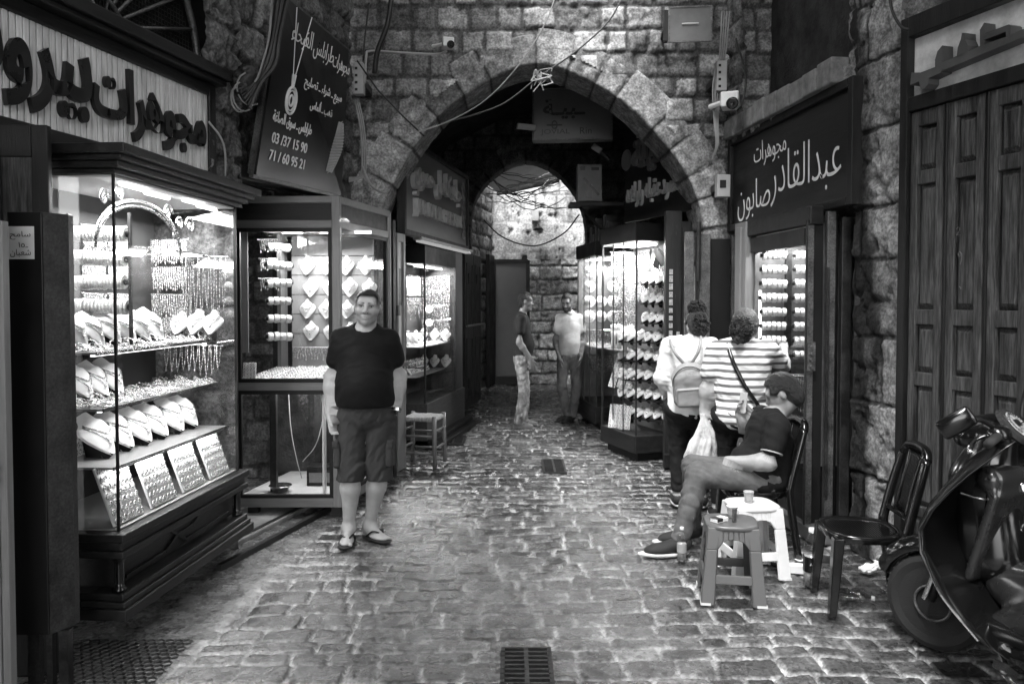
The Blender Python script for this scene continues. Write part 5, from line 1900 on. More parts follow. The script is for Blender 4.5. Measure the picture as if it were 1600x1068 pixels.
def head_prims(H, s=1.0, fem=False):
    c, f, u, r = H
    g = lambda x, y, z: c + (r * x + f * y + u * z) * s
    A = (r, f, u)
    P_ = [ell(g(0, -.012, .033), np.array((.078, .096, .086)) * s, A, .03), ell(g(0, .016, -.040), np.array((.060, .066, .068)) * s, A, .04), ell(g(0, .022, .005), np.array((.069, .066, .060)) * s, A, .03),
          cap(g(-.038, .028, -.068), g(0, .066, -.094), .019 * s, .019 * s, .022), cap(g(.038, .028, -.068), g(0, .066, -.094), .019 * s, .019 * s, .022),
          cap(g(-.038, .062, -.016), g(-.046, .04, -.022), .019 * s, .018 * s, .02), cap(g(.038, .062, -.016), g(.046, .04, -.022), .019 * s, .018 * s, .02),
          cap(g(-.04, .074, .036), g(.04, .074, .036), .014 * s, .014 * s, .02),
          cap(g(0, .084, .026), g(0, .108, -.020), .009 * s, .013 * s, .010), cap(g(-.013, .094, -.024), g(.013, .094, -.024), .010 * s, .010 * s, .008),
          ell(g(0, .074, -.052), np.array((.030, .020, .008)) * s, A, .010), ell(g(0, .072, -.064), np.array((.025, .021, .009)) * s, A, .010),
          ell(g(-.079, -.010, .0), np.array((.008, .016, .027)) * s, (r + f * .35, f - r * .35, u), .008), ell(g(.079, -.010, .0), np.array((.008, .016, .027)) * s, (r - f * .35, f + r * .35, u), .008)]
    S_ = [cap(g(-.022, .096, -.0575), g(.022, .096, -.0575), .0030 * s, .0030 * s, .003), ell(g(-.033, .098, .012), np.array((.020, .023, .012)) * s, A, .008), ell(g(.033, .098, .012), np.array((.020, .023, .012)) * s, A, .008),
          cap(g(-.018, .093, -.058), g(.018, .093, -.058), .0022 * s, .0022 * s, .004)]
    E_ = [ell(g(-.033, .076, .012), np.array((.0125, .0125, .0115)) * s, A, .004), ell(g(.033, .076, .012), np.array((.0125, .0125, .0115)) * s, A, .004)]
    return P_, S_, E_


class HairZone:
    """the hairy part of the scalp as a distance, for colouring the skin under short hair"""
    def __init__(self, pr, sb): self.pr, self.sb = pr, sb

    def __call__(self, X):
        d = np.minimum(prim_eval(self.pr[0], X), prim_eval(self.pr[1], X)) - .010
        for p in self.sb[:3]: d = np.maximum(d, -prim_eval(p, X) - .012)
        for p in self.sb[3:]: d = np.maximum(d, -prim_eval(p, X) + .002)
        return d


def face_paint(H, s=1.0, beard=0.0, skin=.3, brow=.03, hair=True):
    c, f, u, r = H
    g = lambda x, y, z: c + (r * x + f * y + u * z) * s
    out = []
    if hair: out.append((HairZone(*cap_hair(H, s, .060, -.01, thick=.004)), .02, .009))
    if beard > 0:
        v = skin * (1 - beard)
        out += [(cap(g(-.045, .04, -.065), g(.045, .04, -.065), .040 * s), v, .015), (cap(g(0, .07, -.095), g(0, .06, -.09), .035 * s), v, .012), (cap(g(-.03, .085, -.040), g(.03, .085, -.040), .010 * s), v, .006),
                (cap(g(-.07, .0, -.01), g(-.062, .02, -.07), .020 * s), v, .012), (cap(g(.07, .0, -.01), g(.062, .02, -.07), .020 * s), v, .012)]
    out += [(ell(g(0, .090, -.052), np.array((.026, .012, .006)) * s, (r, f, u)), skin * .78, .004), (ell(g(0, .088, -.064), np.array((.021, .012, .006)) * s, (r, f, u)), skin * .78, .004),
            (cap(g(-.023, .094, -.058), g(.023, .094, -.058), .0020 * s), .10, .003)]
    for q in (-1, 1):
        out += [(cap(g(q * .016, .090, .034), g(q * .046, .078, .036), .0062 * s), brow, .004),
                (ell(g(q * .033, .092, .012), np.array((.021, .02, .013)) * s, (r, f, u)), skin * .55, .008),  # shade of the eye socket painted into the skin
                (ell(g(q * .033, .090, .012), np.array((.014, .02, .0058)) * s, (r, f, u)), .30, .002),
                (ell(g(q * .032, .09, .013), np.array((.0072, .02, .0066)) * s, (r, f, u)), .012, .002),
                (cap(g(q * .020, .089, .019), g(q * .046, .082, .018), .0034 * s), .02, .003),
                (ell(g(q * .012, .102, -.030), np.array((.004, .006, .004)) * s, (r, f, u)), .05, .003)]
    return out


def cap_hair(H, s=1.0, line=.062, back=-.05, side=.0, thick=.011, recede=0.0):
    """short hair: a thin cap over the skull, open at the face and neck"""
    c, f, u, r = H
    g = lambda x, y, z: c + (r * x + f * y + u * z) * s
    A = (r, f, u)
    pr = [ell(g(0, -.014, .037), np.array((.077 + thick, .096 + thick, .088 + thick * 1.25)) * s, A, .0)]
    pr.append(ell(g(0, -.058, -.022), np.array((.068, .054, .075)) * s, A, .02))
    sb = [rbox(g(0, .122, -.012), np.array((.066, .10, line + .040)) * s, .030 * s, A, .012), rbox(g(0, .06, -.105), np.array((.2, .075, .12)) * s, .02, A, .02), rbox(g(0, -.02, -.14 + back), np.array((.2, .2, .08)) * s, .02, A, .02),
          ell(g(-.092, -.006, -.002), np.array((.03, .030, .042)) * s, A, .005), ell(g(.092, -.006, -.002), np.array((.03, .030, .042)) * s, A, .005)]
    return pr, sb


def limb(a, b, c, r0, r1, r2, k=.03):
    """two segments with a muscle swelling"""
    a, b, c = V3(a), V3(b), V3(c)
    return [cap(a, a + (b - a) * .35, r0, r0 * 1.03, k), cap(a + (b - a) * .35, b, r0 * 1.03, r1, k), cap(b, b + (c - b) * .28, r1, r1 * 1.06, k), cap(b + (c - b) * .28, c, r1 * 1.06, r2, k)]


def foot_prims(an, toe, s=1.0, bare=True, h=.0):
    an, toe = V3(an), V3(toe)
    d = toe - an; d[2] = 0; d = nrm(d)
    sd = np.array((-d[1], d[0], 0))
    g0 = an.copy(); g0[2] = toe[2]
    out = [cap(an, g0 - d * .03 + V3(0, 0, .012), .038 * s, .030 * s, .03), cap(an - V3(0, 0, .01), toe - d * .06 + V3(0, 0, .012), .034 * s, .020 * s, .04),
           ell(toe - d * .075 + V3(0, 0, .004), (.042 * s, .085 * s, .02 * s), (sd, d, (0, 0, 1)), .03)]
    if bare:
        for i, o in enumerate((.028, .011, -.003, -.016, -.028)):
            out.append(cap(toe - d * (.035 + .006 * i) + sd * o * s, toe - d * (.002 + .010 * i) + sd * o * 1.1 * s, (.0115 if i == 0 else .0085) * s, (.0125 if i == 0 else .0085) * s, .003))
    return out


def person_root(body, label, loc, rz):
    body.location = loc
    body.rotation_euler = (0, 0, rz)
    tag(body, label, "person", "people in the alley")
    return body


# ------------------------------------------------------------------ the man in black, facing the viewer
def man_in_black():
    H = head_frame((.02, -.05, 1.615), (.06, -1, .02), (.06, 0, 1))
    shR, elR, wrR = (-.168, .01, 1.405), (-.238, .05, 1.135), (-.232, -.03, .900)
    shL, elL, wrL = (.152, .02, 1.405), (.208, .08, 1.14), (.192, -.02, .885)
    hipR, knR, anR = (-.092, 0, .86), (-.100, -.03, .49), (-.125, .03, .095)
    hipL, knL, anL = (.088, .01, .86), (.083, .0, .49), (.000, .10, .095)
    toeR, toeL = (-.115, -.15, .022), (.125, -.02, .022)
    P_, S_, E_ = head_prims(H, 1.02)
    body = [cap((.012, -.01, 1.56), (0, .01, 1.44), .058, .066, .03), ell((-.01, .0, 1.30), (.175, .115, .20), k=.05), ell((-.005, -.04, 1.08), (.168, .145, .17), k=.06), ell((-.005, .0, .92), (.165, .125, .13), k=.06),
            cap((-.13, .01, 1.415), (.12, .02, 1.415), .048, .048, .06)]
    body += limb(shR, elR, wrR, .056, .046, .030) + limb(shL, elL, wrL, .058, .045, .030)
    body += limb(hipR, knR, anR, .090, .056, .037, .04) + limb(hipL, knL, anL, .090, .056, .037, .04)
    body += [ell((-.112, .045, .35), (.050, .056, .12), k=.04), ell((.038, .085, .35), (.050, .056, .12), k=.04)]
    body += hand_prims(wrR, (.10, -.25, -1), (1, -.1, 0), (.25, -1, 0), 1.02, .30) + hand_prims(wrL, (-.02, -.2, -1), (-.9, .3, 0), (-.35, -1, 0), 1.02, .50)
    body += foot_prims(anR, toeR, 1.06) + foot_prims(anL, toeL, 1.06)
    b = sdf_mesh("person", body + P_, .0052, SKIN, None, S_, paint=face_paint(H, 1.04, .42, .30), base=.30) if False else None
    # eyes go in after the sockets are cut: sockets first, then eyeballs
    pr = body + P_
    b = sdf_mesh("person", pr, .0038, SKIN, None, subs=S_, paint=face_paint(H, 1.02, .42, .36) + [(cap(wrR, elR, .06), .30, .05), (cap(wrL, elL, .06), .30, .05)], base=.36)
    person_root(b, "stocky man in black t-shirt, grey cargo shorts and flip-flops facing the viewer", (-1.005, 5.5, .0), 0)
    hp, hs_ = cap_hair(H, 1.02, .060, -.01, thick=.005)
    sdf_mesh("hair", hp, .005, HAIR, b, hs_, fold=.002, fscale=5)
    shirt = [ell((-.01, .0, 1.30), (.192, .130, .215), k=.05), ell((-.005, -.045, 1.09), (.188, .168, .19), k=.07), ell((-.005, -.01, .98), (.186, .15, .13), k=.06), cap((-.14, .01, 1.405), (.125, .02, 1.405), .058, .058, .06),
             cap(shR, V3(shR) * .45 + V3(elR) * .55, .066, .064, .04), cap(shL, V3(shL) * .45 + V3(elL) * .55, .064, .063, .04), cap((.006, -.0, 1.46), (.004, .0, 1.40), .085, .1, .04)]
    sdir = nrm(V3(elR) - V3(shR))
    sdf_mesh("shirt", shirt, .0065, cloth("black_tee", .006, .8), b, subs=[cap((.014, -.035, 1.62), (.004, -.035, 1.49), .078, .074, .004), cap(elR, V3(elR) + sdir * .5, .0, .0, 0)] if False else [cap((.014, -.035, 1.62), (.004, -.04, 1.495), .078, .070, .004)],
             clips=[((0, 0, .945), (0, .0, -1))], fold=.006, fscale=.8, seed=5)
    tuck(b, avoid=H[0])
    shorts = [ell((-.005, .0, .90), (.178, .140, .14), k=.05)]
    for hp_, kn, s in ((hipR, knR, -1), (hipL, knL, 1)):
        hp_, kn = V3(hp_), V3(kn)
        shorts += [cap(hp_, kn + (kn - hp_) * .10, .104, .086, .012)]
    sdf_mesh("cargo_shorts", shorts, .0065, cloth("grey_shorts", .036, .85), b, clips=[((0, 0, .43), (0, -.05, -1)), ((0, 0, .985), (0, 0, 1))], fold=.011, fscale=.75, seed=9, fdir=3)
    tuck(b, avoid=H[0])
    for s, c in ((-1, (-.176, -.035, .62)), (1, (.160, -.02, .62))):
        q = sdf_mesh("cargo_pocket", [rbox(c, (.022, .075, .085), .014), rbox((c[0] + s * .008, c[1], c[2] + .075), (.020, .08, .024), .010)], .006, bpy.data.materials["grey_shorts"], b, fold=.005, seed=3)
    for an, toe in ((anR, toeR), (anL, toeL)):
        an, toe = V3(an), V3(toe)
        d = toe - an; d[2] = 0; d = nrm(d); sd = np.array((-d[1], d[0], 0))
        fl = sdf_mesh("flip_flop", [ell(toe - d * .10 + V3(0, 0, -.014), (.050, .145, .010), (sd, d, (0, 0, 1)), .01), ell(toe - d * .03 + V3(0, 0, -.014), (.052, .07, .010), (sd, d, (0, 0, 1)), .01)], .005, MT['rubber'], b)
        for q in (-1, 1):
            MB().tube(spline([Vector(toe - d * .045 + sd * .012 + V3(0, 0, .02)), Vector(toe - d * .085 + sd * q * .038 + V3(0, 0, .045)), Vector(toe - d * .15 + sd * q * .046 + V3(0, 0, .0))], 5), .007, 6).build("strap", MT['blackgloss'], fl, smooth=True)
    MB().lathe([(.036, -.012), (.038, -.01), (.038, .01), (.036, .012)], 20, (V3(wrL) + V3(.002, .005, .035)).tolist(), (.1, .35, 1)).build("wristwatch", MT['chrome'], b)
    ph = MB().box(-.03, .03, -.004, .004, -.06, .06).build("phone", MT['paleb'], None, bevel=.003)
    return b


man1 = man_in_black()
man1.scale = (1.05, 1, 1)


# ------------------------------------------------------------------ standing men far down the passage
def standing_man(name_label, loc, rz, H, J, shirtc, trouc, shoe, sleeve=.5, belly=.0, beard=.3, hem=.90, vox=.008, pattern=None, collar=False, folded=None, skin=.20):
    P_, S_, E_ = head_prims(H, 1.03)
    b_ = [cap(H[0] - H[2] * .07 - H[1] * .015, (0, .01, 1.44), .054, .062, .03), ell((0, .0, 1.28), (.165, .11, .20), k=.05), ell((0, -.02 - belly * .5, 1.07), (.155, .115 + belly, .16), k=.06), ell((0, .0, .92), (.16, .115, .13), k=.06), cap((-.14, .0, 1.43), (.14, .0, 1.43), .052, .052, .06)]
    for q in 'RL':
        b_ += limb(J['sh' + q], J['el' + q], J['wr' + q], .052, .042, .028) + limb(J['hip' + q], J['kn' + q], J['an' + q], .085, .054, .038, .04)
        hd = J.get('hd' + q, ((0, -.2, -1), (1 if q == 'R' else -1, 0, 0), (0, -1, 0), .35))
        b_ += hand_prims(J['wr' + q], hd[0], hd[1], hd[2], 1.0, hd[3]) + foot_prims(J['an' + q], J['toe' + q], 1.0, False)
    b = sdf_mesh("person", b_ + P_, vox, SKIN, None, subs=S_, paint=face_paint(H, 1.03, beard, skin), base=skin)
    person_root(b, name_label, loc, rz)
    hp, hs_ = cap_hair(H, 1.03, .066, -.01, thick=.009)
    sdf_mesh("hair", hp, .007, HAIR, b, hs_)
    shirt = [ell((0, .0, 1.28), (.182, .126, .215), k=.05), ell((0, -.02 - belly * .5, 1.07), (.172, .134 + belly, .18), k=.06), ell((0, -.005, .95), (.172, .130, .10), k=.05), cap((-.15, .0, 1.42), (.15, .0, 1.42), .060, .060, .06), cap((0, -.005, 1.46), (0, 0, 1.40), .08, .1, .04)]
    for q in 'RL':
        a, e = V3(J['sh' + q]), V3(J['el' + q])
        shirt.append(cap(a, a + (e - a) * sleeve, .064, .062, .04))
    sdf_mesh("shirt", shirt, vox, shirtc, b, subs=[cap(H[0] - H[2] * .03, (0, -.03, 1.49), .07, .064, .004)], clips=[((0, 0, hem), (0, 0, -1))], fold=.004, fscale=.7, seed=15)
    tuck(b, avoid=H[0])
    if collar:
        MB().lathe([(.072, 0), (.080, .0), (.070, .045), (.064, .045)], 20, (0, -.012, 1.475), (0, -.25, 1)).build("collar", shirtc, b, smooth=True)
    tr = [ell((0, .0, .90), (.168, .128, .12), k=.05)]
    for q in 'RL':
        h_, k_, a_ = V3(J['hip' + q]), V3(J['kn' + q]), V3(J['an' + q])
        tr += [cap(h_, k_, .100, .076, .03), cap(k_, a_ + V3(0, 0, -.02), .076, .068, .02)]
    sdf_mesh("trousers", tr, vox, trouc, b, clips=[((0, 0, .99), (0, 0, 1)), ((0, 0, .05), (0, 0, -1))], fold=.012, fscale=.8, seed=25, fdir=2)
    tuck(b, avoid=H[0])
    for q in 'RL':
        an, toe = V3(J['an' + q]), V3(J['toe' + q])
        d = toe - an; d[2] = 0; d = nrm(d); sd = np.array((-d[1], d[0], 0))
        sdf_mesh("shoe", [cap(an + V3(0, 0, -.03) - d * .02, toe - d * .07, .05, .038, .03), ell(toe - d * .07, (.048, .09, .034), (sd, d, (0, 0, 1)), .03), ell(toe - d * .09 + V3(0, 0, -.022), (.052, .155, .014), (sd, d, (0, 0, 1)), .02)], .007, shoe, b, clips=[((0, 0, .001), (0, 0, -1)), ((0, 0, .105), (0, 0, 1))])
        tuck(b, avoid=H[0])
    return b


H_ = head_frame((.0, -.055, 1.64), (.0, -1, -.08), (0, -.05, 1))
manA = standing_man("man with cropped hair in dark grey t-shirt and pale patterned cargo trousers, in profile", (.13, 10.5, 0), R(90), H_,
                    dict(shR=(-.175, .02, 1.42), elR=(-.215, .04, 1.12), wrR=(-.20, -.13, .90), shL=(.175, .02, 1.42), elL=(.22, .05, 1.12), wrL=(.21, -.08, .90),
                         hipR=(-.09, 0, .88), knR=(-.10, -.03, .49), anR=(-.11, .04, .09), toeR=(-.12, -.15, .025), hipL=(.09, 0, .88), knL=(.11, -.04, .49), anL=(.11, -.02, .09), toeL=(.13, -.21, .025)),
                    cloth("charcoal_tee", .022), mat("camo_trousers", .26, .85, var=.8, scale=6, pit=.4, pscale=14, bump=.2, bscale=200), mat("sandal", .16, .6, var=.5), belly=.02, beard=.3)
H_ = head_frame((-.05, -.06, 1.62), (-.45, -1, -.30), (-.1, -.2, 1))
manB = standing_man("bearded young man in pale polo shirt and faded jeans looking down by the glass case", (.79, 11.0, 0), R(4), H_,
                    dict(shR=(-.155, .02, 1.40), elR=(-.22, .02, 1.12), wrR=(-.17, -.10, .88), shL=(.165, .02, 1.40), elL=(.23, .0, 1.12), wrL=(.16, -.13, .90),
                         hdR=((.12, -.15, -1), (1, .2, 0), (.2, -1, 0), .4), hdL=((-.15, -.15, -1), (-1, .2, 0), (-.2, -1, 0), .4),
                         hipR=(-.085, 0, .87), knR=(-.13, -.05, .49), anR=(-.02, .0, .09), toeR=(-.20, -.12, .03), hipL=(.09, 0, .87), knL=(.11, -.03, .49), anL=(.05, .02, .09), toeL=(-.10, -.15, .03)),
                    cloth("pale_polo", .45), mat("faded_jeans", .11, .85, var=.6, scale=6, bump=.2, bscale=200), MT['rubber'], beard=.85, collar=True, hem=.86, skin=.14)


manA.scale = (.95, .90, 1)
manB.scale = (.88, .92, 1)


# ------------------------------------------------------------------ the two women at the window (backs to the viewer)
def woman(label, loc, rz, H, J, topc, white, wide, hem, sleeve, hairf, extra=None, vox=.007):
    P_, S_, E_ = head_prims(H, .97, True)
    b_ = [cap(H[0] - H[2] * .07 - H[1] * .02, (0, .015, 1.33), .048, .056, .03), ell((0, .0, 1.18), (.16 * wide, .11 * wide, .19), k=.05), ell((0, .0, 1.0), (.15 * wide, .11 * wide, .15), k=.06), ell((0, .02, .82), (.178 * wide, .13 * wide, .15), k=.06), cap((-.13, .01, 1.32), (.13, .01, 1.32), .048, .048, .06)]
    for q in 'RL':
        b_ += limb(J['sh' + q], J['el' + q], J['wr' + q], .050, .040, .026) + limb(J['hip' + q], J['kn' + q], J['an' + q], .092, .055, .036, .04)
        hd = J.get('hd' + q, ((0, -.2, -1), (1 if q == 'R' else -1, 0, 0), (0, -1, 0), .35))
        b_ += hand_prims(J['wr' + q], hd[0], hd[1], hd[2], .93, hd[3]) + foot_prims(J['an' + q], J['toe' + q], .92, False)
    b = sdf_mesh("person", b_ + P_, vox, SKIN, None, subs=S_, paint=face_paint(H, .97, 0, .36), base=.36)
    person_root(b, label, loc, rz)
    hairf(b, H)
    shirt = [ell((0, .0, 1.18), (.176 * wide, .128 * wide, .205), k=.05), ell((0, .0, 1.0), (.176 * wide, .135 * wide, .18), k=.07), ell((0, .02, hem + .09), (.19 * wide, .15 * wide, .14), k=.06), cap((-.145 * wide, .01, 1.31), (.145 * wide, .01, 1.31), .060, .060, .06)]
    for q in 'RL':
        a, e, w_ = V3(J['sh' + q]), V3(J['el' + q]), V3(J['wr' + q])
        if sleeve <= 1:
            shirt.append(cap(a, a + (e - a) * sleeve, .070, .070, .04))
        else:
            shirt += [cap(a, e, .068, .060, .04), cap(e, e + (w_ - e) * (sleeve - 1), .060, .05, .03)]
    sdf_mesh("blouse" if sleeve > 1 else "striped_top", shirt, .007, topc, b, subs=[cap(H[0], (0, .0, 1.39), .08, .075, .004)], clips=[((0, 0, hem), (0, 0, -1))], fold=.009, fscale=.8, seed=35)
    tuck(b, avoid=H[0])
    tr = [ell((0, .02, .80), (.19 * wide, .145 * wide, .15), k=.05)]
    for q in 'RL':
        h_, k_, a_ = V3(J['hip' + q]), V3(J['kn' + q]), V3(J['an' + q])
        tr += [cap(h_, k_, .105, .074, .03), cap(k_, a_ + V3(0, 0, .06), .074, .052, .02)]
    sdf_mesh("trousers", tr, vox, bpy.data.materials.get("black_trousers") or cloth("black_trousers", .010), b, clips=[((0, 0, .95), (0, 0, 1)), ((0, 0, .13), (0, 0, -1))], fold=.008, seed=45)
    tuck(b, avoid=H[0])
    for q in 'RL':
        an, toe = V3(J['an' + q]), V3(J['toe' + q])
        d = toe - an; d[2] = 0; d = nrm(d); sd = np.array((-d[1], d[0], 0))
        sh = sdf_mesh("sneaker", [cap(an + V3(0, 0, -.03) - d * .02, toe - d * .07 + V3(0, 0, .01), .046, .036, .03), ell(toe - d * .07 + V3(0, 0, .01), (.044, .085, .034), (sd, d, (0, 0, 1)), .03)], .006, MT['rubber'], b, clips=[((0, 0, .024), (0, 0, -1)), ((0, 0, .10), (0, 0, 1))])
        tuck(b, avoid=H[0])
        sdf_mesh("sole", [ell(toe - d * .09 + V3(0, 0, -.012), (.050, .145, .022), (sd, d, (0, 0, 1)), .02)], .006, MT['plasticw'], sh, clips=[((0, 0, .026), (0, 0, 1)), ((0, 0, .0), (0, 0, -1))])
    return b


def curls(name, c, r, n, seed, parent, m, rr=.006, L=9):
    """a mass of springy locks: inner body plus many curling strands"""
    rnd = random.Random(seed)
    mb = MB()
    c, r = Vector(c), Vector(r)
    for i in range(n):
        d = Vector((rnd.gauss(0, 1), rnd.gauss(0, 1), rnd.gauss(0, 1))).normalized()
        p = Vector((c.x + d.x * r.x, c.y + d.y * r.y, c.z + d.z * r.z)) * 1.0
        t = d.cross(Vector((rnd.gauss(0, 1), rnd.gauss(0, 1), rnd.gauss(0, 1)))).normalized()
        s = d.cross(t)
        q = rnd.uniform(.010, .018)
        pts = [p + d * (.010 * math.sin(k * 1.0)) + t * (k * .010 - .03) + (s * math.cos(k * 1.3) + d * math.sin(k * 1.3)) * q * .5 for k in range(L)]
        mb.tube(pts, [rr * (.6 + .5 * math.sin(math.pi * k / (L - 1))) for k in range(L)], 5)
    return mb.build(name, m, parent, smooth=True)


def hair_bun(b, H):
    c, f, u, r = H
    g = lambda x, y, z: c + r * x + f * y + u * z
    pr, sb = cap_hair(H, .97, .06, .0, thick=.016)
    h = sdf_mesh("hair", pr + [ell(g(0, -.075, .0), (.070, .045, .075), (r, f, u), .04), ell(g(0, -.035, .145), (.052, .052, .045), (r, f, u), .03)], .006, HAIR, b, sb[:2] + sb[3:], fold=.006, fscale=4)
    curls("bun_curls", g(0, -.035, .148), (.054, .054, .046), 110, 3, h, HAIR)
    curls("nape_curls", g(0, -.09, .0), (.062, .040, .075), 90, 4, h, HAIR)
    sdf_mesh("ear_ring", [cap(g(.085, -.01, -.035), g(.085, -.01, -.045), .007, .006)], .003, MT['chrome'], b)


def hair_tail(b, H):
    c, f, u, r = H
    g = lambda x, y, z: c + r * x + f * y + u * z
    pr, sb = cap_hair(H, .97, .06, .0, thick=.014)
    h = sdf_mesh("hair", pr + [ell(g(0, -.07, .01), (.070, .05, .07), (r, f, u), .04)], .006, HAIRG, b, sb[:2] + sb[3:], fold=.007, fscale=4)
    sdf_mesh("hair_tie", [ell(g(-.045, -.11, .03), (.032, .026, .034), (r, f, u), .01)], .005, mat("scrunchie", .12, .7, var=.6, scale=40), h, fold=.005, fscale=5)
    t = sdf_mesh("ponytail", [cap(g(-.06, -.12, .02), g(-.11, -.15, -.06), .04, .055, .03), cap(g(-.11, -.15, -.06), g(-.15, -.14, -.14), .055, .03, .03)], .006, HAIR, h, fold=.01, fscale=4)
    curls("tail_curls", g(-.11, -.14, -.06), (.07, .055, .085), 170, 7, h, HAIR)


H1 = head_frame((-.05, -.045, 1.455), (.30, -1, -.22), (.05, -.15, 1))
wom1 = woman("woman with curly black bun in a white blouse carrying a small grey backpack", (1.44, 6.45, 0), R(180 - 12), H1,
             dict(shR=(-.165, .01, 1.30), elR=(-.20, -.03, 1.04), wrR=(-.12, -.20, .96), shL=(.17, .01, 1.30), elL=(.225, .02, 1.04), wrL=(.19, -.15, .90),
                  hipR=(-.09, .01, .82), knR=(-.09, -.02, .46), anR=(-.10, .03, .09), toeR=(-.11, -.14, .03), hipL=(.09, .01, .82), knL=(.09, -.02, .46), anL=(.09, .03, .09), toeL=(.11, -.14, .03)),
             cloth("white_blouse", .62, .8), True, 1.06, .72, 1.75, hair_bun)
STR = bpy.data.materials.new("striped_jersey")
STR.use_nodes = True
n_, l_ = STR.node_tree.nodes, STR.node_tree.links
tc_ = n_.new("ShaderNodeTexCoord"); sx_ = n_.new("ShaderNodeSeparateXYZ"); l_.new(tc_.outputs['Object'], sx_.inputs[0])
nz_ = n_.new("ShaderNodeTexNoise"); nz_.inputs['Scale'].default_value = 4; l_.new(tc_.outputs['Object'], nz_.inputs['Vector'])
ma_ = n_.new("ShaderNodeMath"); ma_.operation = 'MULTIPLY_ADD'; l_.new(nz_.outputs[0], ma_.inputs[0]); ma_.inputs[1].default_value = .022; l_.new(sx_.outputs[2], ma_.inputs[2])
mb_ = n_.new("ShaderNodeMath"); mb_.operation = 'MULTIPLY'; l_.new(ma_.outputs[0], mb_.inputs[0]); mb_.inputs[1].default_value = 1 / .0545
mc_ = n_.new("ShaderNodeMath"); mc_.operation = 'FRACT'; l_.new(mb_.outputs[0], mc_.inputs[0])
md_ = n_.new("ShaderNodeMath"); md_.operation = 'LESS_THAN'; l_.new(mc_.outputs[0], md_.inputs[0]); md_.inputs[1].default_value = .40
mx_ = n_.new("ShaderNodeMix"); l_.new(md_.outputs[0], mx_.inputs[0]); mx_.inputs[2].default_value = .66; mx_.inputs[3].default_value = .12
l_.new(mx_.outputs[0], n_["Principled BSDF"].inputs['Base Color']); n_["Principled BSDF"].inputs['Roughness'].default_value = .85
H2_ = head_frame((-.02, -.05, 1.475), (.45, -1, -.30), (.05, -.15, 1))
wom2 = woman("woman in a striped top with cross body strap pointing into the lit window", (1.735, 6.02, 0), R(180 - 10), H2_,
             dict(shR=(-.19, .01, 1.30), elR=(-.33, -.16, 1.16), wrR=(-.36, -.38, 1.28), hdR=((-.05, -.8, .5), (0, 0, -1), (1, 0, 0), .15),
                  shL=(.20, .01, 1.28), elL=(.265, .03, 1.03), wrL=(.285, -.0, .83), hdL=((.04, .02, -1), (-1, 0, 0), (0, -1, 0), 1.0),
                  hipR=(-.10, .01, .82), knR=(-.10, -.02, .46), anR=(-.10, .02, .09), toeR=(-.10, -.15, .03), hipL=(.10, .01, .82), knL=(.13, -.02, .46), anL=(.17, .0, .09), toeL=(.20, -.17, .03)),
             STR, True, 1.22, .71, .62, hair_tail)
# cross-body strap
MB().tube(spline([(.115, .065, 1.345), (.08, .150, 1.22), (.0, .175, 1.05), (-.10, .165, .90), (-.17, .12, .78)], 6), .017, 6).build("bag_strap", MT['blackgloss'], wom2, smooth=True)
# backpack
bk = empty("backpack", (0, 0, 0), 0, "small pale grey backpack with front pocket worn by the woman with the bun", "backpack")
bk.location = wom1.location + Vector((-.045, -.205, 1.0)); bk.rotation_euler = (R(6), R(-6), R(-12))
LEA = mat("grey_leather", .22, .42, var=.15, scale=12, bump=.3, bscale=180)
body_ = sdf_mesh("body", [rbox((0, 0, -.02), (.135, .065, .135), .05, k=.02), ell((0, 0, .09), (.125, .064, .10), k=.04)], .006, LEA, bk, fold=.004)
sdf_mesh("pocket", [rbox((0, -.062, -.075), (.11, .03, .075), .022)], .006, LEA, bk, fold=.003)
MB().tube([(.132 * math.cos(t), -.058, .02 + .145 * math.sin(t)) for t in [math.pi * k / 20 for k in range(21)]], .004, 5).tube([(-.10, -.094, -.012), (.10, -.094, -.012)], .004, 5).build("zip", MT['dsteel'], bk)
for s in (-1, 1):
    MB().tube(spline([(s * .03, .03, .175), (s * .085, .01, .26), (s * .115, .07, .335), (s * .12, .12, .36)], 5), .013, 6).build("strap", LEA, bk, smooth=True)
MB().box(-.03, .03, -.068, -.062, .10, .112).build("badge", MT['chrome'], bk)
# carrier bag
rb_ = random.Random(6)
vs_, fs_ = [], []
nr, na = 26, 72
for i in range(nr):
    t = i / (nr - 1)
    z = .03 - .40 * t
    R_ = interp(t, [(0, .016), (.10, .020), (.25, .045), (.5, .085), (.8, .112), (.93, .108), (1.0, .07)])
    for k in range(na):
        a = 2 * math.pi * k / na
        w_ = .22 * math.sin(5 * a + 1.3 * t + 1) + .13 * math.sin(9 * a - 2.5 * t) + .07 * math.sin(17 * a + 5 * t) + .05 * math.sin(23 * t + 3 * a)
        w_ *= 1.2 - .75 * t
        vs_.append((R_ * (1 + w_) * math.cos(a) * 1.0 + .02 * math.sin(5 * t), R_ * (1 + w_) * math.sin(a) * .62, z + .012 * math.sin(4 * a + 2) * t))
for i in range(nr - 1):
    for k in range(na):
        fs_.append((i * na + k, i * na + (k + 1) % na, (i + 1) * na + (k + 1) % na, (i + 1) * na + k))
fs_ += [tuple(range(na)), tuple(range((nr - 1) * na, nr * na))]
bag = MB().add(vs_, fs_).build("carrier_bag", mat("bag_plastic", .42, .3, var=.5, scale=9, spec=.6, bump=.5, bscale=25), smooth=True)
bag.location = P(1097, 652, 5.93)
tag(bag, "crumpled pale plastic carrier bag hanging from the striped woman's hand", "bag")


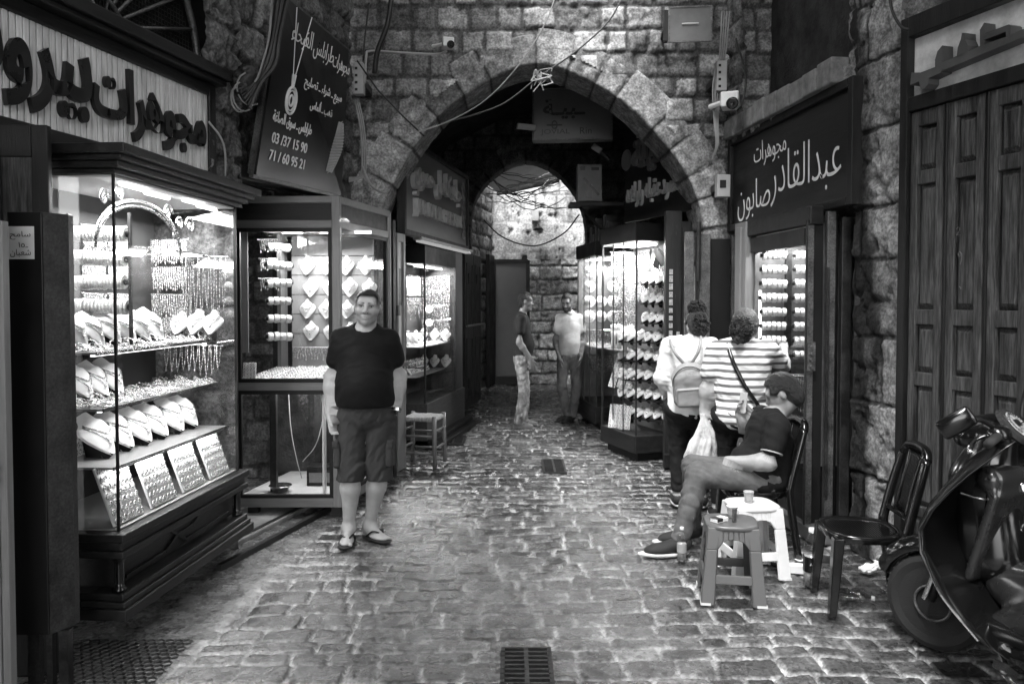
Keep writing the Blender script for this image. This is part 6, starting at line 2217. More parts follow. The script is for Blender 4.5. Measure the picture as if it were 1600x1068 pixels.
# ------------------------------------------------------------------ the seated man with the phone
def seated_man():
    # faces local -Y; turned so that he faces left in the picture
    H = head_frame((.0, .135, 1.055), (-.42, -1, -.58), (-.02, -.45, 1))
    shR = (-.185, .07, .87)
    shL, elL, wrL = (.185, .05, .87), (.235, -.02, .64), (.15, -.25, .635)
    body = [cap(H[0] - H[2] * .07 - H[1] * .02, (0, .085, .90), .056, .064, .03), ell((0, .05, .76), (.175, .125, .18), ((1, 0, 0), (0, 1, .1), (0, -.1, 1)), .05), ell((0, .0, .58), (.175, .16, .14), k=.06), cap((-.14, .05, .88), (.14, .05, .88), .055, .055, .06)]
    wrR = (-.16, -.085, .84); elR = (-.255, -.0, .62)
    body += limb(shR, elR, wrR, .056, .045, .029) + limb(shL, elL, wrL, .058, .046, .030)
    J = dict(hipR=(-.10, .0, .50), knR=(-.13, -.42, .54), anR=(-.14, -.42, .12), toeR=(-.15, -.64, .03), hipL=(.10, .0, .50), knL=(.12, -.44, .55), anL=(.11, -.55, .11), toeL=(.11, -.78, .03))
    for q in 'RL':
        body += limb(J['hip' + q], J['kn' + q], J['an' + q], .088, .060, .040, .04) + foot_prims(J['an' + q], J['toe' + q], 1.0, False)
    body += hand_prims(wrR, (.10, -.30, .95), (.6, .5, .1), (.2, .9, .3), 1.0, .55) + hand_prims(wrL, (-.25, -1, .02), (0, .1, -1), (-1, .2, 0), 1.0, .35)
    P_, S_, E_ = head_prims(H, 1.03)
    b = sdf_mesh("person", body + P_, .006, SKIN, None, subs=S_, paint=face_paint(H, 1.03, .25, .25), base=.25)
    person_root(b, "seated man in dark polo shirt and faded jeans looking at his phone", (1.655, 5.29, .0), R(-90))
    hp, hs_ = cap_hair(H, 1.03, .062, -.10, thick=.011)
    hp.append(ell(H[0] - H[1] * .066 - H[2] * .055, (.062, .052, .070), (H[3], H[1], H[2]), .03))
    sdf_mesh("hair", hp, .006, HAIR, b, hs_, fold=.005, fscale=5)
    shirt = [ell((0, .05, .76), (.195, .145, .195), ((1, 0, 0), (0, 1, .1), (0, -.1, 1)), .05), ell((0, -.01, .58), (.198, .195, .15), k=.07), ell((0, .0, .48), (.195, .19, .09), k=.05), cap((-.155, .05, .875), (.155, .05, .875), .064, .064, .06), cap((0, .06, .90), (0, .05, .84), .08, .1, .04)]
    for a, e in ((shR, elR), (shL, elL)):
        a, e = V3(a), V3(e)
        shirt.append(cap(a, a + (e - a) * .55, .074, .070, .04))
    sdf_mesh("polo_shirt", shirt, .0065, cloth("dark_polo", .009), b, subs=[cap(H[0], (0, .05, .965), .062, .058, .004)], clips=[((0, 0, .43), (0, .0, -1))], fold=.009, fscale=.8, seed=52)
    tuck(b, avoid=H[0])
    a, e = V3(shL), V3(elL)
    c = a + (e - a) * .72
    MB().lathe([(.066, -.004), (.0705, -.004), (.0705, .004), (.066, .004)], 22, tuple(c), tuple(e - a)).build("sleeve_trim", MT['letterg'], b)
    tr = [ell((0, .0, .52), (.18, .16, .10), k=.05)]
    for q in 'RL':
        h_, k_, a_ = V3(J['hip' + q]), V3(J['kn' + q]), V3(J['an' + q])
        tr += [cap(h_, k_, .100, .076, .03), cap(k_, a_ + V3(0, 0, .02), .076, .056, .02)]
    sdf_mesh("jeans", tr, .0065, mat("worn_jeans", .085, .85, var=.75, scale=5, bump=.25, bscale=200, wear=.5, wearv=.30), b, clips=[((0, 0, .72), (0, 0, 1)), ((0, 0, .11), (0, 0, -1))], fold=.009, fscale=.9, seed=62, fdir=2)
    tuck(b, avoid=H[0])
    for q in 'RL':
        an, toe = V3(J['an' + q]), V3(J['toe' + q])
        d = toe - an; d[2] = 0; d = nrm(d); sd = np.array((-d[1], d[0], 0))
        sh = sdf_mesh("shoe", [cap(an + V3(0, 0, -.02) - d * .02, toe - d * .07 + V3(0, 0, .012), .052, .038, .03), ell(toe - d * .075 + V3(0, 0, .012), (.047, .09, .036), (sd, d, (0, 0, 1)), .03)], .006, MT['rubber'], b, clips=[((0, 0, .026), (0, 0, -1)), ((0, 0, .13), (0, 0, 1))])
        tuck(b, avoid=H[0])
        sdf_mesh("sole", [ell(toe - d * .10 + V3(0, 0, -.010), (.052, .155, .026), (sd, d, (0, 0, 1)), .02)], .006, MT['plasticw'], sh, clips=[((0, 0, .028), (0, 0, 1)), ((0, 0, .0), (0, 0, -1))])
        k = MB()
        for i in range(4):
            p = an + d * (.05 + .025 * i) + V3(0, 0, -.005 - .014 * i)
            k.tube([Vector(p - sd * .028), Vector(p + V3(0, 0, .010)), Vector(p + sd * .028)], .004, 5)
        k.build("laces", MT['rubber'], sh)
    return b


seated = seated_man()
ph = bpy.data.objects.get("phone")
ph.parent = None
ph.location = P(1161, 629, 5.42); ph.rotation_euler = (R(-14), R(-6), R(-62)); ph.scale = (1.1, 1.2, 1.2)
tag(ph, "mobile phone in a pale case held up by the seated man", "phone")
# ================================================================== STREET FURNITURE
def plastic_stool(label, m, top=.135, base=.175, h=.43):
    t = empty("plastic_stool", (0, 0, 0), 0, label, "stool")
    c = [(-1, -1), (1, -1), (1, 1), (-1, 1)]

    def w(z): return base + (top - base) * z / h
    fr = MB()
    for i in range(4):
        a, b = c[i], c[(i + 1) % 4]

        def pt(u, z, inn=0.0):
            s = w(z) - inn
            return Vector(((a[0] + (b[0] - a[0]) * u) * s, (a[1] + (b[1] - a[1]) * u) * s, z))

        def quad(u0, u1, z0, z1, v0=None, v1=None):
            # outer trapezoid piece; v0, v1 the span at the top
            v0 = u0 if v0 is None else v0; v1 = u1 if v1 is None else v1
            o = [pt(u0, z0), pt(u1, z0), pt(v1, z1), pt(v0, z1)]
            n = [pt(u0, z0, .014), pt(u1, z0, .014), pt(v1, z1, .014), pt(v0, z1, .014)]
            fr.hexa(o, n)
        quad(0, .20, 0, .30); quad(.80, 1, 0, .30)
        quad(.20, .80, .115, .165)
        quad(0, .20, .30, h - .012, 0, .24); quad(.80, 1, .30, h - .012, .76, 1)
        for k in range(6):
            u0, u1 = .2 + .1 * k, .3 + .1 * k
            f = lambda u: .30 + .055 * (1 - ((u - .5) / .3) ** 2) ** .5 if abs(u - .5) < .3 else .30
            q0, q1 = f(u0), f(u1)
            o = [pt(u0, q0), pt(u1, q1), pt(u1, h - .012), pt(u0, h - .012)]
            n = [pt(u0, q0, .014), pt(u1, q1, .014), pt(u1, h - .012, .014), pt(u0, h - .012, .014)]
            fr.hexa(o, n)
        for k in range(3):
            u0, u1 = .2 + .2 * k, .4 + .2 * k
    legs = fr.build("legs", m, t, bevel=.004)
    s = MB()
    n = 32
    prof = [(1.0, h - .03), (1.04, h - .022), (1.05, h - .012), (1.02, h - .002), (.94, h), (.0, h - .002)]
    vs, fs = [], []
    for k_, (q, z) in enumerate(prof):
        for k in range(n):
            a = 2 * math.pi * k / n
            e = 4.0
            cx_, sy_ = math.cos(a), math.sin(a)
            rr = (abs(cx_) ** e + abs(sy_) ** e) ** (-1 / e)
            vs.append((cx_ * rr * top * q * 1.03, sy_ * rr * top * q * 1.03, z))
    for k_ in range(len(prof) - 1):
        for k in range(n):
            fs.append((k_ * n + k, k_ * n + (k + 1) % n, (k_ + 1) * n + (k + 1) % n, (k_ + 1) * n + k))
    s.add(vs, fs)
    s.build("seat", m, t, smooth=True)
    f = MB()
    for a in c:
        f.box(a[0] * base - a[0] * .052 if a[0] > 0 else -base - .002, base + .002 if a[0] > 0 else -base + .052, a[1] * base - .052 if a[1] > 0 else -base - .002, base + .002 if a[1] > 0 else -base + .052, -.001, .012)
    f.build("foot_caps", MT['plasticw'], t)
    return t


st1 = plastic_stool("dark grey plastic stool with a paper cup and cigarette packet on it", MT['plasticg'])
g_ = G(1152, 945)
st1.location = (g_.x, g_.y + .14, .004); st1.rotation_euler = (0, 0, R(-9))
st2 = plastic_stool("white plastic stool with a small cup on it, behind the dark grey stool", MT['plasticw'])
g_ = G(1184, 905)
st2.location = (g_.x, g_.y + .13, .004); st2.rotation_euler = (0, 0, R(7))


def paper_cup(label, m, loc, s=1.0):
    t = empty("paper_cup", loc, 0, label, "cup")
    MB().lathe([(.022 * s, 0), (.031 * s, .062 * s), (.033 * s, .064 * s), (.032 * s, .067 * s), (.029 * s, .064 * s), (.021 * s, .006), (0, .006)], 22).build("cup", m, t, smooth=True)
    MB().lathe([(.0245 * s, .016 * s), (.0295 * s, .050 * s), (.0290 * s, .050 * s), (.024 * s, .016 * s)], 22).build("printed_band", MT['letterg'], t)
    return t


paper_cup("patterned paper cup on the dark grey stool", MT['paper'], st1.location + Vector((.02, .05, .431)))
paper_cup("small paper cup on the white stool", mat("cup_card", .35, .6, var=.4, scale=30), st2.location + Vector((-.02, .0, .431)), 1.0)
cg = MB().box(-.028, .028, -.044, .044, 0, .022).build("cigarette_packet", MT['paper'], bevel=.002)
MB().box(-.0285, .0285, -.044, .0, .005, .0225).build("printed_band", MT['letterb'], cg)
cg.location = st1.location + Vector((-.075, -.03, .431)); cg.rotation_euler = (0, 0, R(-55))
tag(cg, "cigarette packet lying on the dark grey stool", "cigarette packet")
lt = MB().box(-.012, .012, -.006, .006, 0, .075).build("lighter", MT['steel'], bevel=.003)
lt.location = st1.location + Vector((.005, -.05, .431)); lt.rotation_euler = (0, 0, R(20))
tag(lt, "upright lighter beside the paper cup on the dark stool", "lighter")


def bottle(label, loc, h, r, rot=(0, 0, 0), lab=True):
    t = empty("water_bottle", loc, 0, label, "bottle")
    t.rotation_euler = rot
    pr = [(r * .5, 0), (r * .95, .006)]
    for k in range(10):
        z = .01 + (h * .62) * k / 9
        pr.append((r * (1.0 if k % 2 else .95), z))
    pr += [(r, h * .68), (r * .8, h * .78), (r * .42, h * .88), (r * .36, h * .93)]
    MB().lathe(pr, 20).build("body", MT['glassd'], t, smooth=True)
    MB().lathe([(r * .86, .012), (r * .9, h * .3), (r * .9, h * .55), (0, h * .551)], 16).build("water", mat("water_" + str(len(bpy.data.materials)), .45, .1, var=.8, scale=22, spec=.8), t, smooth=True) if lab else None
    MB().lathe([(r * .40, h * .92), (r * .42, h * .93), (r * .42, h * .995), (r * .3, h)], 16).build("cap", MT['plasticw'], t, smooth=True)
    if lab:
        MB().lathe([(r * 1.01, h * .28), (r * 1.02, h * .29), (r * 1.02, h * .52), (r * 1.01, h * .53)], 20).build("paper_label", MT['letterg'] if h < .3 else MT['blackgloss'], t)
    return t


g_ = G(1065, 878); bottle("small clear water bottle standing by the seated man's shoe", (g_.x, g_.y, .004), .225, .030)
g_ = G(1268, 918); b_ = bottle("large clear water bottle standing by the black chair leg", (g_.x, g_.y, .004), .35, .048)
mbq = MB(); letter(mbq, "AQUA", (0, 0, 0), (1, 0, 0), (0, 0, 1), -.03, 0, .06, .018, .001); o = mbq.build("lettering", MT['letterw'], b_); o.location = (0, -.0505, .14)
g_ = G(1322, 934); bottle("crushed empty bottle lying under the black chair", (g_.x - .1, g_.y, .04), .24, .032, (R(90), R(10), R(62)), False)


def cane_chair(label):
    t = empty("plastic_chair", (0, 0, 0), 0, label, "chair")
    m = MT['blackgloss']
    # faces local -Y
    seat = MB()
    n = 28
    ring = []
    for k in range(n):
        a = 2 * math.pi * k / n
        e = 3.2
        cx_, sy_ = math.cos(a), math.sin(a)
        rr = (abs(cx_) ** e + abs(sy_) ** e) ** (-1 / e)
        ring.append((cx_ * rr * (.215 - .02 * max(0, sy_)), sy_ * rr * .205))
    prof = [(1.0, .405), (1.04, .43), (1.03, .445), (.98, .452), (.80, .440), (.79, .434)]
    vs = [(x * q, y * q, z) for q, z in prof for x, y in ring]
    fs = [(i * n + k, i * n + (k + 1) % n, (i + 1) * n + (k + 1) % n, (i + 1) * n + k) for i in range(len(prof) - 1) for k in range(n)]
    seat.add(vs, fs).build("seat", m, t, smooth=True)
    cane = MB()
    for k in range(25):
        x = -.168 + .336 * k / 24
        hy = .163 * (1 - (abs(x) / .175) ** 3.2) ** (1 / 3.2)
        cane.box(x - .0035, x + .0035, -hy, hy, .432, .438)
    for k in range(24):
        y = -.16 + .32 * k / 23
        hx = .172 * (1 - (abs(y) / .166) ** 3.2) ** (1 / 3.2)
        cane.box(-hx, hx, y - .0035, y + .0035, .434, .440)
    cane.build("cane_weave", m, t)
    for sx, sy in ((-1, -1), (1, -1)):
        MB().hexa([(sx * .19 - .028, sy * .20 - .02, 0), (sx * .19 + .028, sy * .20 - .02, 0), (sx * .19 + .028, sy * .20 + .02, 0), (sx * .19 - .028, sy * .20 + .02, 0)],
                  [(sx * .17 - .035, sy * .165 - .03, .43), (sx * .17 + .035, sy * .165 - .03, .43), (sx * .17 + .035, sy * .165 + .03, .43), (sx * .17 - .035, sy * .165 + .03, .43)]).build("leg", m, t, bevel=.008)
    for sx in (-1, 1):
        MB().tube(spline([(sx * .195, .26, 0), (sx * .185, .20, .40), (sx * .185, .205, .5), (sx * .18, .26, .72), (sx * .165, .30, .86)], 5), [.026, .026, .027, .027, .028, .028, .028, .028, .028, .027, .027, .026, .026, .026, .025, .025, .024, .024, .024, .023, .023][:21], 10).build("leg", m, t, smooth=True)
    MB().tube(spline([(-.165, .30, .85), (-.12, .315, .895), (0, .325, .905), (.12, .315, .895), (.165, .30, .85)], 5), .026, 10).build("back_rail", m, t, smooth=True)
    MB().tube(spline([(-.18, .21, .53), (0, .235, .52), (.18, .21, .53)], 5), .016, 8).build("back_rail", m, t, smooth=True)
    bp_ = MB()
    for s in (-1, 1):
        bp_.tube(spline([(s * .085, .225, .53), (s * .075, .265, .70), (s * .09, .318, .89)], 5), .014, 8)
    for k in range(9):
        x = -.07 + .14 * k / 8
        bp_.tube(spline([(x, .232, .53), (x, .272, .72), (x, .322, .89)], 4), .0035, 5)
    for k in range(22):
        f = k / 21
        bp_.tube([(-.078, .232 + .09 * f, .535 + .355 * f), (.078, .232 + .09 * f, .535 + .355 * f)], .003, 5)
    bp_.build("cane_back", m, t, smooth=True)
    return t


ch1 = cane_chair("glossy black plastic chair with cane pattern seat, empty, beside the motor scooter")
ch1.location = (1.90, 4.34, .004); ch1.rotation_euler = (0, 0, R(-96)); ch1.scale = (.95, .95, .97)
c2_ = copy_tree(ch1)
c2_["label"] = "black plastic chair that the man with the phone sits on"
c2_.location = (1.60, 5.29, .004); c2_.rotation_euler = (0, 0, R(-90))
for o in (ch1, c2_): o["group"] = "black plastic chairs"
cr = sdf_mesh("crumpled_paper", [ell((0, 0, .03), (.05, .035, .03)), ell((.06, .01, .05), (.02, .03, .03), k=.03)], .005, MT['paper'], None, fold=.012, fscale=3)
g_ = G(1356, 896); cr.location = (g_.x, g_.y, .0); tag(cr, "crumpled white paper on the ground behind the black chair", "litter")
cp = MB().lathe([(.02, 0), (.03, .05), (.031, .05), (.02, .004), (0, .004)], 14).build("fallen_cup", MT['paper'], smooth=True)
g_ = G(1372, 880); cp.location = (g_.x, g_.y, .035); cp.rotation_euler = (R(80), 0, R(30)); tag(cp, "white cup fallen on its side behind the black chair", "cup")
pk = MB().box(-.05, .05, -.03, .03, 0, .05).build("paper_packet", MT['paper'], bevel=.003)
g_ = G(1245, 894); pk.location = (g_.x, g_.y, .002); pk.rotation_euler = (0, 0, R(-15)); tag(pk, "white packet on the ground between white stool and large bottle", "packet")
for i, (px, py) in enumerate(((1243, 838), (1250, 876), (795, 612), (1120, 700))):
    if i == 3: continue
    g_ = G(px, py)
    o = MB().hexa([(-.03, -.02, 0), (.03, -.025, 0), (.028, .02, .004), (-.03, .022, .006)], [(-.03, -.02, .003), (.03, -.025, .003), (.028, .02, .007), (-.03, .022, .009)]).build("paper_scrap", MT['paper'])
    o.location = (g_.x, g_.y, .006); o.rotation_euler = (0, 0, R(40 * i))
    tag(o, ("scrap of white paper on the doorstep of the lit window", "white paper scrap behind the white stool's leg", "white scrap of litter by the far steel door")[i], "litter")
# advertising card standing in the white stool's gap
pc = MB().box(-.07, .07, -.004, .004, 0, .22).build("printed_card", MT['letterg']); g_ = G(1172, 855)
pc.location = (g_.x + .12, g_.y + .25, .05); pc.rotation_euler = (R(-12), 0, R(-10)); tag(pc, "pale printed card leaning behind the white stool", "card")
# doorstep by the lit window
o = MB().quadslab((1.93, 6.7), (2.06, 5.4), 0.0, .10, .30, 1).build("doorstep", MT['dirt'], bevel=.01)
tag(o, "low worn doorstep under the lit window", "doorstep")

# rush stool
rs = empty("rush_stool", (0, 0, 0), 0, "rustic wooden stool with woven rush seat in front of the passage case", "stool")
for sx in (-1, 1):
    for sy in (-1, 1):
        MB().tube([(sx * .175, sy * .17, 0), (sx * .17, sy * .165, .25), (sx * .165, sy * .16, .51)], [.021, .023, .022], 10).build("leg", MT['mwood'], rs, smooth=True)
b = MB()
for z in (.14, .31):
    for s in (-1, 1):
        b.tube([(-.17, s * .165, z), (.17, s * .165, z)], .012, 8).tube([(s * .17, -.165, z + .05), (s * .17, .165, z + .05)], .012, 8)
b.build("stretcher", MT['mwood'], rs, smooth=True)
sdf_mesh("rush_seat", [rbox((0, 0, .475), (.175, .17, .022), .02)], .007, mat("rush", .42, .8, var=.4, scale=8, bump=1.0, bscale=40, stretch=(14, 2, 2)), rs, fold=.006, fscale=2)
g_ = G(660, 728); rs.location = (g_.x, g_.y + .1, .003); rs.rotation_euler = (0, 0, R(-12))

# ground grates and mat
def grate(label, px, py, wx, wy, nb, name="drain_grate"):
    g_ = G(px, py)
    t = empty(name, (g_.x, g_.y, .006), 0, label, "drain grate")
    MB().box(-wx / 2, wx / 2, -wy / 2, wy / 2, -.03, .004).build("pit", MT['black'], t)
    b = MB().box(-wx / 2, -wx / 2 + .02, -wy / 2, wy / 2, .0, .012).box(wx / 2 - .02, wx / 2, -wy / 2, wy / 2, .0, .012)
    for k in range(nb):
        y = -wy / 2 + wy * k / (nb - 1)
        b.box(-wx / 2, wx / 2, y - .006, y + .006, .0, .012)
    b.box(-.01, .01, -wy / 2, wy / 2, .0, .0115)
    b.build("bars", MT['dsteel'], t)
    return t


grate("iron drain grate in the middle of the paving, far from the viewer", 865, 729, .23, .62, 13)
grate("iron drain grate in the paving nearest the viewer", 823, 1050, .24, .44, 11)
grate("dark drain grate at the foot of the passage case", 709, 688, .26, .55, 10)
rm = empty("rubber_mat", (0, 0, 0), 0, "black honeycomb rubber mat at the foot of the bay case", "mat")
b = MB()
for i in range(12):
    for j in range(12):
        x, y = i * .045 + (.0225 if j % 2 else 0), j * .039
        b.tube([(x + .024 * math.cos(t), y + .024 * math.sin(t), .008) for t in [k * math.pi / 3 + math.pi / 6 for k in range(7)]], .0045, 4, cap=False)
b.build("cells", MT['dsteel'], rm)
g_ = G(72, 1068); rm.location = (-2.10, 3.42, .004); rm.rotation_euler = (0, 0, R(0))
# threshold slabs and channel along the left shops
o = MB().quadslab((-1.90, 5.3), (-1.50, 6.9), -.01, .03, .45, 1).build("threshold_slab", mat("slab", .22, .8, var=.5, scale=5, bump=.3), bevel=.01)
tag(o, "pale worn threshold slab between the bay case and the glass case", "slab")
o = MB().quadslab((-1.80, 4.9), (-1.36, 6.6), -.01, .035, .035, 1).quadslab((-2.0, 5.0), (-1.56, 6.7), -.01, .035, .035, 1).build("floor_rail", MT['dwood_h'])
tag(o, "pair of dark floor rails running along the left shop fronts", "rail", kind='thing')

# ---- far left: folded black shutter and bright door frame
bs = empty("black_shutter_case", (-2.03, 3.32, 0), R(0), "tall black shutter casing with a small paper notice at the left edge", "shutter")
MB().box(-.06, .085, 0, .05, .27, 2.04).build("front", MT['black'], bs, bevel=.004)
MB().hexa([(.088, 0, .27), (.140, .10, .27), (.140, .14, .27), (.088, .05, .27)], [(.088, 0, 2.04), (.140, .10, 2.04), (.140, .14, 2.04), (.088, .05, 2.04)]).build("side", MT['dsteel'], bs, bevel=.003)
MB().box(-.02, .03, .02, .05, .0, .27).box(.06, .085, .02, .05, 0, .27).box(.10, .14, .04, .08, 0, .27).build("foot", MT['dsteel'], bs)
nt_ = MB().box(-.052, .053, -.003, .0, 1.845, 1.98).build("paper_notice", MT['paper'], bs)
mb = MB()
letter(mb, "سامح", (0, -.004, 0), (1, 0, 0), (0, 0, 1), -.045, 1.925, .085, .035, .0006, ar=True)
letter(mb, "\u0661\u0665ـ", (0, -.004, 0), (1, 0, 0), (0, 0, 1), -.01, 1.893, .04, .022, .0006)
letter(mb, "شعبان", (0, -.004, 0), (1, 0, 0), (0, 0, 1), -.045, 1.853, .085, .033, .0006, ar=True)
mb.build("lettering", MT['letterb'], nt_)
# wooden door leaf behind it
wd = empty("panelled_door_leaf", (-2.30, 3.50, 0), R(4), "grey weathered panelled door leaf between the bay case and the black shutter", "door")
MB().box(0, .07, 0, .04, 0, 2.44).box(.20, .27, 0, .04, 0, 2.44).box(.07, .20, 0, .04, 2.30, 2.44).box(.07, .20, 0, .04, .0, .2).build("frame", MT['dwood'], wd, bevel=.005)
MB().box(.07, .20, .01, .03, .2, 2.30).build("panel", MT['shutter'], wd)
lf_ = empty("door_frame", (-1.985, 3.06, 0), 0, "pale narrow door frame at the very left edge with knobs", "door frame")
MB().box(-.30, .0, 0, .05, 0, 2.36).build("board", MT['lwood'], lf_, bevel=.006)
MB().box(.004, .035, .01, .05, 0, 1.98).build("strip", MT['mwood'], lf_, bevel=.004)
MB().tube([(-.16, -.03, 1.02), (.02, -.03, 1.035)], .012, 8).tube([(-.1, -.03, .60), (-.03, -.03, .62)], .012, 8).tube([(-.16, -.02, .98), (.02, -.02, .985)], .008, 8).build("knobs", MT['chrome'], lf_)

# ================================================================== MOTOR SCOOTER
GL = MT['blackgloss']
SATIN = mat("scooter_grey", .020, .28, var=.2, scale=3, coat=.4)
sco = empty("motor_scooter", (2.045, 3.80, 0), R(118), "black motor scooter parked by the wooden shutters, front wheel turned", "scooter")
# local: x forward (away from the viewer), y left, z up; origin under the front axle
zs_ = [.19, .25, .32, .40, .48, .56, .64, .72, .80, .87, .93, .98, 1.01]
hw_ = [.27, .34, .39, .42, .435, .435, .415, .375, .315, .26, .21, .16, .13]
x0_ = [-.33, -.28, -.22, -.16, -.12, -.07, -.05, -.07, -.11, -.155, -.20, -.235, -.26]
vs_, fs_ = [], []
nk = 14
for side in (0, 1):
    for z, w_, x_ in zip(zs_, hw_, x0_):
        for k in range(nk + 1):
            u = -1 + 2 * k / nk
            back = .13 * abs(u) ** 2.2 + .03 * max(0, abs(u) - .72)
            vs_.append((x_ - back * (1 if side == 0 else .75) - side * (.09 - .05 * abs(u)), u * w_ * (1 - .05 * side), z - .02 * side * 0))
nz_s = len(zs_)
for side in (0, 1):
    o_ = side * nz_s * (nk + 1)
    for i in range(nz_s - 1):
        for k in range(nk):
            fs_.append((o_ + i * (nk + 1) + k, o_ + i * (nk + 1) + k + 1, o_ + (i + 1) * (nk + 1) + k + 1, o_ + (i + 1) * (nk + 1) + k))
N_ = nz_s * (nk + 1)
loop = [k for k in range(nk + 1)] + [i * (nk + 1) + nk for i in range(1, nz_s)] + [(nz_s - 1) * (nk + 1) + k for k in range(nk - 1, -1, -1)] + [i * (nk + 1) for i in range(nz_s - 2, 0, -1)]
for i in range(len(loop)):
    a_, b__ = loop[i], loop[(i + 1) % len(loop)]
    fs_.append((a_, b__, N_ + b__, N_ + a_))
MB().add(vs_, fs_).build("leg_shield", GL, sco, smooth=False, bevel=.006).data.polygons.foreach_set("use_smooth", [True] * len(fs_))
sdf_mesh("steering_column", [cap((-.24, 0, .98), (-.20, 0, .80), .09, .12, .06), cap((-.20, 0, .80), (-.24, 0, .50), .12, .13, .06)], .010, GL, sco)
sdf_mesh("inner_panel", [rbox((-.285, 0, .60), (.02, .17, .20), .02, ((1, 0, .28), (0, 1, 0), (-.28, 0, 1)), .01), cap((-.30, -.12, .84), (-.30, .12, .84), .055, .055, .05)], .009, SATIN, sco)
MB().tube(spline([(-.225, .435, .57), (-.30, .43, .42), (-.40, .35, .26)], 6), .005, 6).tube(spline([(-.275, .28, .795), (-.30, .20, .77), (-.33, .12, .76)], 6), .004, 6).build("trim_line", MT['chrome'], sco)
sdf_mesh("centre_tunnel", [cap((-.32, 0, .40), (-.62, 0, .40), .10, .13, .08), cap((-.62, 0, .40), (-.95, 0, .62), .13, .16, .08), cap((-.36, .12, .26), (-.80, .20, .40), .05, .09, .08), cap((-.36, -.12, .26), (-.80, -.20, .40), .05, .09, .08)], .011, SATIN, sco)
sdf_mesh("floorboard", [rbox((-.60, 0, .25), (.30, .21, .04), .03, k=.03), rbox((-.62, 0, .20), (.30, .14, .06), .03, k=.03)], .011, GL, sco)
sdf_mesh("side_fairing", [cap((-.85, .16, .48), (-1.5, .12, .62), .12, .10, .08), cap((-.85, -.16, .48), (-1.5, -.12, .62), .12, .10, .08), rbox((-1.15, 0, .52), (.32, .15, .16), .06, k=.06)], .013, GL, sco)
sdf_mesh("seat", [cap((-.85, 0, .76), (-1.45, 0, .80), .10, .12, .06), rbox((-1.15, 0, .72), (.36, .13, .05), .04, k=.05)], .013, MT['rubber'], sco)
MB().lathe([(.026, 0), (.026, .008), (.020, .010), (.012, .014), (0, .014)], 18, (-.352, -.02, .80), (-1, 0, .25)).build("ignition_lock", MT['chrome'], sco)
MB().tube(spline([(-.335, -.06, .64), (-.37, -.06, .62), (-.37, -.06, .66)], 4), .006, 6).build("bag_hook", MT['chrome'], sco)
MB().tube(spline([(-.50, .20, .22), (-.56, .26, .14), (-.62, .30, .03)], 5), .012, 8).box(-.66, -.60, .28, .33, .0, .015).build("side_stand", MT['chrome'], sco)
MB().lathe([(.16, -.05), (.225, -.06), (.24, -.03), (.24, .03), (.225, .06), (.16, .05)], 30, (-1.30, 0, .24), (0, 1, 0)).build("rear_wheel", MT['rubber'], sco, smooth=True)
eng = MB().box(-1.25, -.80, -.10, .10, .18, .36).build("engine", MT['dsteel'], sco, bevel=.03)
MB().lathe([(.028, 0), (.028, .02), (.018, .03), (0, .03)], 16, (-.40, .20, .20), (-1, .3, 0)).tube([(-.36, .17, .22), (-.44, .24, .16), (-.47, .30, .16)], .012, 8).beam((-.46, .24, .13), (-.46, .31, .18), .05, .03).tube([(-.40, .22, .13), (-.52, .24, .06)], .010, 8).build("foot_peg", MT['chrome'], sco)
# steering: fork, wheel, handlebar turned to the left
ste = bpy.data.objects.new("steering", None); COL.objects.link(ste); ste.parent = sco
ste.location = (-.02, 0, 0); ste.rotation_euler = (0, 0, R(12))
tr_ = MB()
prof = [(.17, -.045), (.205, -.052), (.228, -.042), (.240, -.022), (.243, 0), (.240, .022), (.228, .042), (.205, .052), (.17, .045)]
tr_.lathe(prof, 48, (0.02, 0, .243), (0, 1, 0))
for k in range(40):
    a = 2 * math.pi * k / 40
    for s in (-1, 1):
        tr_.beam((.02 + .241 * math.cos(a), s * .004, .243 + .241 * math.sin(a)), (.02 + .234 * math.cos(a + .09), s * .036, .243 + .234 * math.sin(a + .09)), .008, .008)
tr_.build("front_wheel", MT['rubber'], ste, smooth=False)
MB().lathe([(.0, -.03), (.05, -.03), (.05, -.02), (.14, -.02), (.168, -.04), (.168, .04), (.14, .02), (.05, .02), (.05, .03), (0, .03)], 30, (.02, 0, .243), (0, 1, 0)).build("rim", MT['black'], ste)
MB().tube([(.02 + .085 * math.cos(t), .055, .243 + .085 * math.sin(t)) for t in [k * math.pi / 16 for k in range(33)]], .007, 6).build("brake_disc", MT['steel'], ste)
fk = MB()
for s in (-1, 1):
    fk.tube([(.02, s * .075, .243), (-.08, s * .075, .55)], .022, 10)
fk.build("fork", MT['dsteel'], ste, smooth=True)
MB().tube([(.035, .10, .25), (-.005, .10, .37)], .012, 8).build("reflector", MT['chrome'], ste)
sdf_mesh("fender", [cap((.02 + .27 * math.cos(a), 0, .243 + .27 * math.sin(a)), (.02 + .27 * math.cos(a + .25), 0, .243 + .27 * math.sin(a + .25)), .055, .055, .02) for a in [.5 + .25 * k for k in range(7)]], .010, GL, ste,
         subs=[cap((.02, -.2, .243), (.02, .2, .243), .252, .252, .005)])
hd_ = [cap((-.22, -.02, 1.00), (-.22, .02, 1.00), .085, .085, .05), cap((-.27, -.17, 1.02), (-.27, .17, 1.02), .040, .040, .05), ell((-.13, 0, .99), (.09, .12, .075), k=.06)]
sdf_mesh("headset", hd_, .008, GL, ste)
DN = Vector((-.72, 0, .70)).normalized()
DC = Vector((-.295, .04, 1.045))
MB().lathe([(.0, .012), (.078, .012), (.092, .006), (.096, -.010), (.0, -.03)], 28, DC, DN).build("instrument_dial", mat("dial_rim", .03, .2), ste)
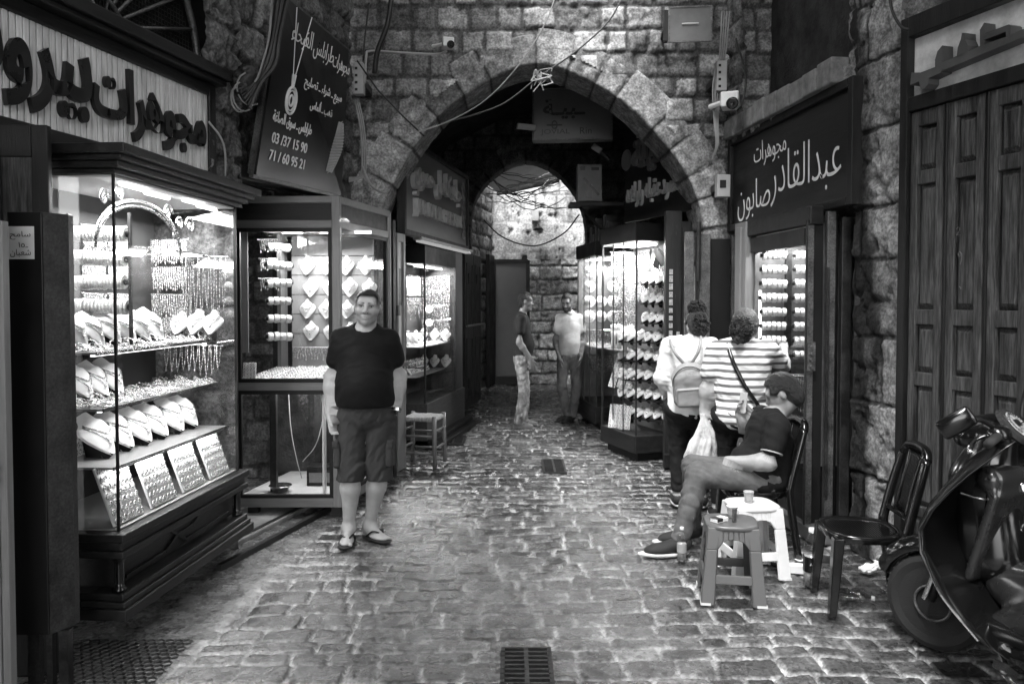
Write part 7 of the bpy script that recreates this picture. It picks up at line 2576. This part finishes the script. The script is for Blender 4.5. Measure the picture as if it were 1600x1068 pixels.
MB().lathe([(.0, .014), (.064, .014), (.066, .0125), (.0, .0125)], 28, DC, DN).build("dial_face", mat("dial", .30, .25, var=.7, scale=30), ste)
b = MB()
ux_ = Vector((0, -1, 0)); uz_ = ux_.cross(DN) * -1
o_ = DC + DN * .016
for k in range(19):
    a = R(215) - R(250) * k / 18
    b.beam(o_ + ux_ * (.050 * math.cos(a)) + uz_ * (.050 * math.sin(a)), o_ + ux_ * (.061 * math.cos(a)) + uz_ * (.061 * math.sin(a)), .003, .002)
b.beam(o_ + ux_ * -.024 + uz_ * .01, o_ + ux_ * .024 + uz_ * .01, .032, .001, up=DN)
b.build("dial_marks", MT['letterb'], ste)
for s in (-1, 1):
    MB().tube([(-.27, s * .15, 1.02), (-.30, s * .36, 1.01)], .018, 12).build("handgrip", MT['rubber'], ste, smooth=True)
    MB().tube(spline([(-.24, s * .17, 1.02), (-.21, s * .24, 1.0), (-.235, s * .36, .97)], 5), [.009] * 5 + [.007] * 5 + [.010], 8).build("brake_lever", MT['chrome'], ste, smooth=True)
    mp_ = Vector((-.27, -.225, 1.29)) if s < 0 else Vector((-.20, .40, 1.085))
    MB().tube(spline([(-.25, s * .16, 1.05), (-.24, s * .21, 1.13) if s < 0 else (-.23, .28, 1.09), mp_ + Vector((0, -s * .02, -.03))], 5), .010, 8).build("mirror_stem", MT['black'], ste, smooth=True)
    mr = sdf_mesh("mirror", [rbox((0, 0, 0), (.014, .068, .042), .013), ell((.012, 0, 0), (.016, .06, .036), k=.02)], .006, GL, ste)
    mr.location = mp_; mr.rotation_euler = (R(-20 if s < 0 else 35), R(6), R(6 if s < 0 else 125))
    q = MB().box(-.0165, -.0145, -.056, .056, -.032, .032).build("mirror_glass", MT['mirror'], mr, bevel=.0)

for o in ste.children:
    if o.name.split('.')[0] in ("front_wheel", "rim", "brake_disc", "fender"):
        o.scale = (.9, .9, .9); o.location = (.002, 0, 0)
sco.scale = (1.07, 1.07, 1.07)

# ================================================================== LAMPS, CAMERAS, BOXES, CABLES ON THE STONE
fd_ = empty("floodlight", P(1077, 42, 7.0), R(-6), "big square floodlight, switched off, high on the stone at the top right", "floodlight")
MB().hexa([(-.17, -.06, -.14), (.17, -.06, -.14), (.17, -.06, .14), (-.17, -.06, .14)], [(-.10, .10, -.08), (.10, .10, -.08), (.10, .10, .08), (-.10, .10, .08)]).build("housing", MT['dsteel'], fd_, bevel=.008)
MB().box(-.185, .185, -.075, -.06, .14, .152).box(-.185, .185, -.075, -.06, -.152, -.14).box(-.185, -.17, -.075, -.06, -.14, .14).box(.17, .185, -.075, -.06, -.14, .14).build("bezel", MT['steel'], fd_)
MB().box(-.17, .17, -.068, -.0605, -.14, .14).build("reflector", mat("flood_reflector", .10, .35, metal=.2, var=.35, scale=3), fd_)
MB().tube([(-.07, -.072, .0), (.07, -.072, .0)], .010, 10).build("tube", MT['paleb'], fd_)
MB().tube([(-.2, -.0, .0), (-.2, .3, .05), (-.2, .5, .05)], .014, 8).box(-.22, -.185, -.06, .02, -.13, .13).build("bracket", MT['black'], fd_)


def cctv(name, loc, rz, label, s=1.0):
    t = empty(name, loc, rz, label, "camera")
    MB().box(-.05 * s, .05 * s, -.05 * s, .07 * s, -.04 * s, .045 * s).build("housing", MT['plasticw'], t, bevel=.010)
    MB().lathe([(.030 * s, 0), (.034 * s, .03 * s), (.026 * s, .035 * s), (0, .022 * s)], 18, (0.015 * s, -.045 * s, -.02 * s), (.1, -1, -.35)).build("lens", MT['blackgloss'], t, smooth=True)
    MB().tube([(-.05 * s, .03 * s, 0), (-.12 * s, .10 * s, .0), (-.12 * s, .16 * s, .02)], .016 * s, 8).build("arm", MT['plasticw'], t)
    return t


cctv("security_camera", P(700, 68, 7.2), R(10), "small white security camera on the stone above the arch at left", 1.0)
cctv("security_camera", P(1141, 158, 6.9), R(-20), "white security camera on the stone above the calligraphy board", 1.5)
MB_ = lambda: MB()
for px, py, Y, w_, h_, nm, lab, m_ in ((560, 122, 6.95, .085, .27, "junction_box", "tall pale junction box with sockets right of the black banner", 'paleb'), (1128, 118, 7.05, .09, .26, "junction_box", "pale junction box with sockets above the right security camera", 'paleb'),
                                        (1131, 290, 7.2, .12, .20, "junction_box", "pale electricity meter box left of the calligraphy board", 'paleb')):
    t = empty(nm, P(px, py, Y), 0, lab, "box")
    MB().box(-w_ / 2, w_ / 2, 0, .09, -h_ / 2, h_ / 2).build("box", MT[m_], t, bevel=.006)
    b = MB()
    for k in range(4 if h_ > .22 else 1):
        if h_ > .22: b.box(-.03, -.008, -.003, -.0005, -h_ * .40 + .06 * k, -h_ * .40 + .06 * k + .022)
        else: b.box(-.035, .02, -.003, -.0005, -.02, .05)
    b.build("sockets", MT['black'], t)
    # a matching backing block reaching the stone
    MB().box(-w_ * .4, w_ * .4, .09, .5, -.03, .03).build("bracket", MT['dsteel'], t)


def cable(label, pts, r, m='cable', name="cable"):
    o = MB().tube(pts, r, 6).build(name, MT[m], smooth=True)
    return tag(o, label, "cable")


cable("long black cable sagging across the arch from the right, in front of the keystones", spline([P(700, 190, 6.9), P(745, 178, 6.9), P(790, 160, 6.95), P(840, 122, 7.0), P(890, 88, 7.0), P(930, 55, 7.0), P(955, 28, 7.0), P(968, 5, 7.0)], 6), .008)
cable("thin pale cable rising steeply across the arch", spline([P(640, 210, 6.6), P(700, 190, 6.6), P(760, 155, 6.6), P(812, 100, 6.6), P(850, 40, 6.6), P(868, -5, 6.6)], 6), .0055, 'cablew')
cable("black cable slanting down from the left wall to the arch", [P(558, 95, 6.8), P(590, 140, 6.8), P(628, 180, 6.9), P(663, 213, 6.95)], .008)
tw = MB()
r_ = random.Random(5)
for k in range(14):
    a = P(842 + r_.uniform(-4, 4), 112 + r_.uniform(-3, 6), 6.98)
    tw.tube(spline([a, a + Vector((r_.uniform(-.06, .10), r_.uniform(-.03, .03), r_.uniform(-.10, .04))), a + Vector((r_.uniform(-.08, .13), r_.uniform(-.03, .03), r_.uniform(-.18, .02)))], 4), .005, 5)
tag(tw.build("cable_knot", MT['cablew']), "frayed knot of cable ends hanging at the crown of the arch", "cable")
cable("grey pipe running left of the security camera over the arch", spline([P(570, 130, 7.0), P(572, 90, 7.05), P(578, 80, 7.2), P(620, 82, 7.3), P(680, 85, 7.3), P(698, 80, 7.25)], 4), .012, 'paleb', "conduit")
cable("thick dark hose curving down the stone left of the arch", spline([P(612, -5, 6.9), P(605, 40, 6.9), P(590, 80, 6.95), P(585, 115, 7.0)], 5), .024)
cable("thin dark wire left of the thick hose", spline([P(577, 5, 6.9), P(570, 60, 6.9), P(568, 95, 6.9)], 4), .008)
b = MB()
for k in range(3):
    b.tube(spline([P(555 + 3 * k, 160, 6.9), P(563 + 3 * k, 200, 6.9), P(566 + 3 * k, 250, 6.95), P(562 + 3 * k, 275, 6.95), P(545, 278 + 3 * k, 6.9)], 5), .008, 5)
b.tube(spline([P(566, 260, 6.9), P(580, 290, 6.9), P(600, 302, 7.2), P(608, 297, 7.3)], 5), .010, 6)
tag(b.build("cable_bundle", MT['cablew']), "bundle of pale cables dropping from the left junction box", "cable")
# tangle on the pier beside the striped sign
b = MB()
r_ = random.Random(8)
for k in range(7):
    b.tube(spline([P(432 + 3 * k, -5, 5.3), P(424 + 2 * k, 60, 5.3), P(412 + 3 * k, 100, 5.25), P(396 + 2 * k, 130, 5.25), P(372 + 3 * k, 140 + 5 * k, 5.2)], 5), r_.uniform(.006, .015), 6)
tag(b.build("cable_bundle", MT['cable']), "thick black bundle of cables crossing the pier beside the black banner", "cable")
b = MB()
for k in range(3):
    cx_, cy_ = 385 + r_.uniform(-14, 14), 150 + r_.uniform(-14, 16)
    b.tube([P(cx_ + (16 + 4 * k) * math.cos(t), cy_ + (20 + 3 * k) * math.sin(t), 5.2) + Vector((0, -.02 * math.sin(2 * t), 0)) for t in [q * math.pi / 8 for q in range(3, 12)]], r_.uniform(.005, .007), 6)
b.tube(spline([P(425, 0, 5.2), P(420, 60, 5.2), P(405, 115, 5.2), P(398, 128, 5.2)], 5), .007, 5).tube(spline([P(326, 190, 5.1), P(345, 215, 5.1), P(352, 240, 5.1), P(352, 275, 5.1)], 5), .007, 5)
tag(b.build("cable_loops", MT['cablew']), "loops of pale cable hanging off the pier beside the black banner", "cable")
ce = sdf_mesh("cable_joint", [ell((0, 0, 0), (.07, .05, .09)), ell((.05, 0, .05), (.05, .04, .05), k=.05)], .008, MT['cable'], None, fold=.02, fscale=2)
ce.location = P(378, 128, 5.25); tag(ce, "black taped cable joint on the pier", "cable joint")
# right corner cables
b = MB()
for k in range(4):
    b.tube(spline([P(1128 + 4 * k, 18, 7.1), P(1124 + 3 * k, 90, 7.1), P(1114 + 4 * k, 130, 7.1), P(1116 + 2 * k, 190, 7.1), P(1119 + k, 225, 7.1), P(1113, 248, 7.15)], 5), .007, 5)
tag(b.build("cable_bundle", MT['cablew']), "pale cables running down the corner beside the right junction boxes", "cable")
cable("black wire curving down from the floodlight corner past the right camera", spline([P(1150, 60, 6.9), P(1165, 120, 6.9), P(1160, 160, 6.85), P(1150, 175, 6.8)], 5), .009)
cable("black cable curling down the top of the pale pilaster", spline([P(1390, -5, 4.85), P(1395, 20, 4.8), P(1408, 42, 4.75), P(1420, 47, 4.7)], 5), .009)
# nest of wires in the far arch
r_ = random.Random(21)
b, b2_ = MB(), MB()
for k in range(16):
    x0, y0 = r_.uniform(752, 800), r_.uniform(262, 320)
    x1, y1 = r_.uniform(820, 905), r_.uniform(250, 325)
    (b if k % 2 else b2_).tube(catenary(P(x0, y0, 13.6), P(x1, y1, 13.9), r_.uniform(.02, .28), 12, .02, k), r_.uniform(.005, .009), 5)
tag(b.build("wire_nest", MT['cablew']), "nest of pale wires strung across the far arch", "cable")
tag(b2_.build("wire_nest", MT['cable']), "nest of black wires strung across the far arch", "cable")
cable("single dark wire looping in front of the far plaster wall", spline([P(748, 335, 15.0), P(785, 370, 15.4), P(835, 384, 15.5), P(880, 365, 15.3), P(905, 335, 14.8)], 6), .014)
